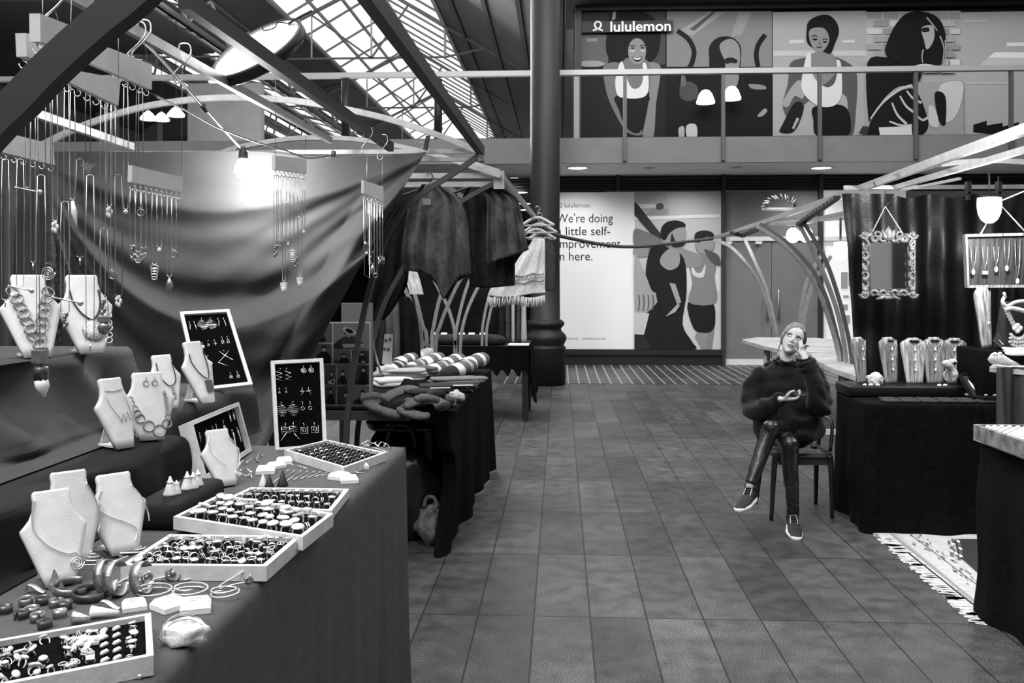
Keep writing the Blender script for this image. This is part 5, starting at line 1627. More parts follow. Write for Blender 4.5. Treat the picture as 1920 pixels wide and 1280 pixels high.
# board in front of the rolled drape edge
c7 = [P(682, 338, 4.25), P(719, 350, 4.55), P(719, 379, 4.55), P(682, 362, 4.25)]
HB, pos = hook_board('narrow hook board before the rolled edge of the drape', c7, 7, strings=[(P(688, 340, 4.27), P(688, 290, 4.27)), (P(717, 349, 4.53), P(717, 292, 4.53))], shooks=[P(689, 262, 4.27), P(718, 276, 4.53)])
t = thing('necklace', 'tall open wire rectangle hanging from the first hook before the rolled drape', 'necklace', pos[0], 'hanging necklaces')
q_ = [pos[0], P(683, 515, 4.27), P(693, 521, 4.35), P(693, 378, 4.35)]
sub(MB().tube(q_, .0016, 5), 'chain', SV, t)
sub(MB().tube([P(683, 452, 4.27), P(693, 462, 4.35)], .0016, 5).ball(P(685, 456, 4.27), .007), 'bead', PALE, t)
for k, (ln, pd, lab) in enumerate(((.24, 'ball', 'chain with a pale ball on the second hook'), (.26, 'cluster', 'chain with beads on the third hook'), (.29, 'leaf', 'chain with a leaf on the fourth hook'), (.33, 'ring', 'longest chain with a ring on the fifth hook'), (.25, 'drop', 'chain with a slim drop on the sixth hook'), (.245, 'square', 'chain with a square spiral on the last hook'))):
    strand('necklace', '%s of the narrow board' % lab, pos[k + 1], ln, pd, .008)
# board at the left edge
x4 = -1.6
c4_ = [PX(18, 250, x4), PX(100, 271, x4), PX(103, 309, x4), PX(0, 284, x4)]
HB, pos = hook_board('hook board at the left edge beside the frame leg', c4_, 6, h0=.1)
# the two long boards under the dark beam
x2 = -1.16
c2 = [PX(160, 72, x2), PX(285, 121, x2), PX(285, 168, x2), PX(140, 106, x2)]
HB2, pos2 = hook_board('long hook board under the dark curved leg, its far end nearest the mirror', c2, 6, .014, h0=.45, h1=.95, strings=[(PX(278, 119, x2), PX(270, 75, x2)), (PX(190, 84, x2), PX(200, 30, x2))], shooks=[PX(266, 78, x2)])
x3 = -1.12
c3 = [PX(122, 128, x3), PX(226, 148, x3), PX(222, 198, x3), PX(126, 152, x3)]
HB3, pos3 = hook_board('lower hook board tucked below the long one', c3, 6, .014, h0=.06, strings=[(PX(222, 148, x3), PX(222, 46, x3)), (PX(130, 130, x3), PX(134, -4, x3))])
c1 = [PX(75, 25, -0.93), PX(150, 55, -0.93), PX(150, 98, -0.93), PX(76, 78, -0.93)]
HB1, pos1 = hook_board('blurred hook board above the curved leg with a big steel hook over it', c1, 3, .02, strings=[(PX(110, 40, -.93), PX(104, 22, -.93))], shooks=[PX(104, 10, -.93)])
c0 = [PX(48, 62, -1.0), PX(112, 70, -1.0), PX(112, 130, -1.0), PX(50, 106, -1.0)]
HB0, pos0 = hook_board('short hook board at the far left end behind the blurred one', c0, 2, .02, strings=[(PX(80, 66, -1.0), PX(80, -10, -1.0))])
STRANDS = [(38, 300, 535, 2.75, 'bar', 'ending in a bar across the far left chain stand'), (62, 210, 490, 2.6, 'drop', 'left of the spiral one'), (90, 170, 492, 2.45, 'spiral', 'with a round wire spiral'), (52, 250, 350, 2.7, 'bar', 'with a short slanted bar'),
           (103, 140, 412, 2.3, 'flower', 'with a pale flower'), (125, 150, 556, 2.3, 'bar', 'with a thin bar over the second tall stand'), (122, 380, 585, 2.32, 'cluster', 'with a twisted dark drop over the second tall stand'), (136, 180, 372, 2.35, 'shard', 'with a pale shard'),
           (165, 175, 306, 2.35, 'tri', 'with a pale triangle'), (193, 190, 560, 2.4, 'cluster', 'with a bead bundle low down'), (205, 195, 385, 2.45, 'flower', 'with a small blossom'), (212, 200, 505, 2.45, 'ring', 'with a dark ring'),
           (236, 160, 390, 2.5, 'ball', 'with a white bead'), (264, 165, 388, 2.62, 'ring', 'with a dark loop by the ten-hook board'), (195, 430, 590, 2.38, 'stone', 'with a capped grey stone'), (169, 330, 640, 2.42, 'drop', 'reaching the top step'), (77, 330, 648, 2.3, 'stone', 'with a dark block'),
           (10, 300, 560, 2.75, 'drop', 'at the far left edge'), (150, 300, 480, 2.5, 'drop', 'behind the pale triangle'), (222, 330, 552, 2.45, 'flower', 'beside the white bead')]
for u, v0, v1, Y, pd, lab in STRANDS:
    a_, b_ = P(u, v0, Y), P(u, v1, Y)
    top = P(u, min(v0, 170), Y)
    strand('necklace', 'long hanging necklace %s' % lab, top if v0 < 260 else a_, (top if v0 < 260 else a_).z - b_.z, pd, .007 if v0 < 260 else .012, None if u % 3 else DSV, 'long necklaces at the left')
# quartz point
p = P(77, 690, 2.25)
t = thing('quartz_pendant', 'large white quartz point under a dark metal cap, hanging low at the left', 'pendant', p)
s_ = 2.25 / F
sub(MB().tube([P(77, 712, 2.25), P(80, 725, 2.25), P(83, 745, 2.25)], [13 * s_, 13 * s_, 2 * s_], 8), 'quartz', PALE, t)
sub(MB().lathe([(13 * s_, 0), (14 * s_, 22 * s_), (10 * s_, 26 * s_)], P(77, 712, 2.25), 12), 'cap', DKM, t)
sub(MB().box(P(75, 668, 2.25), (24 * s_, 20 * s_, 24 * s_)), 'block', DSV, t)
sub(MB().tube([P(77, 690, 2.25), P(75, 656, 2.25)], .003, 6).tube([P(75, 656, 2.25), P(72, 330, 2.25), P(70, 130, 2.25)], .001, 5), 'cord', DSV, t)

# ---------------------------------------------------------------- round mirror under the rails
c_ = P(481, 90, 3.3)
vd = (Vector((0, 0, EYE)) - c_).normalized()
rt = Vector((math.cos(YAW), math.sin(YAW), 0))
upv = rt.cross(vd) * -1
if upv.z < 0: upv = -upv
nrm = (rt * -.47 + upv * .80 + vd * .40).normalized()
xa = nrm.orthogonal().normalized()
M = basis(xa, nrm.cross(xa), nrm, c_)
t = thing('round_mirror', 'round dark-rimmed mirror hanging tilted from the stall frame, white with reflected sky', 'mirror', c_)
t.matrix_world = M
R = 96 * 3.3 / F
lpart(MB().lathe([(0, .020), (R * .5, .016), (R * .9, .006), (R * .97, 0)], (0, 0, 0), 48, None, 0, False), 'glass', mat('bright mirror glass', 0.95, 0.12, 0.7), t)
lpart(MB().lathe([(R * .95, .002), (R * .98, .008), (R * 1.02, .004), (R * 1.02, -.03), (R * .98, -.036), (0, -.036)], (0, 0, 0), 48, None, 0, False), 'rim', mat('black rim', 0.01, 0.4), t)
inv = M.inverted()
w_ = [inv @ P(u, v, 3.26) for u, v in ((492, 48), (495, 57), (515, 52), (521, 42), (545, 45))]
lpart(MB().tube(spline(w_, 5), .0022, 6), 'hanging_wire', CD, t)
w_ = [inv @ P(u, v, 3.32) for u, v in ((540, 45), (565, 30), (585, 20))]
lpart(MB().tube(w_, .004, 6), 'bracket', CD, t)

# ---------------------------------------------------------------- bulb on its cables
BP = P(456, 318, 4.62)
t = thing('bulb_lamp', 'bare glowing bulb in a black socket hanging before the drape', 'lamp', BP)
s_ = 4.5 / F
sub(MB().lathe([(2 * s_, 26 * s_), (9 * s_, 20 * s_), (15 * s_, 6 * s_), (16 * s_, -4 * s_), (11 * s_, -15 * s_), (2 * s_, -19 * s_)], BP, 20), 'bulb', mat('glowing bulb glass', 1.0, 0.4, emit=900), t)
sub(MB().lathe([(3 * s_, 46 * s_), (8 * s_, 42 * s_), (9 * s_, 24 * s_), (10 * s_, 20 * s_)], BP, 14).tube([BP + Vector((-.03, 0, .10)), BP + Vector((.03, 0, .10))], .012, 6), 'socket', CD, t)
cab = [P(255, 67, 2.6), P(300, 110, 3.0), P(384, 204, 3.8), P(452, 278, 4.62), BP + Vector((0, 0, 40 * s_))]
sub(MB().tube(spline(cab, 5), .006, 6), 'cable', CD, t)
sub(MB().torus(P(383, 203, 3.8), .016, .006, Matrix.Rotation(1, 3, 'Y'), 12, 6).ball(P(380, 198, 3.8), .013), 'cable_tie', CD, t)
t = thing('power_cable', 'thin black cable sagging across the stall from the hook board to the drape clip', 'cable', P(480, 265, 4.4))
sub(MB().tube(spline([P(285, 177, 2.65), P(350, 208, 3.2), P(410, 240, 3.8), P(480, 266, 4.4), P(530, 280, 4.7), P(575, 296, 4.8), P(622, 291, 4.84)], 6), .0042, 6), 'cable', CD, t)
# ================================================================ MIDDLE: KNITWEAR STALL
# ---------------------------------------------------------------- frames of the stalls behind
fr2 = stall_frame('market_stall', 'bent metal frame of the knitwear stall with ponchos hung on its near rail', (-1.1, 7.5, 0))
Y2 = 6.15
c2_ = P(940, 331, Y2)
xl2 = -2.9
rail(fr2, [Vector((xl2, Y2, ZR)), Vector((c2_.x, Y2, ZR))], 0.03, 0.035, GALV)
rail(fr2, [Vector((xl2, Y2 + .02, ZR - .055)), Vector((c2_.x, Y2 + .02, ZR - .055))], 0.03, 0.035, GALV)
sub(MB().box2((c2_.x - .05, Y2 - .025, ZR - .09), (c2_.x + .02, Y2 + .03, ZR + .03)), 'corner_plate', GALV, fr2)
far2 = PZ(1003, 407, ZR)
rail(fr2, [c2_, far2], 0.03, 0.045, GALV)
rail(fr2, [P(815, 336, Y2), P(866, 370, 7.3)], 0.03, 0.04, GALV, 'brace')
rail(fr2, [P(872, 302, Y2), P(937, 322, Y2)], 0.03, 0.03, GALV, 'brace')
leg(fr2, [(940, 338), (895, 360), (850, 390), (792, 450), (745, 522), (712, 592), (690, 680), (676, 770), (669, 832), (667, 960)], Y2, 0.03, 0.03)
arch = spline([P(u, v, Y2 - .06) for u, v in ((330, 330), (420, 285), (480, 270), (560, 259), (650, 260), (720, 269), (800, 286), (872, 308), (938, 330))], 5)
rail(fr2, arch, 0.03, 0.03, GALV, 'arch')
leg(fr2, [(700, 470), (740, 505), (762, 548), (782, 592), (791, 650)], 8.2, 0.03, 0.03, GALV)
leg(fr2, [(735, 480), (765, 520), (779, 556), (792, 608), (801, 650)], 8.4, 0.03, 0.03, GALV)
leg(fr2, [(870, 470), (845, 510), (826, 555), (814, 608), (810, 652)], 8.2, 0.03, 0.03, GALV)
leg(fr2, [(900, 480), (866, 520), (845, 561), (826, 608), (817, 655)], 8.4, 0.03, 0.03, GALV)
fr3 = stall_frame('market_stall', 'bent metal frame standing farther back behind the hanging ponchos', (-0.9, 10, 0))
for q in ([(935, 470), (905, 500), (880, 527), (861, 592), (853, 655)], [(955, 480), (925, 505), (901, 530), (873, 592), (863, 658)]):
    leg(fr3, q, 9.3, 0.03, 0.03, GALV)
for q in ([(960, 500), (930, 525), (917, 555), (907, 600), (904, 640)], [(975, 505), (945, 530), (928, 555), (916, 600), (912, 640)]):
    leg(fr3, q, 10.6, 0.03, 0.03, GALV)
leg(fr3, [(800, 500), (822, 540), (845, 590), (855, 655)], 9.3, 0.03, 0.03, GALV)
zfar = far2.z
rail(fr3, [far2 + Vector((0.02, .3, 0)), PZ(1022, 450, ZR)], 0.03, 0.045, GALV)

# ---------------------------------------------------------------- the table and its cloth
Z2 = 0.85
T2a, T2b = PZ(835, 769, Z2), PZ(918, 692, Z2)
BKC = BLACKCLOTH()
t = thing('market_table', 'black-topped trestle table of the knitwear stall', 'table', (T2a.x - .6, (T2a.y + T2b.y) / 2, 0), 'market tables')
sub(MB().box2((T2a.x - 1.25, T2a.y, Z2 - .03), (T2b.x - .01, T2b.y, Z2 - .004)), 'tabletop', BKC, t)
for x in (T2a.x - 1.15, T2a.x - .16):
    for y in (T2a.y + .45, T2b.y - .15):
        sub(MB().box2((x - .02, y - .02, 0), (x + .02, y + .02, Z2 - .03)), 'leg', DK, t)
sub(MB().box2((T2a.x - 1.25, T2a.y - .015, Z2 - .06), (T2a.x - .2, T2a.y, Z2 - .006)), 'edge_strip', mat('grey table edge', 0.10, 0.5), t)
def side_pt(s, tt):
    # s along the aisle edge, tt down
    y = T2a.y + (T2b.y - T2a.y) * s
    x = T2a.x + (T2b.x - T2a.x) * s
    near = max(0.0, 1 - s / .16)
    far = max(0.0, (s - .82) / .18)
    y2 = y + .18 * math.sin(math.pi * tt) * near * (1 if tt > .3 else .4)
    x2 = x + .012 + .05 * tt * far + (.025 * math.sin(s * 17 + 1) + .015 * math.sin(s * 39)) * tt + .05 * near * math.sin(tt * 5.0) * tt
    return Vector((x2, y2, Z2 + .004 - (Z2 - .006) * tt))
def top_pt(s, tt):
    y = T2a.y + (T2b.y - T2a.y) * s
    x = T2a.x + (T2b.x - T2a.x) * s
    return Vector((x + .012 - 1.26 * tt, y, Z2 + .004 + fold((x, y, 0), 8, .002)))
mb = MB().grid(side_pt, 80, 30).grid(top_pt, 40, 10)
mb.grid(lambda s, tt: side_pt(0, tt) + Vector((-.10 * s * (1 - .5 * tt), -.012 * math.sin(s * 3) + .03 * s * math.sin(6 * tt), 0)), 8, 30)
mb.build('tablecloth', BKC, None, 'black cloth falling to the floor on the aisle side of the knitwear table', 'tablecloth')

# ---------------------------------------------------------------- hanging garments
def garment(name, label, cat, rows, Y, m, depth=.05, folds=7, amp=.012, hem=None, group=None, parent=None, seed=0, nu=48, nv=40, extra=None, y2=None):
    """rows: (v, uL, uR) from top to bottom; a closed hanging shape with folds; hem(s) adds pixels at the bottom"""
    sp = spline([Vector((r[0], r[1], r[2])) for r in rows], 6)
    V0, V1 = rows[0][0], rows[-1][0]
    def lr(v):
        for a, b in zip(sp, sp[1:]):
            if a.x <= v <= b.x and b.x > a.x:
                k = (v - a.x) / (b.x - a.x)
                return a.y + (b.y - a.y) * k, a.z + (b.z - a.z) * k
        return sp[-1].y, sp[-1].z
    rings = []
    for j in range(nv + 1):
        tt = j / nv
        v = V0 + (V1 - V0) * tt
        uL, uR = lr(v)
        ring = []
        for k in range(nu):
            a = 2 * math.pi * k / nu
            s = .5 + .5 * math.cos(a)
            front = math.sin(a)
            u = uL + (uR - uL) * s
            vv = v + (hem(s) * tt ** 3 if hem else 0)
            Yk = Y if y2 is None else Y + (y2 - Y) * s
            p = P(u, vv, Yk)
            fd = (math.sin(folds * s * 3.1 + seed + 1.5 * tt) + .5 * math.sin(folds * s * 7.3 + 2 * seed)) * amp * min(1, .25 + tt * 1.3)
            fd += noise.noise(Vector((s * 4 + seed, tt * 3, 0))) * amp
            p.y -= front * depth * min(1, .35 + tt) + fd * (1 if front >= 0 else .3)
            ring.append(p)
        rings.append(ring)
    mb = MB().loft(rings, True, 0, True)
    if parent is not None:
        return sub(mb, name, m, parent)
    return mb.build(name, m, None, label, cat, group)
GN = GARMENT()
GN2 = mat('dark grey knit', 0.022, 0.95, 0, 0.35, 25, 0.5, 260, spec=0.1)
BKG = mat('black wool', 0.009, 0.95, 0, 0.3, 25, 0.4, 200, spec=0.05)
def hanger(parent, u, v, Y, w, drop, m, hook=True):
    s = Y / F
    c = P(u, v, Y)
    pts = [c + Vector((-w / 2, 0, -drop)), c + Vector((-w * .2, 0, -drop * .25)), c, c + Vector((w * .2, 0, -drop * .25)), c + Vector((w / 2, 0, -drop))]
    mb = MB().tube(spline(pts, 5), .009, 7)
    if hook:
        q = [c, c + Vector((0, 0, .05)), c + Vector((.02, 0, .075)), c + Vector((0, 0, .10)), c + Vector((-.022, 0, .085))]
        mb.tube(spline(q, 4), .003, 5)
    return sub(mb, 'hanger', m, parent)
t = thing('poncho', 'dark grey knitted poncho with a pointed hem hanging on the near rail', 'poncho', P(815, 480, 6.1), 'hanging ponchos')
hanger(t, 806, 352, 6.12, .36, .05, CD)
def hem1(s):
    x = 1 - s
    pts = [(0, 6), (.25, 6), (.44, 16), (.62, 62), (.8, 20), (1, 10)]
    for (a, b), (c, d) in zip(pts, pts[1:]):
        if a <= s <= c: return b + (d - b) * (s - a) / (c - a)
    return 0
garment('body', None, None, [(345, 792, 824), (356, 784, 838), (372, 774, 860), (400, 766, 872), (440, 760, 878), (480, 757, 881), (502, 758, 881)], 6.1, GN, .055, 9, .05, hem1, parent=t, seed=1)
sub(MB().box2(P(793, 372, 6.02), P(808, 384, 6.03)), 'label_tag', mat('grey woven tag', .14, .8), t)
t = thing('poncho', 'dark grey knitted poncho with a short cape sleeve beside the fringed scarf', 'poncho', P(925, 460, 6.3), 'hanging ponchos')
hanger(t, 893, 350, 6.32, .40, .06, CD)
garment('body', None, None, [(342, 884, 908), (352, 878, 920), (372, 866, 955), (400, 872, 968), (440, 876, 966), (490, 878, 966), (530, 880, 966)], 6.33, GN2, .05, 7, .03, lambda s: 10 - 8 * abs(s - .4), parent=t, seed=4)
garment('cape', None, None, [(350, 905, 925), (362, 908, 955), (376, 914, 972), (400, 914, 978), (430, 914, 984), (455, 914, 989), (468, 914, 992)], 6.2, GN, .05, 6, .04, lambda s: 26 * (1 - s), parent=t, seed=7)
garment('black_garment', 'black garment hanging between the rolled drape and the ponchos', 'garment', [(395, 735, 760), (420, 716, 764), (470, 700, 766), (530, 690, 764), (575, 684, 740), (600, 682, 720)], 6.35, BKG, .06, 6, .02, group='dark hanging clothes', seed=2)
garment('black_garment', 'black garment hanging behind the ponchos, under their hems', 'garment', [(480, 770, 880), (540, 765, 890), (600, 765, 895), (640, 765, 900)], 12.2, BKG, .08, 6, .03, group='dark hanging clothes', seed=5)
garment('black_garment', 'black garment hanging under the fringed scarf beside the pale strips', 'garment', [(540, 885, 965), (600, 882, 968), (648, 880, 970)], 11.9, BKG, .06, 9, .03, group='dark hanging clothes', seed=6)
# coats on the left side of the knitwear stall
CO = mat('grey coat', 0.075, 0.9, 0, 0.15, 12, 0.2, 150)
garment('coat', 'grey coat hanging behind the photo board', 'coat', [(556, 722, 738), (566, 714, 747), (600, 716, 749), (640, 720, 750), (692, 722, 750)], 7.9, CO, .06, 4, .02, group='hanging coats', seed=3)
garment('coat', 'black coat hanging right of the grey one', 'coat', [(556, 752, 766), (572, 746, 778), (620, 748, 786), (690, 750, 790)], 8.0, BKG, .06, 4, .02, group='hanging coats', seed=8)
garment('coat', 'dark coat hanging left of the grey one, behind the curved legs', 'coat', [(590, 694, 716), (600, 690, 724), (650, 690, 722), (704, 692, 720)], 7.7, GN2, .06, 4, .02, group='hanging coats', seed=9)
PS = mat('pale scarf wool', 0.62, 0.9, 0, 0.15, 40, 0.3, 200)
garment('scarf', 'pale fringed scarf end glimpsed under the left poncho', 'scarf', [(500, 757, 778), (520, 760, 786), (552, 768, 794)], 7.4, PS, .02, 4, .01, seed=3)
# paper tag card and pale rod
p = P(726, 654, 6.6)
t = thing('price_tag', 'tall white tag card with small dark pictures in front of the coats', 'tag', P(726, 684, 6.6))
sub(MB().slab([P(721, 626, 6.6), P(737, 627, 6.6), P(734, 684, 6.6), P(716, 682, 6.6)], Vector((0, .003, 0))), 'card', mat('white tag card', 0.6, 0.7), t)
for (u, v) in ((723, 638), (731, 636), (721, 654), (728, 655)):
    sub(MB().box(P(u, v, 6.597), (.016, .002, .02)), 'picture', mat('dark tag print', 0.06, 0.7), t)
MB().tube([P(694, 632, 5.9), PZ(716, 706, Z2 + .01)], .009, 8).build('pale_rod', mat('white rod', 0.7, 0.5), None, 'slanted white rod beside the photo board', 'rod')

# ---------------------------------------------------------------- photo collage board at the end of the table
YC = 5.46
a, b = P(560, 773, YC), P(694, 604, YC)
t = thing('photo_board', 'white board with a grid of photographs behind the curved stall legs', 'board', ((a.x + b.x) / 2, YC, a.z))
sub(MB().box2((a.x, YC, a.z), (b.x, YC + .012, b.z)), 'board', mat('white board edge', .62, .6), t)
pr = Print(lambda u, v, k: P(u, v, YC - .0015 - k * .0005))
cells = [(562, 606, 622, 641, .35), (625, 606, 692, 654, .40), (578, 644, 622, 681, .30), (625, 657, 658, 681, .30), (660, 657, 692, 681, .22), (609, 684, 630, 721, .25), (632, 684, 660, 721, .3), (662, 684, 692, 721, .2), (609, 724, 630, 758, .26), (632, 724, 660, 758, .22), (662, 724, 692, 758, .32), (562, 684, 606, 758, .3)]
rc = random.Random(9)
for k, (u0, v0, u1, v1, g) in enumerate(cells):
    pr.rect(u0, v0, u1, v1, g)
    w_, h_ = u1 - u0, v1 - v0
    ox, hw_, top_ = rc.uniform(-.18, .18), rc.uniform(.22, .4), rc.uniform(.38, .62)
    pr.poly([(u0 + w_ * min(.97, max(.03, .5 + ox + x * hw_)), v0 + h_ * y) for x, y in ((-1, .96), (-.95, top_ + .2), (-.5, top_ + .02), (-.1, top_ - .06), (.45, top_), (.9, top_ + .16), (1, .96))], rc.choice([.08, .12, .2]))
    pr.oval(u0 + w_ * (.5 + ox), v0 + h_ * (top_ - .14), w_ * .10, h_ * .13, .48)
    pr.poly([(u0 + w_ * (.5 + ox + x * .13), v0 + h_ * (top_ - .14 + y * .17)) for x, y in ((-1, .1), (-.8, -.7), (0, -1.05), (.8, -.7), (1, .1), (.5, -.3), (-.4, -.35))], .05)
    pr.rect(u0 + w_ * rc.uniform(.05, .6), v0 + h_ * .8, u0 + w_ * rc.uniform(.65, .95), v0 + h_ * .95, rc.choice([.1, .5]))
    if k in (1, 5):
        pr.oval(u0 + w_ * (.45 if k == 1 else .7), v0 + h_ * (.3 if k == 1 else .85), w_ * .2, h_ * .14, .65, .4)
        pr.oval(u0 + w_ * (.45 if k == 1 else .7), v0 + h_ * (.3 if k == 1 else .85), w_ * .12, h_ * .08, .1, .4)
    pr.poly([(u0, v1 - .3), (u0, v0 + h_ * .8), (u0 + w_ * .2, v0 + h_ * .72), (u0 + w_ * .3, v1 - .3)], .15, False)
pr.done('photographs', t)
sign('CURIOUSYAK', 610, 770, 40, 8.5, YC - .0045, INK, t)
p0, p1 = P(640, 608, 5.75), P(697, 568, 5.75)
MB().box2((p0.x, 5.75, Z2), (p1.x, 5.79, p1.z)).build('grey_panel', mat('grey display panel', .17, .7), None, 'plain grey panel standing above the photo board', 'panel')

# ---------------------------------------------------------------- knitwear piled on the table
KN1 = mat('grey wool', 0.14, 0.95, 0, 0.35, 60, 0.6, 240)
KN2 = mat('charcoal wool', 0.03, 0.95, 0, 0.35, 60, 0.6, 240)
KN3 = mat('pale wool', 0.5, 0.95, 0, 0.2, 60, 0.5, 240)
BAND = mat('white paper band', 0.85, 0.6)
def sock(k, u, v, L, w, ang, mA, mB, lab, z=0.0, pitch=.15):
    c = PZ(u, v, Z2 + z + w * .35)
    t = thing('sock_pair', lab, 'socks', c, 'folded sock pairs')
    w *= 1.3; L *= 1.1
    R = Matrix.Rotation(ang, 4, 'Z') @ Matrix.Rotation(-pitch, 4, 'Y')
    t.matrix_world = Matrix.Translation(c) @ R
    n_ = 12
    def cap(x0, x1, n=8, inf=1.0):
        rings = []
        for i in range(n + 1):
            f = i / n
            x = x0 + (x1 - x0) * f
            e = min((x + L / 2) / (w * .5), (L / 2 - x) / (w * .3), 1)
            e = math.sqrt(max(.02, 1 - (1 - e) ** 2)) * inf
            rings.append([Vector((x, w * .5 * e * math.cos(a) * (1 + .04 * math.sin(3 * a + k)), w * .33 * e * math.sin(a))) for a in [2 * math.pi * q / n_ for q in range(n_)]])
        return rings
    lpart(MB().loft(cap(-L / 2, -L * .08)), 'toe', mA, t)
    lpart(MB().loft(cap(-L * .08, L / 2)), 'leg', mB, t)
    lpart(MB().loft(cap(-L * .12, L * .06, 3, 1.05)), 'paper_band', BAND, t)
    lpart(MB().loft(cap(L * .22, L * .30, 2, 1.05)), 'stripe', BAND if k % 2 else KN3, t)
    return t
SK = [(733, 694, .26, .12, .9, KN2, KN2, 'leftmost dark roll of socks at the front row'), (752, 679, .30, .11, .8, KN2, KN1, 'grey banded socks second from the left, behind'), (772, 690, .28, .11, .75, KN2, KN1, 'banded socks in the middle of the front row'), (800, 680, .32, .12, .75, KN2, KN1, 'tallest banded socks rising at the back of the pile'),
      (815, 694, .28, .12, .7, KN2, KN1, 'dark-toed socks right of the middle in front'), (838, 682, .32, .12, .75, KN2, KN1, 'banded socks behind the rightmost front pair'), (858, 694, .30, .13, .7, KN2, KN1, 'rightmost dark-toed socks in the front row'), (880, 682, .34, .13, .75, KN2, KN1, 'banded socks at the far right corner of the pile'), (785, 668, .28, .10, .85, KN1, KN3, 'pale socks at the back left of the pile')]
for k, q in enumerate(SK):
    sock(k, *q, z=.03 if k in (1, 3, 5, 7) else .0 if k != 8 else .05, pitch=.25)
def folded(u, v, sx, sy, sz, ang, m, name, lab, z=0.0, cat='knitwear', layers=3):
    c = PZ(u, v, Z2 + .006 + z)
    t = thing(name, lab, cat, c, 'folded knitwear')
    t.matrix_world = Matrix.Translation(c) @ Matrix.Rotation(ang, 4, 'Z')
    for k in range(layers):
        h = sz / layers
        mb = MB()
        rings = []
        n_ = 28
        for (zz, e) in ((0, .96), (h * .25, 1.0), (h * .75, 1.0), (h, .95)):
            ring = []
            for q in range(n_):
                a_ = 2 * math.pi * q / n_
                cx_, sy_ = math.cos(a_), math.sin(a_)
                x = sx / 2 * math.copysign(abs(cx_) ** .45, cx_) * e
                y = sy / 2 * math.copysign(abs(sy_) ** .45, sy_) * e
                wv = 1 + .05 * math.sin(3 * a_ + k * 2)
                ring.append(Vector((x * wv, y * wv, zz + h * k + .006 * noise.noise(Vector((x * 20, y * 20, k + u))))))
            rings.append(ring)
        lpart(mb.loft(rings), 'fold', m, t)
    return t
folded(757, 710, .34, .26, .075, .3, KN3, 'scarf_stack', 'pale folded scarves at the left of the knitwear table', layers=4)
folded(736, 722, .26, .20, .05, .5, mat('white cotton', .78, .9), 'scarf_stack', 'white folded cloth in front of the pale scarves', layers=2)
folded(790, 703, .34, .10, .07, -.7, KN1, 'knit_roll', 'grey ribbed roll lying across the middle of the knitwear', z=.01, layers=3)
folded(858, 716, .42, .20, .035, .35, mat('fringed grey wool', .22, .95, 0, .3, 60, .5, 240), 'fringed_scarf', 'grey fringed scarf folded at the aisle edge of the table', layers=2)
folded(838, 731, .40, .22, .04, .2, KN2, 'glove_stack', 'black folded gloves with white bands near the aisle edge', layers=3)
for k, (u, v) in enumerate(((825, 727), (868, 722))):
    MB().box(PZ(u, v, Z2 + .052), (.13, .03, .003), Matrix.Rotation(.2, 3, 'Z')).build('paper_band', BAND, None, 'white paper label on the black gloves, %s' % ('left, longer' if k == 0 else 'right, shorter'), 'label')
# fringe
fr_ = MB()
for k in range(14):
    a_ = PZ(872 + k * 1.6, 727 - k * 1.7, Z2 + .03)
    fr_.tube(spline([a_, a_ + Vector((.03, -.012, .0)), a_ + Vector((.055, -.03, -.022))], 3), .0022, 4)
fr_.build('scarf_fringe', mat('fringed grey wool', .22), bpy.data.objects['fringed_scarf'], None)
bpy.data.objects['scarf_fringe'].matrix_parent_inverse = bpy.data.objects['fringed_scarf'].matrix_world.inverted()
# mittens and long gloves tumbling over the near edge
def mitten(pts, rad, m, lab, thumb=None, cuff=True):
    t = thing('mitten', lab, 'mitten', pts[0], 'knitted mittens')
    q = spline(pts, 6)
    n_ = len(q)
    rr = []
    for i in range(n_):
        f = i / (n_ - 1)
        e = math.sqrt(max(.05, 1 - max(0, (f - .8) / .2) ** 2))
        rr.append((rad * e * .42, rad * e * (1.15 if .35 < f < .8 else 1.0)))
    sub(MB().tube(q, rr, 12, up=(0, 0, 1)), 'hand', m, t)
    if cuff:
        mb = MB()
        cu = []
        for i in range(max(3, n_ // 4)):
            cu.append(((rad * .58 + .003 * (i % 2)), rad * 1.05 + .003 * (i % 2)))
        sub(mb.tube(q[:max(3, n_ // 4)], cu, 14, up=(0, 0, 1)), 'cuff', m, t)
    if thumb:
        th = spline(thumb, 4)
        sub(MB().tube(th, [rad * .42] * (len(th) - 2) + [rad * .38, rad * .15], 9), 'thumb', m, t)
    return t
MT = mat('heather grey wool', 0.12, 0.95, 0, 0.45, 90, 0.7, 200)
def tp(u, v, h): return PZ(u, v, Z2 + h)
YE = T2a.y
mitten([tp(838, 752, .04), tp(800, 742, .05), tp(775, 752, .05), P(760, 768, YE - .03), P(790, 780, YE - .07), P(806, 776, YE - .06)], .055, MT, 'long heather mitten curling over the near edge of the table', None)
mitten([P(694, 742, YE - .02), P(702, 762, YE - .06), P(722, 772, YE - .05), P(754, 780, YE - .04)], .062, MT, 'ribbed heather mitten hanging at the left end of the near edge')
mitten([tp(712, 752, .05), tp(735, 740, .07), tp(765, 728, .09), tp(772, 734, .09)], .05, MT, 'heather mitten lying on top of the pile pointing back')
mitten([tp(822, 741, .08), tp(795, 734, .09), tp(770, 736, .10)], .05, KN2, 'dark mitten across the top of the mitten pile')
mitten([tp(832, 762, .03), tp(815, 750, .06), tp(785, 742, .08)], .05, MT, 'heather mitten pointing to the aisle, topmost at right', [tp(820, 750, .08), tp(800, 746, .1), tp(776, 748, .1)])
mb = MB().box(tp(834, 750, .03), (.10, .12, .05), Matrix.Rotation(.5, 3, 'Z'))
mb.build('small_box', mat('grey carton', .2, .7), None, 'small carton with a pale end at the near aisle corner of the table', 'box')
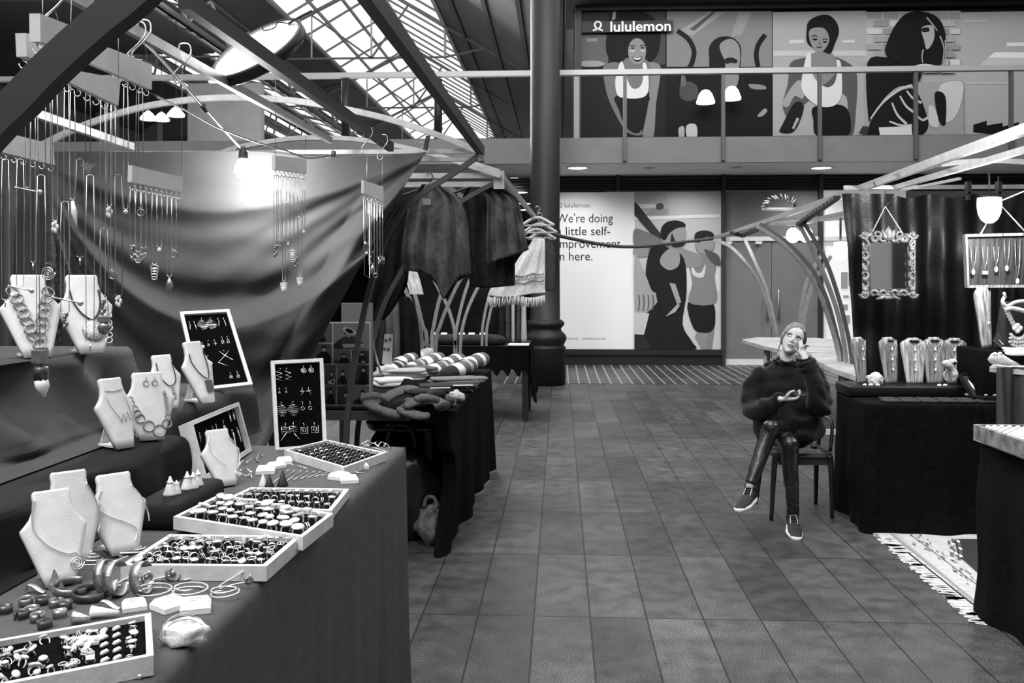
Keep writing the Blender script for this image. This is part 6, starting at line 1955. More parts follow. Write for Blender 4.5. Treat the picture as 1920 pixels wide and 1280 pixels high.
rock(tp(856, 743, .03), (.05, .05, .035), 1.1).build('yarn_ball', KN3, None, 'pale ball of yarn at the aisle edge of the table', 'yarn ball')
rock(tp(722, 700, .05), (.08, .10, .06), 2.1).build('wool_bundle', KN3, None, 'fluffy pale wool bundle beside the photo board', 'wool')

# ---------------------------------------------------------------- rear black table with hats
Z3 = 0.85
a, b = PZ(800, 648, Z3), PZ(992, 650, Z3)
y3 = 10.9
t = thing('market_table', 'black table farther back beside the base of the big column', 'table', ((a.x + b.x) / 2, y3, 0), 'market tables')
xr = P(993, 650, y3).x
xl3 = P(780, 650, y3).x
sub(MB().box2((xl3, y3 - .35, Z3 - .05), (xr, y3 + .7, Z3)), 'tabletop', mat('black table top', .02, .6), t)
for x in (xl3 + .1, xr - .04):
    for y in (y3 - .3, y3 + .6):
        sub(MB().box2((x - .035, y - .03, 0), (x + .035, y + .03, Z3 - .05)), 'leg', BLK, t)
def ragged(s, tt):
    x = xl3 + (xr - xl3) * s
    return Vector((x, y3 - .37 - .01 * tt + .015 * math.sin(s * 40) * tt, Z3 + .005 - tt * (.27 + .05 * abs(math.sin(s * 33)) + .03 * math.sin(s * 70))))
MB().grid(ragged, 90, 6).build('table_skirt', BKC, None, 'short black cloth with a ragged hem on the rear table', 'tablecloth')
MB().grid(lambda s, tt: Vector((xr + .02 + .03 * tt + .04 * math.sin(s * 9) * tt, y3 - .3 + 1.0 * s, Z3 + .005 - tt * (.62 + .05 * math.sin(s * 12)))), 30, 8).build('table_skirt', BKC, None, 'black cloth hanging from the right end of the rear table by the column', 'tablecloth')
MB().box2((P(955, 645, y3).x, y3 - .3, Z3 + .006), (xr, y3 - .05, Z3 + .016)).build('white_card', CARD(), None, 'flat white card at the right end of the rear table', 'card')
for k, (u, v, r) in enumerate(((822, 634, .11), (842, 637, .13), (876, 637, .14), (893, 638, .12), (918, 638, .19))):
    p = P(u, v, y3 - .1)
    t = thing('knit_hat', 'dark knitted hat on the rear table, %s' % ('leftmost', 'second from left', 'middle one', 'fourth from left', 'rightmost and widest')[k], 'hat', (p.x, p.y, Z3), 'hats on the rear table')
    sub(MB().ball((p.x, p.y, Z3 + .065), (r, .12, .06), 14), 'crown', KN2, t)
    sub(MB().torus((p.x, p.y, Z3 + .03), r * .92, .025, None, 18, 6, 0, 1, .8), 'brim', BKG, t)
    sub(MB().box((p.x - r * .4, p.y - .06, Z3 + .13), (.07, .04, .012), Matrix.Rotation(.4, 3, 'X')), 'tag', CARD(), t)

# ---------------------------------------------------------------- scarves and hangers at the column
WDH = mat('pale wooden hanger', .45, .5)
for k, (u, v, Y, w, d) in enumerate(((1008, 408, 9.6, .34, .08), (1012, 420, 9.75, .36, .09), (1006, 430, 9.9, .36, .09), (1016, 436, 10.05, .30, .07))):
    c = P(u, v, Y)
    t = thing('coat_hanger', 'pale coat hanger beside the column, %s of the bunch' % ('topmost', 'second', 'third', 'lowest')[k], 'hanger', c, 'hangers by the column')
    sub(MB().tube(spline([c + Vector((-w / 2, .02, -d)), c + Vector((-w * .18, 0, -d * .2)), c, c + Vector((w * .18, 0, -d * .2)), c + Vector((w / 2, -.02, -d))], 5), .016, 7).tube([c + Vector((-w / 2, .02, -d)), c + Vector((w / 2, -.02, -d))], .010, 6), 'shoulder_bar', WDH, t)
    sub(MB().tube(spline([c, c + Vector((0, 0, .06)), c + Vector((.025, 0, .09)), c + Vector((0, 0, .12)), c + Vector((-.02, 0, .1))], 4), .005, 5), 'hook', DULLSILVER(), t)
Ys_ = 9.55
t = thing('fringed_scarf', 'pale woven scarf with a dark patterned band and fringe hanging before the column', 'scarf', P(980, 500, Ys_))
garment('cloth', None, None, [(447, 1000, 1021), (460, 992, 1022), (480, 975, 1022), (500, 962, 1022), (520, 945, 1022), (540, 922, 1022), (553, 914, 1023)], Ys_, PS, .03, 5, .018, lambda s: 4 * math.sin(s * 5), parent=t, seed=3)
PB = mat('dark woven band', .12, .9)
for dv in (0, 13):
    q = [P(u, 512 + dv + (1.0 - (u - 966) / 56) * 7 + 2 * math.sin(u * .2), Ys_ - .05) for u in range(964, 1023, 4)]
    sub(MB().bar(q, .003, .012), 'band_stripe', PB, t)
q = [P(u, 518 + (1.0 - (u - 966) / 56) * 7 + (2.2 if i % 2 else -2.2), Ys_ - .05) for i, u in enumerate(range(964, 1023, 4))]
sub(MB().bar(q, .003, .008), 'band_zigzag', PB, t)
mb = MB()
for k in range(46):
    u = 915 + k * 2.35
    a_ = P(u, 555 + 2.5 * math.sin(u * .09), Ys_ - .02 + .02 * math.sin(k * 2))
    mb.tube([a_, a_ + Vector((.004 * math.sin(k * 3), 0, -.05)), a_ + Vector((.012 * math.sin(k * 1.7), 0, -.10))], .006, 4)
sub(mb, 'fringe', PS, t)
garment('shawl', 'grey shawl hanging behind the fringed scarf against the column', 'shawl', [(444, 1012, 1026), (458, 1018, 1036), (470, 1018, 1041), (500, 1018, 1041), (545, 1018, 1040)], 9.9, GN, .04, 3, .012, group='by the column', seed=2)
STR = mat('pale ribbon cloth', .45, .9)
for k, (u, w, m) in enumerate(((940, 8, GN2), (952, 7, GN), (962, 6, STR), (972, 7, GN), (982, 9, STR))):
    garment('hanging_trousers', 'strip of %s cloth hanging under the fringed scarf, %s from the left' % (('dark', 'grey', 'pale', 'grey', 'pale')[k], ('first', 'second', 'third', 'fourth', 'last')[k]), 'garment', [(560, u - w * .5, u + w * .5), (600, u - w * .5, u + w * .55), (642, u - w * .6, u + w * .7)], 11.2, m, .03, 2, .01, group='strips under the scarf', seed=k, nu=16, nv=10)

# ---------------------------------------------------------------- bags and a chair under and behind the knitwear table
CHW = mat('pale chair wood', .42, .6)
cc = PZ(760, 815, 0.0)
t = thing('folding_chair', 'pale slatted folding chair seen under the knitwear table', 'chair', (-1.18, 7.15, 0))
for (u0, v0, u1, v1) in ((738, 780, 728, 812), (764, 782, 748, 812), (792, 784, 784, 812)):
    a_ = P(u0, v0, 7.2); b_ = PZ(u1, 905, 0)
    sub(MB().bar([a_, Vector((b_.x, 7.2, 0))], .05, .03, (0, -1, 0)), 'leg', DK, t)
sub(MB().bar([P(745, 785, 7.1), P(776, 806, 7.1)], .05, .02, (0, -1, 0)), 'brace', CHW, t)
sub(MB().box2(P(720, 783, 7.3), P(800, 779, 7.6)), 'seat', CHW, t)
def bag(name, lab, c, r, m, handle=True, seed=1.0):
    t = thing(name, lab, 'bag', (c.x, c.y, 0), 'bags under the table')
    sub(rock(c, r, seed), 'body', m, t)
    if handle:
        sub(MB().tube(spline([c + Vector((-r[0] * .4, -r[1] * .2, r[2] * .85)), c + Vector((-r[0] * .2, -r[1] * .3, r[2] * 1.35)), c + Vector((r[0] * .25, -r[1] * .3, r[2] * 1.3)), c + Vector((r[0] * .4, -r[1] * .2, r[2] * .8))], 4), .012, 6), 'handle', m, t)
    return t
GB = mat('glossy black bag', .012, .22, 0, .3, 12, .5, 14, spec=.6)
bag('bag', 'glossy black bag standing under the near end of the knitwear table', Vector((-.98, 5.75, .30)), (.24, .16, .30), GB, True, 1.7)
bag('bag', 'dull black backpack leaning behind the glossy bag', Vector((-1.0, 6.15, .44)), (.26, .17, .42), BKG, False, 4.1)
bag('bag', 'flat black case lying on top of the bags', Vector((-.95, 5.9, .68)), (.26, .16, .06), GB, False, 7.1)
t = bag('bag', 'striped grey knitted bag low at the cloth edge under the table', Vector((-.78, 5.62, .13)), (.10, .09, .12), mat('striped bag', .15, .8, 0, .7, 22), True, 2.6)
# ================================================================ RIGHT: SILVER STALL
Z4 = 0.82
XA, YA = 1.94, 5.99
SATB = mat('black satin drape', 0.005, 0.38, 0, 0.3, 10, 0.15, 60, spec=0.5)
# ---------------------------------------------------------------- frames
fr4 = stall_frame('market_stall', 'bent pale metal frame of the silver stall with the ornate mirror', (2.3, 6.0, 0))
def ext(a, b, k0, k1):
    return [a + (a - b) * k0, b + (b - a) * k1]
GALVB = mat('bright galvanised steel', 0.55, 0.32, 0.7, 0.15, 14)
rail(fr4, ext(PZ(1578, 366, ZR), PZ(1920, 243, ZR), 0, .5), 0.035, 0.05, GALVB)
rail(fr4, ext(PZ(1677, 352, ZR), PZ(1920, 281, ZR), 0, .6), 0.03, 0.035, GALVB)
rail(fr4, [PZ(1690, 357, ZR), PZ(1800, 335, ZR)], 0.02, 0.02, GALVB)
y5 = 7.08
rail(fr4, [Vector((P(1582, 360, y5).x, y5, ZR)), Vector((5.2, y5, ZR))], 0.025, 0.03, GALVB)
for x_, y_ in ((2.15, 2.75), (2.52, 2.7)):
    sub(MB().bar(spline([Vector((x_, y_, ZR)), Vector((x_ + .3, y_, 2.1)), Vector((x_ + .62, y_, 1.6)), Vector((x_ + .74, y_, .9)), Vector((x_ + .76, y_, 0))], 5), .03, .03, (0, -1, 0)), 'leg', GALVB, fr4)
    sub(MB().bar(spline([Vector((x_ + 2.6 - 2 * (x_ - 2.15), y_ + 4.2, ZR)), Vector((x_ + 2.2 - 2 * (x_ - 2.15), y_ + 4.2, 2.0)), Vector((x_ + 1.7 - 2 * (x_ - 2.15), y_ + 4.2, 1.2)), Vector((x_ + 1.6 - 2 * (x_ - 2.15), y_ + 4.2, 0))], 5), .03, .03, (0, -1, 0)), 'leg', GALVB, fr4)
arch = spline([P(u, v, 6.2) for u, v in ((1640, 345), (1700, 322), (1760, 309), (1830, 302), (1900, 302), (1990, 312), (2100, 340))], 5)
rail(fr4, arch, 0.03, 0.03, GALVB, 'arch')
q = [P(1497, 421, 8.6), P(1570, 370, 7.7)]
sub(MB().bar(q, .05, .03), 'slotted_bar', mat('black slotted bar', .012, .5), fr4, 'black slotted bar with pale holes')
mb = MB()
for k in range(12):
    p = q[0].lerp(q[1], (k + .5) / 12)
    mb.box(p - Vector((0, .0, 0)), (.056, .018, .012))
sub(mb, 'slot_studs', GALVB, fr4)
fr5 = stall_frame('market_stall', 'tree-like bent metal frame of the empty stall behind the seated woman', (2.5, 9.5, 0))
rail(fr5, [PZ(1424, 419, ZR), PZ(1582, 365, ZR)], 0.04, 0.05, GALVB)
rail(fr5, [P(1420, 420, 11.2), P(1500, 418, 11.2), P(1585, 400, 10.2)], 0.04, 0.05, GALVB)
LG = lambda q, Y, w=.034, h=.036, m=None: leg(fr5, q, Y, w, h, m or GALVB)
LG([(1499, 421), (1524, 470), (1550, 527), (1572, 592), (1584, 655), (1588, 720)], 8.6)
LG([(1506, 416), (1545, 482), (1570, 550), (1588, 620), (1596, 665), (1598, 720)], 8.5, .03, .034, mat('shaded galvanised steel', .2, .4, .7))  # shade on the second bars is put into this darker steel colour
LG([(1420, 425), (1462, 452), (1502, 492), (1535, 547), (1558, 610), (1572, 662), (1576, 720)], 8.7)
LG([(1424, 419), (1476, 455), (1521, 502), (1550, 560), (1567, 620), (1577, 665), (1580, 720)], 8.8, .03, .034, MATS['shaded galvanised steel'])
fr6 = stall_frame('market_stall', 'farthest pale bent metal frame in front of the grey door', (2.6, 13.5, 0))
rail(fr6, [PZ(1340, 446, ZR), PZ(1424, 419, ZR)], 0.045, 0.05, GALVB)
rail(fr6, [P(1370, 436, 13.4), P(1393, 442, 13.2), P(1424, 428, 12.6)], 0.04, 0.05, DARKSTEEL())
for q_, Y_ in (([(1336, 449), (1370, 463), (1410, 506), (1434, 556), (1448, 606), (1455, 640), (1456, 680)], 13.5), ([(1393, 442), (1415, 490), (1436, 540), (1449, 590), (1457, 632), (1459, 680)], 13.3), ([(1545, 470), (1516, 520), (1504, 570), (1500, 606), (1499, 660)], 13.4), ([(1558, 480), (1526, 530), (1513, 570), (1507, 606), (1506, 660)], 13.2)):
    leg(fr6, q_, Y_, .045, .04, GALVB)
rail(fr6, [P(1420, 420, 12.4), P(1600, 408, 12.4)], 0.03, 0.04, GALVB)
# bunch of pale and dark straw hanging over the rail
p = P(1462, 392, 12.0)
t = thing('straw_wreath', 'wreath of pale and dark twigs sitting on the far stall rail', 'wreath', p)
mb = MB(); mb2 = MB()
for k in range(26):
    a_ = math.pi * k / 25
    c = p + Vector((.17 * math.cos(a_), .04 * math.sin(k * 2), .03 + .10 * math.sin(a_)))
    (mb if k % 2 else mb2).tube([c, c + Vector((.07 * math.cos(a_ + .6), .03 * math.sin(k), .07 * math.sin(a_ + .6)))], [.016, .004], 5)
sub(mb, 'pale_twigs', mat('pale straw', .6, .8), t); sub(mb2, 'dark_twigs', mat('dark straw', .04, .8), t)
sub(MB().tube([p + Vector((-.2, 0, .0)), p + Vector((.2, 0, .0))], .02, 6), 'base', mat('pale straw', .6), t)
GLOW = mat('glowing far bulb', 1.0, .4, emit=9)
for k, (u, v, Y, r, lab) in enumerate(((1487, 441, 12.0, .085, 'left glowing globe under the far stall rail'), (1511, 440, 12.0, .085, 'right glowing globe under the far stall rail'), (1576, 474, 10.5, .075, 'glowing bell lamp beside the black drape'))):
    p = P(u, v, Y)
    t = thing('globe_lamp', lab, 'lamp', p, 'lamps of the far stalls')
    if k < 2:
        sub(MB().ball(p, (r, r, r * 1.15), 16, None, 0, 10), 'globe', GLOW, t)
    else:
        sub(MB().lathe([(r * .9, r * 1.6), (r, 0), (r * .9, -r * .7), (r * .5, -r * 1.05), (.01, -r * 1.15)], p, 18), 'globe', GLOW, t)
    sub(MB().tube([p + Vector((0, 0, r)), Vector((p.x, p.y, ZR))], .012, 6), 'cord', CD, t)
# ---------------------------------------------------------------- pale empty stall tables
TBL = mat('worn pale table top', .42, .6, 0, .25, 5, .1, 40)
def slab_table(px, z, th, lab, loc):
    t = thing('stall_table', lab, 'table', loc, 'empty stall tables')
    o = [PZ(u, v, z) for u, v in px]
    sub(MB().slab(o, Vector((0, 0, -th))), 'table_top', TBL, t)
    return t, o
t, o = slab_table([(1391, 636), (1420, 632), (1530, 633), (1604, 640), (1612, 660), (1540, 661), (1470, 657), (1430, 648)], .85, .04, 'pale empty table top with a pointed corner, behind the woman\'s head', (2.6, 10.8, 0))
sub(MB().tube([Vector((2.45, 11.2, 0)), Vector((2.45, 11.2, .82))], .04, 8), 'leg', GALVB, t)
t, o = slab_table([(1518, 662), (1640, 660), (1660, 712), (1605, 705), (1560, 690), (1534, 677)], .85, .04, 'pale worn table top right behind the woman\'s raised arm', (2.5, 8.4, 0))
sub(MB().tube([Vector((2.55, 8.5, 0)), Vector((2.55, 8.5, .82))], .04, 8), 'leg', GALVB, t)
p = PZ(1556, 815, 0)
MB().box((p.x, p.y, .03), (.22, .06, .05)).build('base_plate', mat('white base bar', .8, .5), None, 'short white base bar on the floor behind the chair', 'base bar')

# ---------------------------------------------------------------- black drape behind the goods
def rdrape(s, t):
    uL = 1579 + 24 * t ** .9
    u = uL + (2080 - uL) * s
    v = 363 + 8 * math.sin(s * math.pi * 6) ** 2 * (1 - t) * (0 if s < .2 else 1) + (455 * t)
    p = P(u, v, 7.03)
    f = .035 * math.sin(s * 34 + 1.3 * math.sin(t * 3)) + .022 * math.sin(s * 71 + 2 * t) + .05 * math.sin(s * 13 + 2.2 * t)
    p.y -= f * (.35 + .65 * t) + fold(p, 3, .03)
    return p
MB().grid(rdrape, 160, 60).build('drape', SATB, None, 'black satin drape behind the ornate mirror and the silver stall', 'drape')
for k, u in enumerate((1815, 1872)):
    p = P(u, 352, 6.95)
    MB().box(p, (.03, .05, .09)).box(p + Vector((0, 0, -.06)), (.016, .05, .06)).build('clip', CD, None, 'black clip holding the black drape, %s of the lamp shade' % ('left' if k == 0 else 'right'), 'clip', 'clips on the right-hand rail')

# ---------------------------------------------------------------- table with black cloth
def table_cloth(name, label, x0, y0, x1, y1, z, seed=0, r=.06, nu=150, nv=30, m=None):
    """rounded rectangle top with a skirt to the floor"""
    per = []
    for cx_, cy_, a0 in ((x1 - r, y1 - r, 0), (x0 + r, y1 - r, 90), (x0 + r, y0 + r, 180), (x1 - r, y0 + r, 270)):
        for k in range(5):
            a_ = math.radians(a0 + 22.5 * k)
            per.append(Vector((cx_ + r * math.cos(a_), cy_ + r * math.sin(a_), 0)))
    dense = []
    n_ = len(per)
    for i in range(n_):
        a_, b_ = per[i], per[(i + 1) % n_]
        seg = max(1, int((b_ - a_).length / .035))
        for k in range(seg):
            dense.append(a_.lerp(b_, k / seg))
    cen = Vector(((x0 + x1) / 2, (y0 + y1) / 2, 0))
    rings = [[cen + (p - cen) * .985 + Vector((0, 0, z)) for p in dense], [p + Vector((0, 0, z - .006)) for p in dense]]
    for j in range(1, nv + 1):
        tt = j / nv
        ring = []
        for i, p in enumerate(dense):
            nx_ = dense[(i + 1) % len(dense)] - dense[i - 1]
            nn_ = Vector((nx_.y, -nx_.x, 0)).normalized()
            w = (.018 * math.sin(i * .35 + seed) + .012 * math.sin(i * .83 + 1.3 * seed + tt)) * tt + .02 * tt
            w += noise.noise(Vector((p.x * 2, p.y * 2, tt * 2 + seed))) * .05 * tt
            ring.append(p + nn_ * w + Vector((0, 0, z - .006 - (z - .010) * tt)))
        rings.append(ring)
    mb = MB().loft(rings, False, 0, True)
    mb.add(rings[0], [tuple(range(len(dense)))], 0)
    return mb.build(name, m or BKC, None, label, 'tablecloth')
table_cloth('tablecloth', 'black cloth over the silver stall table, falling to the floor beside the seated woman', XA, YA, 3.25, 6.72, Z4, 1)
table_cloth('tablecloth', 'black cloth over the table carrying the wooden bead box', 2.02, 2.6, 3.3, 4.62, Z4, 5, .03)
# side stand draped in grey folds at the right edge
GC = mat('dark grey satin cloth', .05, .5, 0, .2, 8, .1, 60)
def gray_fold(s, t):
    p = P(1868 + 130 * s, 688 + 130 * t, 5.55)
    p.y -= .03 * math.sin(s * 16) * (.4 + t) + .01 * math.sin(s * 37)
    p.x -= .0
    return p
MB().grid(gray_fold, 60, 16).build('cloth', GC, None, 'dark grey satin cloth hanging in folds under the wooden plank at the right edge', 'cloth')

# ---------------------------------------------------------------- goods on the silver table
yp = 6.32
zp = Z4 + .072
xa_, xb_ = P(1594, 715, yp).x, P(1880, 715, yp).x
mb = MB().rbox(((xa_ + xb_) / 2, yp + .17, Z4 + .039), (xb_ - xa_, .34, .070), .01)
mb.build('display_platform', mat('black lacquer platform', .004, .45, spec=.3), None, 'low black platform carrying the five wooden necklace busts', 'platform')
WG = mat('grey grained wood', .17, .6, 0, .55, 7, .2, 30)
def woodmat(name, g):
    if name in MATS: return MATS[name]
    m = bpy.data.materials.new(name); m.use_nodes = True
    nt = m.node_tree; b = nt.nodes['Principled BSDF']
    tc = nt.nodes.new('ShaderNodeTexCoord'); mp = nt.nodes.new('ShaderNodeMapping'); mp.inputs['Scale'].default_value = (60, 60, 3)
    n_ = nt.nodes.new('ShaderNodeTexNoise'); n_.inputs['Scale'].default_value = 1.5; n_.inputs['Detail'].default_value = 5
    r = nt.nodes.new('ShaderNodeValToRGB')
    r.color_ramp.elements[0].position = .35; r.color_ramp.elements[1].position = .65
    r.color_ramp.elements[0].color = (g * .35,) * 3 + (1,); r.color_ramp.elements[1].color = (g * 1.6,) * 3 + (1,)
    L = nt.links.new
    L(tc.outputs['Object'], mp.inputs[0]); L(mp.outputs[0], n_.inputs['Vector']); L(n_.outputs[0], r.inputs[0]); L(r.outputs[0], b.inputs['Base Color'])
    b.inputs['Roughness'].default_value = .55
    MATS[name] = m
    return m
BW1 = woodmat('streaked grey wood', .20)
BW2 = woodmat('pale streaked wood', .34)
def wood_bust(u, v, h, w, yaw, lab, Y, m=BW1, z=None):
    p = P(u, v, Y)
    if z is not None: p.z = z
    t = thing('wooden_bust', lab, 'bust', p, 'wooden necklace busts')
    t.matrix_world = Matrix.Translation(p) @ Matrix.Rotation(yaw, 4, 'Z') @ Matrix.Rotation(-.14, 4, 'X')
    rings = []
    zs = [0, .06, .2, .4, .6, .75, .84, .9, .94, .965]
    ws = [.32, .33, .36, .40, .45, .485, .50, .47, .38, .30]
    for z_, w_ in zip(zs, ws):
        ring = []
        for k in range(21):
            a_ = math.pi * k / 20
            ring.append(Vector((w_ * w * math.cos(a_), -.10 * h * math.sin(a_) * (.6 + .4 * z_) - .02 * h * z_, z_ * h)))
        for k in range(21):
            a_ = math.pi * (1 - k / 20)
            ring.append(Vector((w_ * w * .96 * math.cos(a_), .02 * h - .05 * h * math.sin(a_), z_ * h)))
        rings.append(ring)
    lpart(MB().loft(rings), 'panel', m, t)
    lpart(MB().lathe([(.27 * w, .93 * h), (.21 * w, 1.0 * h), (.17 * w, 1.0 * h), (.20 * w, .92 * h)], (0, -.01 * h, 0), 20), 'neck_rim', BW2, t)
    lpart(MB().lathe([(.26 * w, .90 * h), (.19 * w, .985 * h)], (0, -.012 * h, 0), 20), 'neck_hollow', mat('dark hollow', .01, .8), t)
    return t, w, h
def bust_chain(B, depth, r, lab, pend_=True, wide=.30, n=14):
    wide = min(wide, .32)
    t0, w, h = B
    t = thing('necklace', lab, 'necklace', t0.location, 'necklaces on the wooden busts')
    t.matrix_world = t0.matrix_world.copy()
    pts_ = []
    for k in range(n + 1):
        s = -1 + 2 * k / n
        x = wide * w * s
        z = h * (.93 - depth * (1 - abs(s) ** 1.6))
        y = -.10 * h * (.6 + .4 * z / h) * math.sqrt(max(0.05, 1 - (x / (w * .5)) ** 2)) - .02 * z - .006
        pts_.append(Vector((x, y, z)))
    lpart(MB().tube(pts_, r, 5), 'chain', SV, t)
    if pend_:
        lpart(MB().ball(pts_[n // 2] + Vector((0, -.003, -.012)), (.008, .005, .011), 8), 'pendant', PALE, t)
    return t
WB = []
for k, (u, v, h, w, yw, m, lab) in enumerate(((1616, 716, .315, .125, .5, BW1, 'narrow wooden bust at the left end of the black platform'), (1671, 717, .315, .15, .35, BW1, 'wooden bust second from the left on the black platform'), (1715, 713, .31, .175, 0, BW2, 'palest wooden bust, in the middle of the five'), (1753, 714, .315, .16, -.15, BW1, 'dark wooden bust right of the palest one'), (1790, 710, .31, .16, -.3, BW1, 'wooden bust at the right end of the five'))):
    WB.append(wood_bust(u, v, h, w, yw, lab, 6.50, m, zp + .003))
nm = ['narrow left bust', 'second bust', 'palest bust', 'dark bust right of the palest', 'right end bust']
for k, B in enumerate(WB):
    bust_chain(B, .16, .0016, 'short silver chain round the neck of the %s' % nm[k], True)
    bust_chain(B, .38, .0013, 'longer fine chain with a pale drop on the %s' % nm[k], True, .40)
    if k in (1, 2, 3):
        bust_chain(B, .60, .0013, 'longest chain with a low pendant on the %s' % nm[k], True, .44)
def carved(u, v, Y, r, seed, lab, name='carved_shell', m=None, cat='shell', z=None):
    p = P(u, v, Y)
    if z is not None: p.z = z + r[2] * .8
    t = thing(name, lab, cat, p)
    sub(rock(p, r, seed), 'body', m or mat('pale shell', .6, .6, 0, .35, 30, .5, 40), t)
    return t, p
t, p = carved(1640, 703, 6.42, (.055, .04, .045), 3.3, 'pale carved shell between the first two wooden busts', z=zp + .002)
mb = MB()
for k in range(5):
    mb.torus(p + Vector((-.03 + .015 * k, -.03, .008)), .016, .004, Matrix.Rotation(1.3, 3, 'X'), 12, 5)
sub(mb, 'whorl', MATS['pale shell'], t)
for k, (u, dy) in enumerate(((1622, 0), (1634, .01), (1646, 0), (1762, .0), (1774, .01))):
    p = P(u, 717, 6.35)
    rock(Vector((p.x, 6.355 + dy, zp + .008)), (.014, .011, .009), k * 2.2).build('pebble', PALE, None, 'small white pebble at the front of the black platform, %s' % ('left of the carved shell', 'under the carved shell', 'right of the carved shell', 'under the driftwood skull', 'right of the driftwood skull')[k], 'pebble', 'white pebbles')
# driftwood skull: snout, jaw, eye hollow
p = P(1782, 694, 6.36)
t = thing('driftwood_skull', 'small pale animal skull propped before the right end bust', 'skull', (p.x, p.y, zp))
SK_ = mat('bone', .42, .7, 0, .4, 40, .4, 60)
sub(MB().tube(spline([p + Vector((-.055, 0, .05)), p + Vector((-.01, 0, .035)), p + Vector((.02, 0, .0)), p + Vector((.03, 0, -.045)), p + Vector((.02, .0, -.075))], 5), [.010, .016, .022, .026, .028, .028, .026, .024, .022, .02, .02, .022, .024, .024, .022, .02, .018, .016, .014, .012, .01], 10).ball(p + Vector((.012, 0, .055)), (.034, .025, .022), 10), 'cranium', SK_, t)
sub(MB().tube(spline([p + Vector((.0, .01, .01)), p + Vector((-.035, .01, -.025)), p + Vector((-.02, .01, -.07))], 5), .010, 8), 'jaw', SK_, t)
sub(MB().ball(p + Vector((.02, -.024, .05)), (.009, .006, .009), 8), 'eye_hollow', VELVET(), t)
# dark pads for rings laid along the front of the table
PADM = mat('dark ring pad', .022, .8, 0, .5, 60, .5, 90)
for r_ in range(2):
    for k in range(9):
        x = XA + .17 + k * .118 + r_ * .02
        MB().rbox((x, YA + .085 + r_ * .105, Z4 + .010), (.105, .092, .016), .006).build('ring_pad', PADM, None, 'dark ring pad in the two flat rows along the front of the silver table', 'ring pad', 'dark ring pads')
p = PZ(1825, 741, Z4 + .02)
MB().box((p.x, p.y, Z4 + .026), (.10, .03, .012), Matrix.Rotation(-.25, 3, 'Z')).build('white_card', CARD(), None, 'small white card lying on the ring pads before the tilted case', 'card')
# open case with two pale feathers
Yc = 6.2
c = [P(1800, 703, Yc + .1), P(1822, 700, Yc + .14), P(1848, 740, Yc), P(1824, 745, Yc - .04)]
n_ = (c[1] - c[0]).cross(c[3] - c[0]).normalized()
if n_.dot(Vector((0, 0, EYE)) - c[0]) < 0: n_ = -n_
t = thing('jewel_case', 'tilted open black case showing two pale feather earrings', 'case', (c[2] + c[3]) / 2)
sub(MB().slab(c, -n_ * .02), 'back', mat('black case lining', .012, .8), t)
mb = MB()
for i in range(4):
    mb.bar([c[i], c[(i + 1) % 4]], .012, .02, n_)
sub(mb, 'rim', mat('black case rim', .008, .35), t)
for k, (a0, b0, a1, b1) in enumerate(((.35, .3, .45, .85), (.68, .2, .75, .65))):
    q = [bil(c, a0, b0) + n_ * .006, bil(c, (a0 + a1) / 2, (b0 + b1) / 2) + n_ * .008, bil(c, a1, b1) + n_ * .006]
    MB().tube(q, [(.003, .003), (.004, .012 - .004 * k), (.001, .002)], 8, up=n_).build('feather_earring', PALE, None, 'pale feather earring in the tilted black case, %s' % ('the broader one' if k == 0 else 'the slimmer one'), 'earring', 'feather earrings')
p = P(1858, 733, 6.1)
t = thing('jewel_box', 'small dark box of glinting pieces at the right end of the silver table', 'box', (p.x, p.y, Z4))
sub(MB().box((p.x, p.y, Z4 + .022), (.13, .10, .036)), 'box', mat('black case rim', .008), t)
for k in range(6):
    MB().ball((p.x - .045 + .018 * k, p.y - .02 + .02 * (k % 3), Z4 + .048), (.008, .008, .006), 6, None, 0, 4).build('silver_charm', SV, None, 'tiny silver charm on the dark box at the right end of the silver table', 'charm', 'tiny charms')
# riser with the tall bust at the right
xr0, xr1 = P(1842, 655, 6.1).x, P(1990, 655, 6.1).x
zr4 = P(1850, 656, 6.1).z
mb = MB().rbox(((xr0 + xr1) / 2, 6.3, (Z4 + zr4) / 2 + .003), (xr1 - xr0, .40, zr4 - Z4 - .006), .012)
mb.build('display_riser', BKC, None, 'black cloth-covered block at the right end of the silver table', 'riser')
B6_ = wood_bust(1850, 650, .40, .12, .35, 'tall pale wooden bust on the black block at the right', 6.25, BW2, zr4 + .003)
bust_chain(B6_, .5, .0014, 'long chain with dark stones on the tall bust at the right', True, .3)
for k, (q, lab) in enumerate((([(1862, 640), (1872, 622), (1890, 650), (1880, 654)], 'small black pendant card leaning before the tall bust'), ([(1872, 600), (1884, 598), (1902, 648), (1892, 652)], 'taller black pendant card right of the tall bust'))):
    YY = 6.14 + .03 * k
    c = [P(u, v, YY + (.05 if i < 2 else 0)) for i, (u, v) in enumerate(q)]
    t = thing('pendant_card', lab, 'display card', (c[2] + c[3]) / 2, 'black pendant cards')
    sub(MB().slab(c, Vector((0, .012, 0))), 'card', mat('black case lining', .012), t)
    a_, b_ = bil(c, .5, .25) + Vector((0, -.006, 0)), bil(c, .55, .8) + Vector((0, -.006, 0))
    mb = MB().tube([a_, b_], .002, 5).tube([bil(c, .5, .55) + Vector((0, -.006, 0)), b_], [.003, .006], 6)
    mb.build('pendant', SV, None, 'slim silver pendant on the %s black card by the tall bust' % ('smaller' if k == 0 else 'taller'), 'pendant')
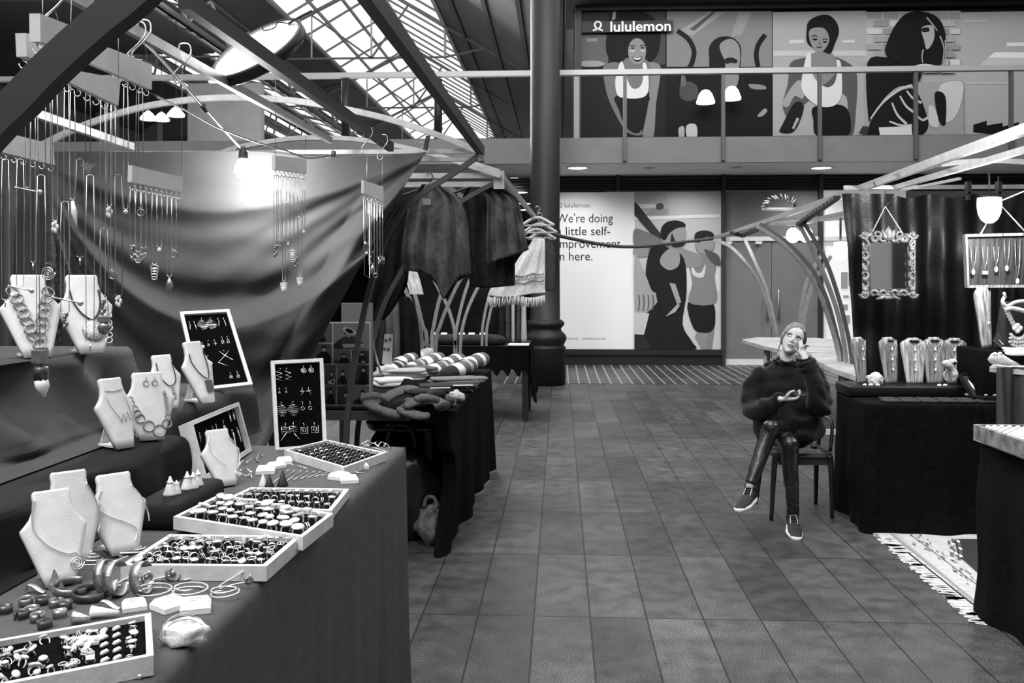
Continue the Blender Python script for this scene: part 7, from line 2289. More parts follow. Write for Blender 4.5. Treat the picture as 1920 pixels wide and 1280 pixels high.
# big collar necklace with square flower plates on a stand
p = P(1906, 600, 6.12)
t = thing('collar_necklace', 'heavy pale collar necklace with flower plates and crescent beads at the right edge', 'necklace', p)
s_ = 6.12 / F
BN = mat('pale bone beads', .62, .6, 0, .3, 40)
ST_ = mat('dark collar stand', .02, .8)
def pt(u, v, d=0): return P(u, v, 6.12 - d)
sub(MB().loft([[pt(1890, 566), pt(1950, 566), pt(1950, 566) + Vector((0, .1, 0)), pt(1890, 566) + Vector((0, .1, 0))], [pt(1884, 654), pt(1960, 654), pt(1960, 654) + Vector((0, .16, 0)), pt(1884, 654) + Vector((0, .16, 0))]], True, 0, False), 'stand', ST_, t)
mb = MB()
for k in range(9):
    f = k / 8
    mb.ball(pt(1882 + 22 * f, 570 + 46 * f, .02), (5 * s_, .012, 5 * s_), 8, None, 0, 5)
    mb.ball(pt(1955 - 28 * f, 570 + 46 * f, .02), (5 * s_, .012, 5 * s_), 8, None, 0, 5)
sub(mb, 'beads', BN, t)
mb = MB()
for du, dv in ((-5, 0), (5, 0), (0, -5), (0, 5)):
    mb.ball(pt(1908 + du, 615 + dv, .03), (5 * s_, .01, 5 * s_), 10, None, 0, 5)
sub(mb, 'flower_plate', mat('bright plate', .85, .4), t)
mb = MB()
for r_ in range(3):
    for k in range(8):
        a_ = math.pi * (1.05 + .9 * k / 7)
        mb.box(pt(1909 + (13 + 1 * r_) * math.cos(a_), 626 + 7 * r_ - 11 * math.sin(a_) * .75, .03), (4.2 * s_, .014, 5.5 * s_), Matrix.Rotation((k - 3.5) * .18, 3, 'Y'))
sub(mb, 'crescent_beads', BN, t)
sub(MB().tube(spline([pt(1884, 556, .02), pt(1880, 566, .03), pt(1888, 574, .03), pt(1905, 566, .03), pt(1924, 564, .03)], 5), 3.2 * s_, 7).tube([pt(1886, 558, .03), pt(1882, 548, .03)], 2.5 * s_, 6).tube(spline([pt(1884, 580, .03), pt(1900, 578, .04), pt(1924, 584, .03)], 4), 4.0 * s_, 7), 'horn_beads', BN, t)
for k in range(3):
    q = [P(1878 + 3 * k, 652 + 5 * k, 5.98 - .03 * k), P(1900, 655 + 4 * k, 5.95 - .03 * k), P(1935, 652 + 6 * k, 5.95 - .03 * k)]
    MB().tube(spline(q, 4), [.004, .008, .010, .012, .012, .012, .010, .009, .008][:9], 7).build('horn_pendant', PALE, None, 'pale pointed horn pendant lying at the right edge of the black block, %s' % ('upper', 'middle', 'lower')[k], 'pendant', 'horn pendants')
# plank with a shell on it
c = [P(1855, 688, 5.62), P(1990, 700, 5.45), P(1990, 692, 5.75), P(1866, 680, 5.95)]
MB().slab(c, Vector((0, 0, -.028))).build('plank', mat('pale worn plank', .38, .7, 0, .4, 12), None, 'pale wooden plank shelf at the right edge', 'plank')
p = P(1875, 674, 5.7)
t = thing('conch_shell', 'pale knobbly shell lying on the wooden plank', 'shell', p)
sub(MB().tube([p + Vector((-.06, 0, -.01)), p + Vector((-.035, 0, .005)), p + Vector((.0, 0, .004)), p + Vector((.05, -.01, -.016)), p + Vector((.10, -.02, -.028))], [.018, .036, .034, .02, .006], 10).ball(p + Vector((-.035, -.015, .03)), .016, 8).ball(p + Vector((-.005, -.012, .034)), .014, 8), 'body', MATS['pale shell'], t)

# ---------------------------------------------------------------- ornate hanging mirror
YM = 6.72
sM = YM / F
def m3(u, v, d=0): return P(u, v, YM - d)
t = thing('ornate_mirror', 'ornate carved grey mirror hanging by a cord before the black drape', 'mirror', m3(1667, 495))
FRM = mat('antiqued silver carving', .20, .45, .35, .5, 30, .3, 40)
sub(MB().slab([m3(1629, 454, .0), m3(1702, 454), m3(1704, 542), m3(1631, 542)], Vector((0, .012, 0))), 'glass', mat('mirror glass', .85, .03, 1.0), t)
sub(MB().bar([m3(1628, 453, .012), m3(1702, 453, .012), m3(1704, 543, .012), m3(1630, 543, .012)], .016, .02, (0, -1, 0), 0, True), 'inner_frame', mat('dark inner frame', .03, .4), t)
mb = MB()
def scroll(cx_, cz_, R, a0, turns, flip=1, r=.010):
    pts_ = []
    rr = []
    for k in range(22):
        f = k / 21
        rad = R * (1 - .8 * f)
        a_ = a0 + flip * turns * 2 * math.pi * f
        pts_.append(m3(cx_ + rad * math.cos(a_), cz_ + rad * math.sin(a_), .028))
        rr.append(r * (1 - .5 * f))
    mb.tube(pts_, rr, 7)
def leaf(u0, v0, u1, v1, w, d=.03):
    a_, b_ = m3(u0, v0, d), m3(u1, v1, d)
    mb.tube([a_, a_.lerp(b_, .3), a_.lerp(b_, .65), b_], [(w * .3, .006), (w, .012), (w * .8, .012), (.003, .003)], 8, up=(1, 0, 0) if abs(u1 - u0) < abs(v1 - v0) else (0, 0, 1))
for side in (-1, 1):
    X = 1622 if side < 0 else 1711
    for k in range(5):
        v = 458 + k * 19
        scroll(X + side * 1, v, 8.5, math.pi / 2 if k % 2 else -math.pi / 2, .9, side if k % 2 else -side, .013)
        leaf(X + side * 4, v + 4, X - side * 2, v + 15, .014)
        mb.ball(m3(X - side * 2, v + 9, .03), (.014, .014, .020), 8, None, 0, 5)
    for V in (440, 551):
        scroll(X, V, 9, 0 if side > 0 else math.pi, .9, side, .014)
        mb.ball(m3(X + side * 1, V, .03), (.022, .014, .024), 8, None, 0, 5)
for k in range(4):
    u = 1638 + k * 19
    for V, fl in ((446, -1), (551, 1)):
        scroll(u, V, 8, math.pi if k % 2 else 0, .9, fl if k % 2 else -fl, .012)
        leaf(u + 4, V, u + 15, V + fl * 4, .013)
# crest
leaf(1666, 452, 1666, 424, .034, .035)
for d_ in (-1, 1):
    leaf(1666 + d_ * 4, 450, 1666 + d_ * 12, 430, .022, .034)
    scroll(1666 + d_ * 22, 440, 9, math.pi / 2, 1.0, d_, .013)
    leaf(1666 + d_ * 30, 438, 1666 + d_ * 44, 446, .014)
    leaf(1666 + d_ * 6, 556, 1666 + d_ * 24, 561, .015)
leaf(1657, 558, 1677, 558, .016)
sub(mb, 'carved_frame', FRM, t)
mb = MB()
for a_, b_ in (((1624, 449), (1624, 548)), ((1709, 449), (1709, 548)), ((1622, 448), (1711, 448)), ((1622, 548), (1711, 548))):
    mb.bar([m3(*a_, .012), m3(*b_, .012)], .05, .018, (0, -1, 0))
sub(mb, 'backing_frame', FRM, t)
CORDW = mat('pale twine', .5, .8)
sub(MB().tube([m3(1633, 440, .01), m3(1660, 387, .01), m3(1694, 440, .01)], .006, 6), 'cord', CORDW, t)
sub(MB().tube(spline([m3(1660, 388, .01), m3(1668, 378, .01), m3(1659, 384, .01), m3(1659, 370, .0), m3(1661, 358, -.3)], 4), .005, 5), 'hook', CD, t)

# ---------------------------------------------------------------- framed necklaces
YN = 6.35
sN = YN / F
def f3(u, v, d=0): return P(u, v, YN - d)
t = thing('necklace_display', 'wooden picture frame with rows of fine necklaces hanging at the right edge', 'frame', f3(1866, 490))
wd = woodmat('worn frame wood', .26)
c = [f3(1809, 442), f3(1960, 438), f3(1962, 536), f3(1813, 537)]
sub(MB().bar(c, .022, .05, (0, -1, 0), 0, True), 'wooden_frame', wd, t)
sub(MB().slab([p + Vector((0, .012, 0)) for p in c], Vector((0, .01, 0))), 'back_panel', woodmat('dark grained back', .035), t)
sub(MB().tube([f3(1838, 440), f3(1872, 380), f3(1926, 438)], .006, 6), 'chain', CORDW, t)
sub(MB().tube([f3(1872, 380), Vector((f3(1872, 380).x, YN, ZR))], .004, 5), 'hook', CD, t)
for k, (u, v1) in enumerate(((1825, 505), (1847, 506), (1868, 500), (1888, 498), (1908, 522))):
    top = 449 if k > 2 else 462
    tt = thing('necklace', 'fine chain with a small pendant in the wooden frame, %s from the left' % ('first', 'second', 'third', 'fourth', 'fifth and longest')[k], 'necklace', f3(u, top, .01), 'necklaces in the wooden frame')
    sub(MB().tube([f3(u - 5, top, .008), f3(u - 3.6, top + (v1 - top) * .6, .008), f3(u, v1, .008), f3(u + 3.6, top + (v1 - top) * .6, .008), f3(u + 5, top, .008)], .0022, 5), 'chain', SV, tt)
    p = f3(u, v1 + 5, .012)
    sub((MB().ball(p, (.012, .006, .02), 8) if k != 1 else MB().box(p, (.034, .008, .022))), 'pendant', PALE, tt)
# ---------------------------------------------------------------- glowing lamp shade
LP = P(1855, 392, 6.15)
s_ = 6.15 / F
t = thing('shade_lamp', 'bright white bucket-shaped lamp glowing above the framed necklaces', 'lamp', LP)
sub(MB().lathe([(20 * s_, 20 * s_), (21 * s_, 8 * s_), (19 * s_, -8 * s_), (14 * s_, -19 * s_), (7 * s_, -25 * s_), (.5 * s_, -26 * s_)], LP, 22), 'shade', mat('glowing white shade', .95, .5, emit=7), t)
sub(MB().lathe([(20.5 * s_, 19 * s_), (20.5 * s_, 21 * s_), (2 * s_, 23 * s_)], LP, 20), 'rim', mat('white lamp trim', .7), t)
sub(MB().tube([LP + Vector((0, 0, 22 * s_)), Vector((LP.x, LP.y, ZR))], .006, 6), 'cord', CD, t)
sub(MB().tube([LP + Vector((18 * s_, 0, 14 * s_)), P(1940, 350, 6.1)], .004, 5), 'wire', CORDW, t)
lamp('right_stall_light', 'POINT', LP + Vector((-.06, -.16, -.05)), 48, .05)

# ---------------------------------------------------------------- bead box on the near table
zb0, zb1 = Z4 + .028, Z4 + .098
a = PZ(1825, 795, zb1)
xb0, yb1 = a.x, a.y
MB().box2((2.0, 2.62, Z4 + .006), (3.28, 4.63, Z4 + .026)).build('table_board', mat('pale board edge', .3, .7, 0, .3, 14), None, 'thin pale board lying on the black cloth under the bead box', 'board')
t = thing('bead_box', 'shallow grained wooden box full of pale bead strands at the right edge', 'box', (xb0 + .4, yb1 - .6, zb0))
bw = woodmat('long grain wood', .16)
x1b, y0b = xb0 + .95, yb1 - 1.25
mb = MB()
mb.box2((xb0, y0b, zb0), (xb0 + .018, yb1, zb1)).box2((x1b - .018, y0b, zb0), (x1b, yb1, zb1)).box2((xb0 + .018, y0b, zb0), (x1b - .018, y0b + .018, zb1)).box2((xb0 + .018, yb1 - .018, zb0), (x1b - .018, yb1, zb1))
sub(mb, 'sides', mat('box wood', .15, .65, 0, .6, 18, .3, 40), t)
sub(MB().box2((xb0 + .018, y0b + .018, zb0), (x1b - .018, yb1 - .018, zb0 + .03)), 'floor', VELVET(), t)
sb = None
for k in range(28):
    y = yb1 - .04 - k * .042
    mb = MB()
    for j in range(24):
        mb.ball((xb0 + .05 + j * .034, y + .008 * math.sin(j * .9 + k), zb0 + .062), (.014, .014, .011), 7, None, 0, 4)
    mb.build('bead_strand', mat('pale beads', .7, .4), None, 'pale bead strand laid across the wooden box at the right edge', 'bead strand', 'bead strands in the box')

# ---------------------------------------------------------------- rug with a fringe
def RZ(u, v, z=.009): return PZ(u, v, z)
t = thing('rug', 'pale fringed rug with a dark centre lying under the black-clothed tables', 'rug', (2.6, 5.4, 0))
A, B = PZ(1668, 999, 0), PZ(1850, 1152, 0)
dx = (B - A)
A2 = A - dx * .55
B2 = B + dx * .06
o = [A2, B2, B2 + Vector((2.4, 0, 0)), A2 + Vector((2.4, 0, 0))]
RUGM = mat('pale wool rug', .55, .95, 0, .12, 30, .4, 160, spec=.1)
sub(MB().slab([p + Vector((0, 0, .008)) for p in o], Vector((0, 0, -.0075))), 'pile', RUGM, t)
pr = Print(lambda u, v, k: PZ(u, v, .0085 + .0002 * k))
def a8(l): return [(1440 + x / 4, 960 + y / 4) for x, y in l]
pr.poly(a8([(925, 160), (965, 160), (1660, 755), (1620, 745)]), .62, False)
pr.stroke(a8([(1050, 300), (1300, 500), (1640, 770)]), 2.0, .12)
pr.stroke(a8([(1065, 165), (1300, 340), (1575, 550)]), 1.6, .35)
pr.stroke(a8([(930, 165), (1100, 300), (1250, 420), (1640, 740)]), 3.5, .5)
rr_ = random.Random(3)
for k in range(46):
    f = rr_.random()
    u, v = 1700 + 118 * f + rr_.uniform(-5, 24), 1000 + 92 * f + rr_.uniform(-8, 5)
    if v > 1002 and u < 1850:
        pr.oval(u, v, rr_.uniform(1.5, 4), rr_.uniform(.7, 1.4), rr_.choice([.35, .45, .55]), .5)
pr.poly(a8([(1400, 200), (1750, 200), (1750, 560), (1565, 440), (1420, 310)]), .22, False)
for k in range(16):
    f = k / 15
    pr.oval(1787 + 10 * math.sin(k * 2) + 8 * f, 1012 + 34 * f, 4.5, 2.2, .8 if k % 2 else .35, .6)
pr.done('woven_pattern', t)
mb = MB()
n_ = 46
d = dx.normalized()
per = Vector((d.y, -d.x, 0))
if per.x > 0: per = -per
for k in range(96):
    f = -.2 + 1.28 * k / 95
    p = A + dx * f
    L = .095 + .035 * rr_.random()
    w = .026 + .016 * rr_.random()
    sk = rr_.uniform(-.025, .025)
    q = [p + d * -w * .5, p + d * w * .5, p + per * L * .6 + d * (w * .7 + sk), p + per * L + d * (w * .35 + sk), p + per * L * .97 + d * (-w * .45 + sk), p + per * L * .55 + d * (-w * .65 + sk)]
    mb.slab([x + Vector((0, 0, .003 + .003 * (k % 2))) for x in q], Vector((0, 0, -.002)))
sub(mb, 'fringe', mat('cream fringe', .62, .95, 0, .2, 60, .5, 200), t)

# sagging cable between the stall rows
t = thing('sagging_cable', 'grey cable sagging from the knitwear stall across the poster to the far right stall', 'cable', P(1190, 465, 13.2))
sub(MB().tube(spline([P(1003, 410, 10.2), P(1032, 436, 10.8), P(1085, 450, 11.6), P(1150, 461, 12.4), P(1200, 462, 12.9), P(1260, 456, 13.2), P(1338, 447, 13.5)], 6), .022, 6), 'cable', mat('grey cable', .06, .6), t)
# ================================================================ THE SEATED WOMAN
CHM = mat('dark gunmetal chair', .045, .32, .6, .2, 8)
seat_c = Vector(((PZ(1445, 975, 0).x + PZ(1558, 971, 0).x) / 2, 6.48, 0))
fl, frr = PZ(1446, 975, 0), PZ(1560, 971, 0)
t = thing('metal_chair', 'dark pressed-metal chair under the seated woman', 'chair', seat_c)
SZ = .45
yf, yb = 6.27, 6.68
xL, xR = seat_c.x - .19, seat_c.x + .19
mb = MB()
o = []
for cx_, cy_, a0 in ((xR - .05, yb - .05, 0), (xL + .05, yb - .05, 90), (xL + .05, yf + .05, 180), (xR - .05, yf + .05, 270)):
    for k in range(4):
        a_ = math.radians(a0 + 30 * k)
        o.append(Vector((cx_ + .05 * math.cos(a_), cy_ + .05 * math.sin(a_), SZ)))
cen = Vector((seat_c.x, (yf + yb) / 2, 0))
mb.loft([[p + Vector((0, 0, -.035)) for p in o], [p for p in o], [cen + (p - cen) * .93 + Vector((0, 0, .003 + .0 * p.z)) for p in [Vector((q.x, q.y, SZ)) for q in o]]])
sub(mb, 'seat', CHM, t)
for (x, y, foot) in ((xL + .02, yf + .03, fl), (xR - .02, yf + .03, frr), (xL + .02, yb - .03, Vector((fl.x + .0, 6.78, 0))), (xR - .02, yb - .03, Vector((frr.x, 6.78, 0)))):
    top = Vector((x, y, SZ - .01))
    q = spline([top, top.lerp(foot, .2) + Vector(((foot.x - x) * .25, 0, 0)), foot], 5)
    n_ = len(q)
    sub(MB().tube(q, [(.034 - .018 * i / (n_ - 1), .026 - .013 * i / (n_ - 1)) for i in range(n_)], 8, up=(0, 1, 0)), 'leg', CHM, t)
sub(MB().box2((xL + .03, yf + .01, SZ - .075), (xR - .03, yf + .03, SZ - .03)), 'front_rail', CHM, t)
q = spline([Vector((xL - .01, yb - .02, SZ - .02)), Vector((xL - .035, yb + .03, SZ + .16)), Vector((xL - .02, yb + .08, SZ + .36)), Vector((xL + .10, yb + .10, SZ + .43)), Vector((xR - .10, yb + .10, SZ + .43)), Vector((xR + .02, yb + .08, SZ + .36)), Vector((xR + .035, yb + .03, SZ + .16)), Vector((xR + .01, yb - .02, SZ - .02))], 6)
sub(MB().tube(q, .014, 8), 'back_hoop', CHM, t)
sub(MB().bar([Vector((seat_c.x, yb - .01, SZ)), Vector((seat_c.x, yb + .06, SZ + .22)), Vector((seat_c.x, yb + .10, SZ + .43))], .14, .006, (0, -1, 0)), 'back_splat', CHM, t)
sub(MB().tube(spline([Vector((xL - .03, yb - .0, SZ + .12)), Vector((xL - .05, yf + .16, SZ + .14)), Vector((xL - .01, yf + .1, SZ + .0))], 5), .012, 7), 'arm_brace', CHM, t)
sub(MB().tube(spline([Vector((xR + .03, yb - .0, SZ + .20)), Vector((xR + .05, yf + .20, SZ + .18)), Vector((xR + .01, yf + .1, SZ + .0))], 5), .012, 7), 'arm_brace', CHM, t)

def remesh(mb, voxel, smooth=4, name='tmp', disp=None):
    me = mb.mesh(name, [], True)
    o = bpy.data.objects.new(name, me)
    COL.objects.link(o)
    m = o.modifiers.new('r', 'REMESH'); m.mode = 'VOXEL'; m.voxel_size = voxel; m.use_smooth_shade = True
    if smooth:
        s = o.modifiers.new('s', 'SMOOTH'); s.iterations = smooth; s.factor = .5
    dg = bpy.context.evaluated_depsgraph_get(); dg.update()
    out = bpy.data.meshes.new_from_object(o.evaluated_get(dg))
    bpy.data.objects.remove(o)
    if disp:
        out.update()
        nr = [v.normal.copy() for v in out.vertices]
        for v, n in zip(out.vertices, nr):
            v.co += n * disp(v.co)
    for p in out.polygons: p.use_smooth = True
    return out
def mobj(me, name, m, parent):
    me.materials.clear(); me.materials.append(m)
    me.name = name
    o = bpy.data.objects.new(name, me)
    COL.objects.link(o)
    o.parent = parent
    if parent.type == 'EMPTY':
        o.matrix_parent_inverse = Matrix.Translation(-Vector(parent.location))
    return o
SKIN = mat('pale skin', .44, .5, 0, .05, 20, spec=.35)
SWEAT = mat('black velour sweatshirt', .005, .8, 0, .4, 12, .12, 160, spec=.12, sheen=.10)
LEATH = mat('black leather leggings', .010, .3, 0, .3, 20, .25, 60, spec=.5)
HAIR = mat('dark blonde hair', .15, .42, 0, .65, 9, .25, 200, spec=.4)
_nt = HAIR.node_tree
_tc = [n for n in _nt.nodes if n.type == 'TEX_COORD'][0]
_mp = _nt.nodes.new('ShaderNodeMapping'); _mp.inputs['Scale'].default_value = (14, 3, 5); _mp.inputs['Rotation'].default_value = (.3, .5, .4)
_nt.links.new(_tc.outputs['Object'], _mp.inputs[0])
for _n in [n for n in _nt.nodes if n.type == 'TEX_NOISE']: _nt.links.new(_mp.outputs[0], _n.inputs['Vector'])
woman = thing('person', 'woman in black sweatshirt and shiny leggings seated cross-legged, looking up and holding a phone', 'person', (seat_c.x, 6.4, 0))

# --- head frame
HC = P(1486.5, 637, 6.33)
U = (Vector((.40, .22, .88))).normalized()
Fd = Vector((-.22, -.95, .18)); Fd = (Fd - U * Fd.dot(U)).normalized()     # where the face points
Rt = U.cross(Fd) * -1                                                        # to her left, image right
if Rt.x < 0: Rt = -Rt
def H(x, y, z):
    """head space: x to image right, y towards the back, z from chin 0 to crown .23"""
    return HC + Rt * x - Fd * y + U * (z - .115)
HR = [(.000, .014, .072, -.032), (.006, .022, .080, -.020), (.016, .030, .083, -.002), (.032, .041, .082, .025), (.055, .052, .081, .055), (.080, .060, .081, .075), (.102, .0655, .079, .088), (.118, .067, .0745, .092), (.138, .0685, .081, .095), (.165, .067, .077, .095), (.190, .059, .064, .086), (.210, .045, .045, .065), (.223, .027, .025, .038), (.230, .010, .008, .012)]
def hdim(z):
    for a, b in zip(HR, HR[1:]):
        if a[0] <= z <= b[0]:
            k = (z - a[0]) / (b[0] - a[0])
            return [a[i] + (b[i] - a[i]) * k for i in (1, 2, 3)]
    return HR[-1][1:]
def face_y(x, z):
    a, f, b = hdim(z)
    mid = (b - f) / 2
    half = (b + f) / 2
    return mid - half * max(0.0, 1 - abs(x / a) ** 2.3) ** .5
body = MB()
rings = []
for z, a, f, b in HR:
    mid, half = (b - f) / 2, (b + f) / 2
    rings.append([H(a * math.copysign(abs(math.cos(q)) ** .9, math.cos(q)), mid + half * math.copysign(abs(math.sin(q)) ** .92, math.sin(q)), z) for q in [2 * math.pi * k / 28 for k in range(28)]])
body.loft(rings)
body.tube([H(0, -.074, .122), H(0, -.085, .105), H(0, -.096, .088), H(0, -.094, .080), H(0, -.080, .076)], [.0075, .0085, .0105, .0115, .007], 9)
for s_ in (-1, 1):
    body.ball(H(.010 * s_, -.084, .081), .0075, 8)
    body.ball(H(.068 * s_, .012, .105), (.008, .016, .026), 8)
body.ball(H(0, -.083, .059), (.020, .009, .0055), 10)
body.ball(H(0, -.081, .049), (.017, .009, .006), 10)
body.ball(H(0, -.076, .014), (.018, .012, .012), 8)
NB = P(1477, 680, 6.46)
body.tube([H(0, .015, .06), H(0, .01, .0), NB + Vector((0, 0, .03)), NB + Vector((0, .01, -.06))], [.050, .047, .050, .075], 14)
# --- torso, hips, limbs inside the clothes
sL, sR = P(1431, 697, 6.42), P(1521, 693, 6.46)       # shoulders, image left / right
hip = P(1480, 806, 6.47)
body.tube([NB + Vector((0, .01, -.03)), NB + Vector((0, .015, -.12)), (NB + hip) / 2, hip + Vector((0, 0, .06)), hip + Vector((0, 0, -.03))], [(.07, .10), (.09, .13), (.09, .12), (.10, .14), (.09, .15)], 18, up=(0, -1, 0))
eL, wL = P(1409, 762, 6.33), P(1463, 748, 6.02)
eR, wR = P(1537, 766, 6.20), P(1511, 676, 6.19)
SLV_L = spline([sL + Vector((.02, .0, .0)), P(1414, 720, 6.42), eL, P(1432, 768, 6.16), P(1452, 756, 6.07), wL - (wL - eL).normalized() * .01], 4)
SLV_R = spline([sR + Vector((-.02, 0, 0)), P(1536, 722, 6.38), eR + Vector((0, 0, .01)), P(1530, 735, 6.14), P(1522, 705, 6.16), wR - (wR - eR).normalized() * .005], 4)
for q_, w_ in ((SLV_L, wL), (SLV_R, wR)):
    q_ = q_ + [w_]
    body.tube(q_, [.036 - .013 * i / (len(q_) - 1) for i in range(len(q_))], 10)
hipL, hipR = P(1461, 810, 6.42), P(1506, 808, 6.42)
kP, aP = P(1481, 834, 6.00), P(1487, 962, 6.02)        # planted leg
kC, aC = P(1446, 803, 6.03), P(1407, 908, 5.90)        # crossing leg
LEGS = []
for a_, k_, c_ in ((hipL, kP, aP), (hipR, kC, aC)):
    th = [a_, a_.lerp(k_, .5), k_]
    calf = k_.lerp(c_, .3) + Vector((0, .02, 0))
    sh = [k_, calf, k_.lerp(c_, .7), c_]
    LEGS.append((th, [.085, .075, .058], sh, [.058, .056, .042, .036]))
for th, tr, sh, sr in LEGS:
    body.tube(th, [r - .012 for r in tr], 12)
    body.tube(sh, [r - .012 for r in sr], 12)
tP = P(1494, 1000, 5.83); hP = P(1484, 972, 6.06)
tC = P(1385, 950, 5.72); hC = P(1411, 930, 5.93)
tP.z = .028; hP.z = .04
for a_, h_, t_ in ((aP, hP, tP), (aC, hC, tC)):
    body.tube([a_, h_.lerp(t_, .2) + Vector((0, 0, .005)), h_.lerp(t_, .6)], [.028, .022, .012], 10)
# --- hands
def finger(base, d0, axis, lens, bends, r):
    pts_ = [base]
    d = d0.normalized()
    for L, b in zip(lens, bends):
        d = Matrix.Rotation(b, 3, axis) @ d
        pts_.append(pts_[-1] + d * L)
    body.tube(pts_, [r, r * .97, r * .9, r * .72], 8)
    body.ball(pts_[-1], r * .74, 8, None, 0, 5)
    return pts_
# phone hand: palm up under the phone, fingers pointing to image right
d = Vector((.86, -.42, .10)).normalized()
ax = Vector((0, 0, 1)).cross(d).normalized()          # across the palm
pn = d.cross(ax)                                       # palm normal
pc = wL + d * .05
body.tube([wL - d * .01, wL + d * .02, pc, pc + d * .04], [(.016, .026), (.015, .032), (.014, .038), (.012, .038)], 12, up=pn)
for k, o_ in enumerate((-.030, -.010, .010, .029)):
    base = pc + d * .034 + ax * o_
    L = (.030, .034, .032, .025)[k]
    finger(base, d, ax, (L, L * .75, L * .6), (-.15 - .1 * k, -.75, -.65), .0085)
sd_ = ax if ax.y < 0 else -ax
tq_ = [pc - d * .015 + sd_ * .026 + pn * .004, pc + d * .006 + sd_ * .040 + pn * .026, pc + d * .026 + sd_ * .034 + pn * .045, pc + d * .046 + sd_ * .022 + pn * .050]
body.tube(tq_, [.0105, .0100, .0092, .0070], 8)
body.ball(tq_[-1], .0072, 8, None, 0, 5)
# raised hand: two fingers resting on the cheek under the eye
tip = H(.040, -.078, .100)
d2 = (tip - wR).normalized()
pn2 = Vector((.5, -.8, .2)); pn2 = (pn2 - d2 * pn2.dot(d2)).normalized()
ax2 = d2.cross(pn2).normalized()
pc2 = wR + d2 * .045
body.tube([wR - d2 * .015, wR + d2 * .02, pc2, pc2 + d2 * .028], [(.020, .026), (.016, .032), (.014, .037), (.012, .036)], 12, up=pn2)
ln = (tip - (pc2 + d2 * .02)).length
tdir = ax2 if ax2.dot(Rt) < 0 else -ax2                 # side of the palm nearer her chin: the thumb side
for k, o_ in enumerate((.026, .009, -.009, -.026)):
    base = pc2 + d2 * .020 + tdir * o_
    L = (.036, .038, .034, .027)[k]
    if k < 2:
        tgt = H(.040 + .010 * k, -.082 + .010 * k, .098 + .016 * k)
        dd = tgt - base
        q = [base, base + dd * .45 + pn2 * .008, base + dd * .78 + pn2 * .007, tgt]
        body.tube(q, [.0085, .0083, .0076, .006], 8)
        body.ball(tgt, .0062, 8, None, 0, 5)
    else:
        finger(base, d2, ax2, (L, L * .75, L * .55), (.5, 1.0, .7), .0082)
finger(pc2 - d2 * .010 + tdir * .028, (d2 * .85 + tdir * .45 + pn2 * .15).normalized(), pn2, (.026, .022, .018), (.1, .15, .15), .0092)
bme = remesh(body, .0045, 3)
bd = mobj(bme, 'body', SKIN, woman)
# --- facial features as thin patches lying on the face
def patch(pts_, off=.0022, thick=.0012):
    q = spline([Vector((a, b, 0)) for a, b in pts_], 4, True)
    f = [H(p.x, face_y(p.x, p.y) - off - thick, p.y) for p in q]
    return MB().slab(f, -Fd * (thick + .004))
LINE = mat('dark lash', .012, .6)
for s_ in (-1, 1):
    ex, ez = .031 * s_, .116
    e = sub(patch([(ex - .015, ez - .001), (ex - .007, ez + .006), (ex + .004, ez + .0068), (ex + .015, ez + .001), (ex + .006, ez - .0048), (ex - .006, ez - .0048)], .002), 'eye', mat('eye white', .7, .25), woman)
    sub(patch([(ex - .003 + .0045 * math.cos(a) - .002, ez + .0022 + .0045 * math.sin(a)) for a in [k * math.pi / 4 for k in range(8)]], .0036), 'iris', mat('dark iris', .03, .2), e)
    sub(patch([(ex - .017, ez + .001), (ex - .007, ez + .0085), (ex + .006, ez + .009), (ex + .018, ez + .003), (ex + .006, ez + .0062), (ex - .006, ez + .0055)], .0045), 'lashes', LINE, e)
    sub(patch([(ex - .014, ez - .0015), (ex - .005, ez - .0052), (ex + .006, ez - .0052), (ex + .015, ez + .000), (ex + .006, ez - .0068), (ex - .006, ez - .0066)], .0040), 'lower_lashes', mat('soft lash', .10, .6), e)
    sub(patch([(ex - .018 * s_ - .0 , ez + .0125), (ex, ez + .0185), (ex + .021 * s_, ez + .0135), (ex, ez + .0140)], .003), 'eyebrow', mat('eyebrow', .07, .7), woman)
sub(patch([(-.023, .0535), (-.010, .0585), (-.003, .0572), (.003, .0572), (.010, .0585), (.023, .0535), (.012, .0455), (0, .0435), (-.012, .0455)], .0095), 'lips', mat('lips', .24, .4), woman)
sub(patch([(-.022, .0535), (-.01, .0545), (0, .0535), (.01, .0545), (.022, .0535), (.01, .0525), (0, .0518), (-.01, .0525)], .0112), 'mouth_line', mat('mouth line', .03, .6), woman)
for s_ in (-1, 1):
    sub(patch([(.0075 * s_ - .003, .0765), (.0075 * s_, .079), (.0075 * s_ + .003, .0765), (.0075 * s_, .075)], .011), 'nostril', LINE, woman)
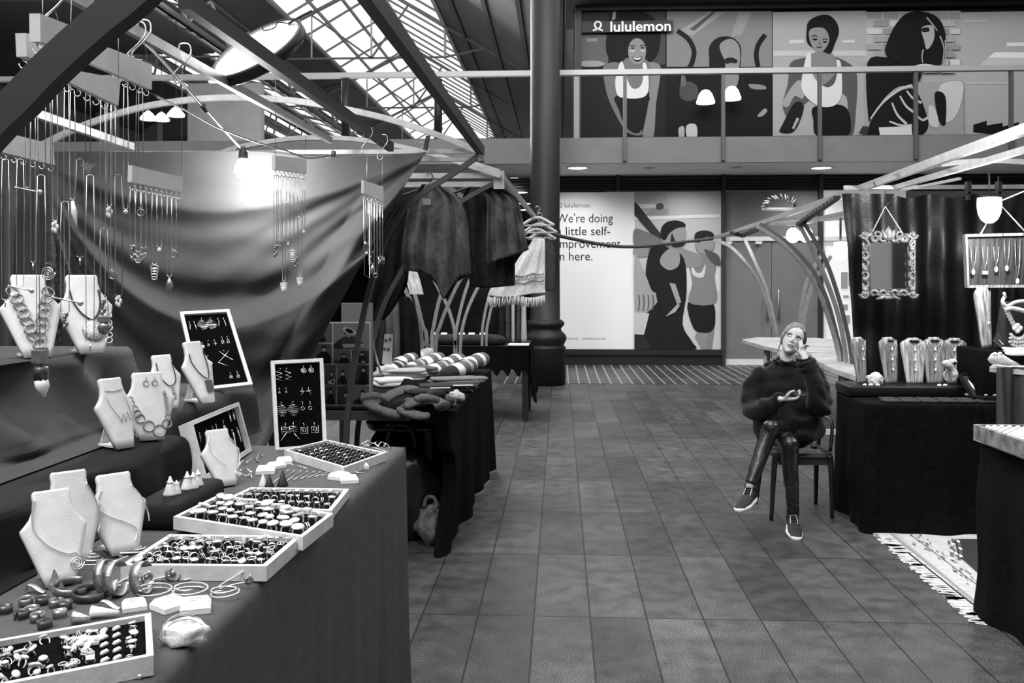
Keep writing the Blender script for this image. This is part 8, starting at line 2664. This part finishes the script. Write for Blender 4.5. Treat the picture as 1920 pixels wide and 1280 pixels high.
# --- hair: drawn back from a side parting into a low tail
def hair_pt(s, tq):
    az = -math.pi + 2 * math.pi * s               # 0 = face side
    az2 = az - .22
    aa = abs(math.atan2(math.sin(az2), math.cos(az2)))
    tab = ((0, .92), (.35, .98), (.8, 1.28), (1.15, 1.62), (1.5, 2.05), (2.0, 2.25), (3.2, 2.35))
    lim = 2.35
    for (a0, l0), (a1, l1) in zip(tab, tab[1:]):
        if a0 <= aa <= a1:
            lim = l0 + (l1 - l0) * (aa - a0) / (a1 - a0)
    th_ = lim * (1 - tq)
    x = math.sin(th_) * math.sin(az)
    y = -math.sin(th_) * math.cos(az)
    z = math.cos(th_)
    fl_ = 1 + .007 * math.sin(az * 47 + 5 * tq + 3 * noise.noise(Vector((x * 4, y * 4, z * 4)))) + .006 * math.sin(az * 23 + 1) + .02 * noise.noise(Vector((x * 5, y * 5, z * 5)))
    part = -.010 * math.exp(-((x * .078 - .014) / .006) ** 2) * max(0, -y + .25)
    fl_ -= .10 * max(0.0, 1 - tq * 5) ** 2
    return H((.0795 * x) * fl_, .008 + (.104 * y if y > 0 else .0985 * y) * fl_, .122 + (.121 + part) * z * fl_ if z > 0 else .122 + .105 * z * fl_)
mb = MB().grid(hair_pt, 220, 26)
mb.grid(lambda s, tq: hair_pt(s, 0) .lerp(H(0, .01, .12), .04 * tq), 72, 2)
hair = sub(mb, 'hair', HAIR, woman)
DH = mat('shadowed hair', .05, .5, 0, .5, 60)  # shadow on the image-right hair is put into this darker colour
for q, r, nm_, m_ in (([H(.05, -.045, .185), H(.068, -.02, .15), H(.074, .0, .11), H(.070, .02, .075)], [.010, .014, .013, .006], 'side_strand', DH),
                      ([H(-.050, -.050, .165), H(-.064, -.030, .13), H(-.069, -.012, .10), H(-.066, .0, .06), H(-.064, .012, .01), H(-.066, .025, -.03)], [.005, .006, .006, .004, .003, .001], 'side_strand', HAIR),
                      ([H(.0, .095, .10), H(-.02, .10, .05), H(-.05, .09, .0), H(-.075, .06, -.045)], [.028, .026, .018, .006], 'ponytail', HAIR)):
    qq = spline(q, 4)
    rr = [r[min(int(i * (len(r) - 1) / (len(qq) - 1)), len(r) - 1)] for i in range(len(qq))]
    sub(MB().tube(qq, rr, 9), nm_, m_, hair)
sub(MB().torus(H(.074, .022, .072), .009, .002, Matrix.Rotation(1.2, 3, 'Y'), 14, 5), 'earring', SV, woman)

# --- sweatshirt
sw = MB()
rows = [(677, 1453, 1503, .085, 6.47), (686, 1434, 1517, .11, 6.46), (698, 1421, 1530, .13, 6.45), (720, 1416, 1532, .15, 6.43), (745, 1414, 1532, .16, 6.42), (770, 1414, 1534, .17, 6.40), (790, 1412, 1542, .20, 6.38), (806, 1414, 1546, .22, 6.37), (818, 1418, 1546, .20, 6.37)]
rings = []
for v, u0, u1, dep, Yc in rows:
    ring = []
    for k in range(36):
        a_ = 2 * math.pi * k / 36
        s = .5 + .5 * math.cos(a_)
        p = P(u0 + (u1 - u0) * s, v, Yc)
        p.y -= dep * math.sin(a_)
        ring.append(p)
    rings.append(ring)
sw.loft(rings)
sw.tube(SLV_L, [.058, .060, .062, .064, .066, .068, .068, .068, .068, .068, .067, .066, .064, .062, .060, .057, .054, .050, .046, .044, .044], 14)
sw.tube(SLV_R, [.058, .060, .062, .065, .068, .070, .070, .070, .070, .068, .066, .065, .063, .061, .059, .057, .055, .053, .052, .052, .052], 14)
def swd(c):
    return .014 * noise.noise(Vector((c.x * 9, c.y * 9, c.z * 14))) + .013 * math.sin(40 * (c.z + .6 * c.x) + 6 * noise.noise(c * 4)) * (.4 + noise.noise(c * 3)) + .003 * noise.noise(c * 40)
sme = remesh(sw, .009, 5, disp=swd)
st = mobj(sme, 'sweatshirt', SWEAT, woman)
# collar and cuffs
col = []
for k in range(26):
    a_ = 2 * math.pi * k / 26
    p = P(1478 + 26 * math.cos(a_), 679 + 0 * math.sin(a_), 6.45)
    p.y -= .085 * math.sin(a_)
    p.z -= .030 * max(0, math.sin(a_)) - .01
    col.append(p)
sub(MB().tube(col, .013, 8, True), 'collar', SWEAT, st)
hood = []
for k in range(13):
    a_ = math.pi * (1.0 + k / 12)
    p = P(1478 + 40 * math.cos(a_), 684, 6.47)
    p.y -= .10 * math.sin(a_) 
    p.z -= .005
    hood.append(p)
sub(MB().tube(hood, [.012, .02, .026, .03, .032, .034, .034, .034, .032, .03, .026, .02, .012], 9), 'hood', SWEAT, st)
for w_, e_, r_ in ((wL, eL, .043), (wR, eR, .060)):
    dd = (w_ - e_).normalized()
    for k in range(2 if r_ > .05 else 1):
        c = w_ - dd * (.012 + .035 * k)
        R_ = dd.to_track_quat('Z', 'Y').to_matrix()
        sub(MB().torus(c, r_ - .012 + .008 * k, .017, R_, 18, 8), 'cuff', SWEAT, st)
sub(MB().torus(wR - (wR - eR).normalized() * -.008, .030, .010, (wR - eR).normalized().to_track_quat('Z', 'Y').to_matrix(), 16, 7), 'inner_cuff', BKG, st)

# --- leggings
lg = MB()
for th, tr, sh, sr in LEGS:
    lg.tube(spline(th, 5), [tr[0] + (tr[2] - tr[0]) * i / 10 for i in range(11)], 14)
    q = spline(sh, 5)
    lg.tube(q, [sr[0] + (sr[3] - sr[0]) * (i / (len(q) - 1)) ** 1.1 for i in range(len(q))], 14)
    lg.ball(th[2] + Vector((0, -.004, .002)), tr[2] * 1.04, 12)
lg.ball(hip + Vector((0, 0, -.03)), (.18, .15, .10), 14)
def lgd(c):
    low = max(0.0, min(1.0, (.42 - c.z) / .2))
    return .0022 * math.sin(95 * c.z + 24 * c.x + 9 * noise.noise(c * 11)) * low + .004 * noise.noise(c * 14)
mobj(remesh(lg, .007, 3, disp=lgd), 'leggings', LEATH, woman)

# --- shoes
SHOE = mat('black canvas shoe', .012, .7, 0, .3, 40, .2, 90)
SOLE = mat('white rubber sole', .75, .5)
def shoe(ankle, heel, toe, name_):
    ax_ = (toe - heel); L = ax_.length + .05; f = ax_.normalized()
    upv_ = (ankle - heel); upv_ = (upv_ - f * upv_.dot(f)).normalized()
    sd = f.cross(upv_)
    o_ = heel - f * .035 - upv_ * .028
    n_ = 16
    def ring(x, w, z0, z1):
        return [o_ + f * x + sd * (w * math.cos(q)) + upv_ * (z0 + (z1 - z0) * (.5 + .5 * math.sin(q))) for q in [2 * math.pi * k / n_ for k in range(n_)]]
    up_ = MB().loft([ring(.0, .022, .006, .07), ring(.02, .034, .006, .095), ring(.07, .036, .006, .10), ring(.11, .038, .006, .085), ring(.15, .042, .006, .062), ring(.19, .044, .006, .048), ring(L * .93, .036, .006, .036), ring(L, .015, .008, .022)])
    up_.tube([o_ + f * .045 + upv_ * .07, ankle], [.040, .040], 14)
    s_ = mobj(remesh(up_, .006, 3), 'shoe', SHOE, woman)
    out = []
    for k in range(24):
        a_ = 2 * math.pi * k / 24
        cx_ = (L / 2) + (L / 2 + .006) * math.cos(a_)
        w_ = (.050 if math.cos(a_) > 0 else .042) * math.copysign(abs(math.sin(a_)) ** .75, math.sin(a_))
        out.append(o_ + f * cx_ + sd * w_)
    sub(MB().loft([[p - upv_ * .002 for p in out], [p + upv_ * .022 for p in out]]), 'sole', SOLE, s_)
    for sg in (-1, 1):
        q = [o_ + f * (.075 + .016 * k) + sd * (sg * (.018 + .001 * k)) + upv_ * (.105 - .011 * k) for k in range(5)]
        sub(MB().tube(spline(q, 3), .0028, 6), 'lace_edge', mat('pale lace trim', .5, .6), s_)
    mb = MB()
    for k in range(4):
        a_, b_ = [o_ + f * (.082 + .017 * k) + sd * (sg * .018) + upv_ * (.103 - .011 * k) for sg in (-1, 1)]
        mb.tube([a_, (a_ + b_) / 2 + upv_ * .008, b_], .0026, 6)
    sub(mb, 'laces', BKG, s_)
shoe(aP, hP, tP, 'planted')
shoe(aC, hC, tC, 'crossed')
# --- phone in her hand
ph = pc + d * .060 + pn * .032
X_ = Vector((.80, -.58, -.02)).normalized(); Z_ = Vector((.05, -.25, .96)); Z_ = (Z_ - X_ * Z_.dot(X_)).normalized(); Y_ = Z_.cross(X_)
R_ = Matrix((X_, Y_, Z_)).transposed()
t = thing('mobile_phone', 'black mobile phone held in the seated woman\'s lower hand', 'phone', ph)
sub(MB().rbox(ph, (.135, .068, .009), .004, R_), 'case', mat('black phone', .01, .25, spec=.6), t)
sub(MB().box(ph + Z_ * .0046, (.125, .060, .0006), R_), 'screen', mat('phone screen', .02, .06, spec=.6), t)
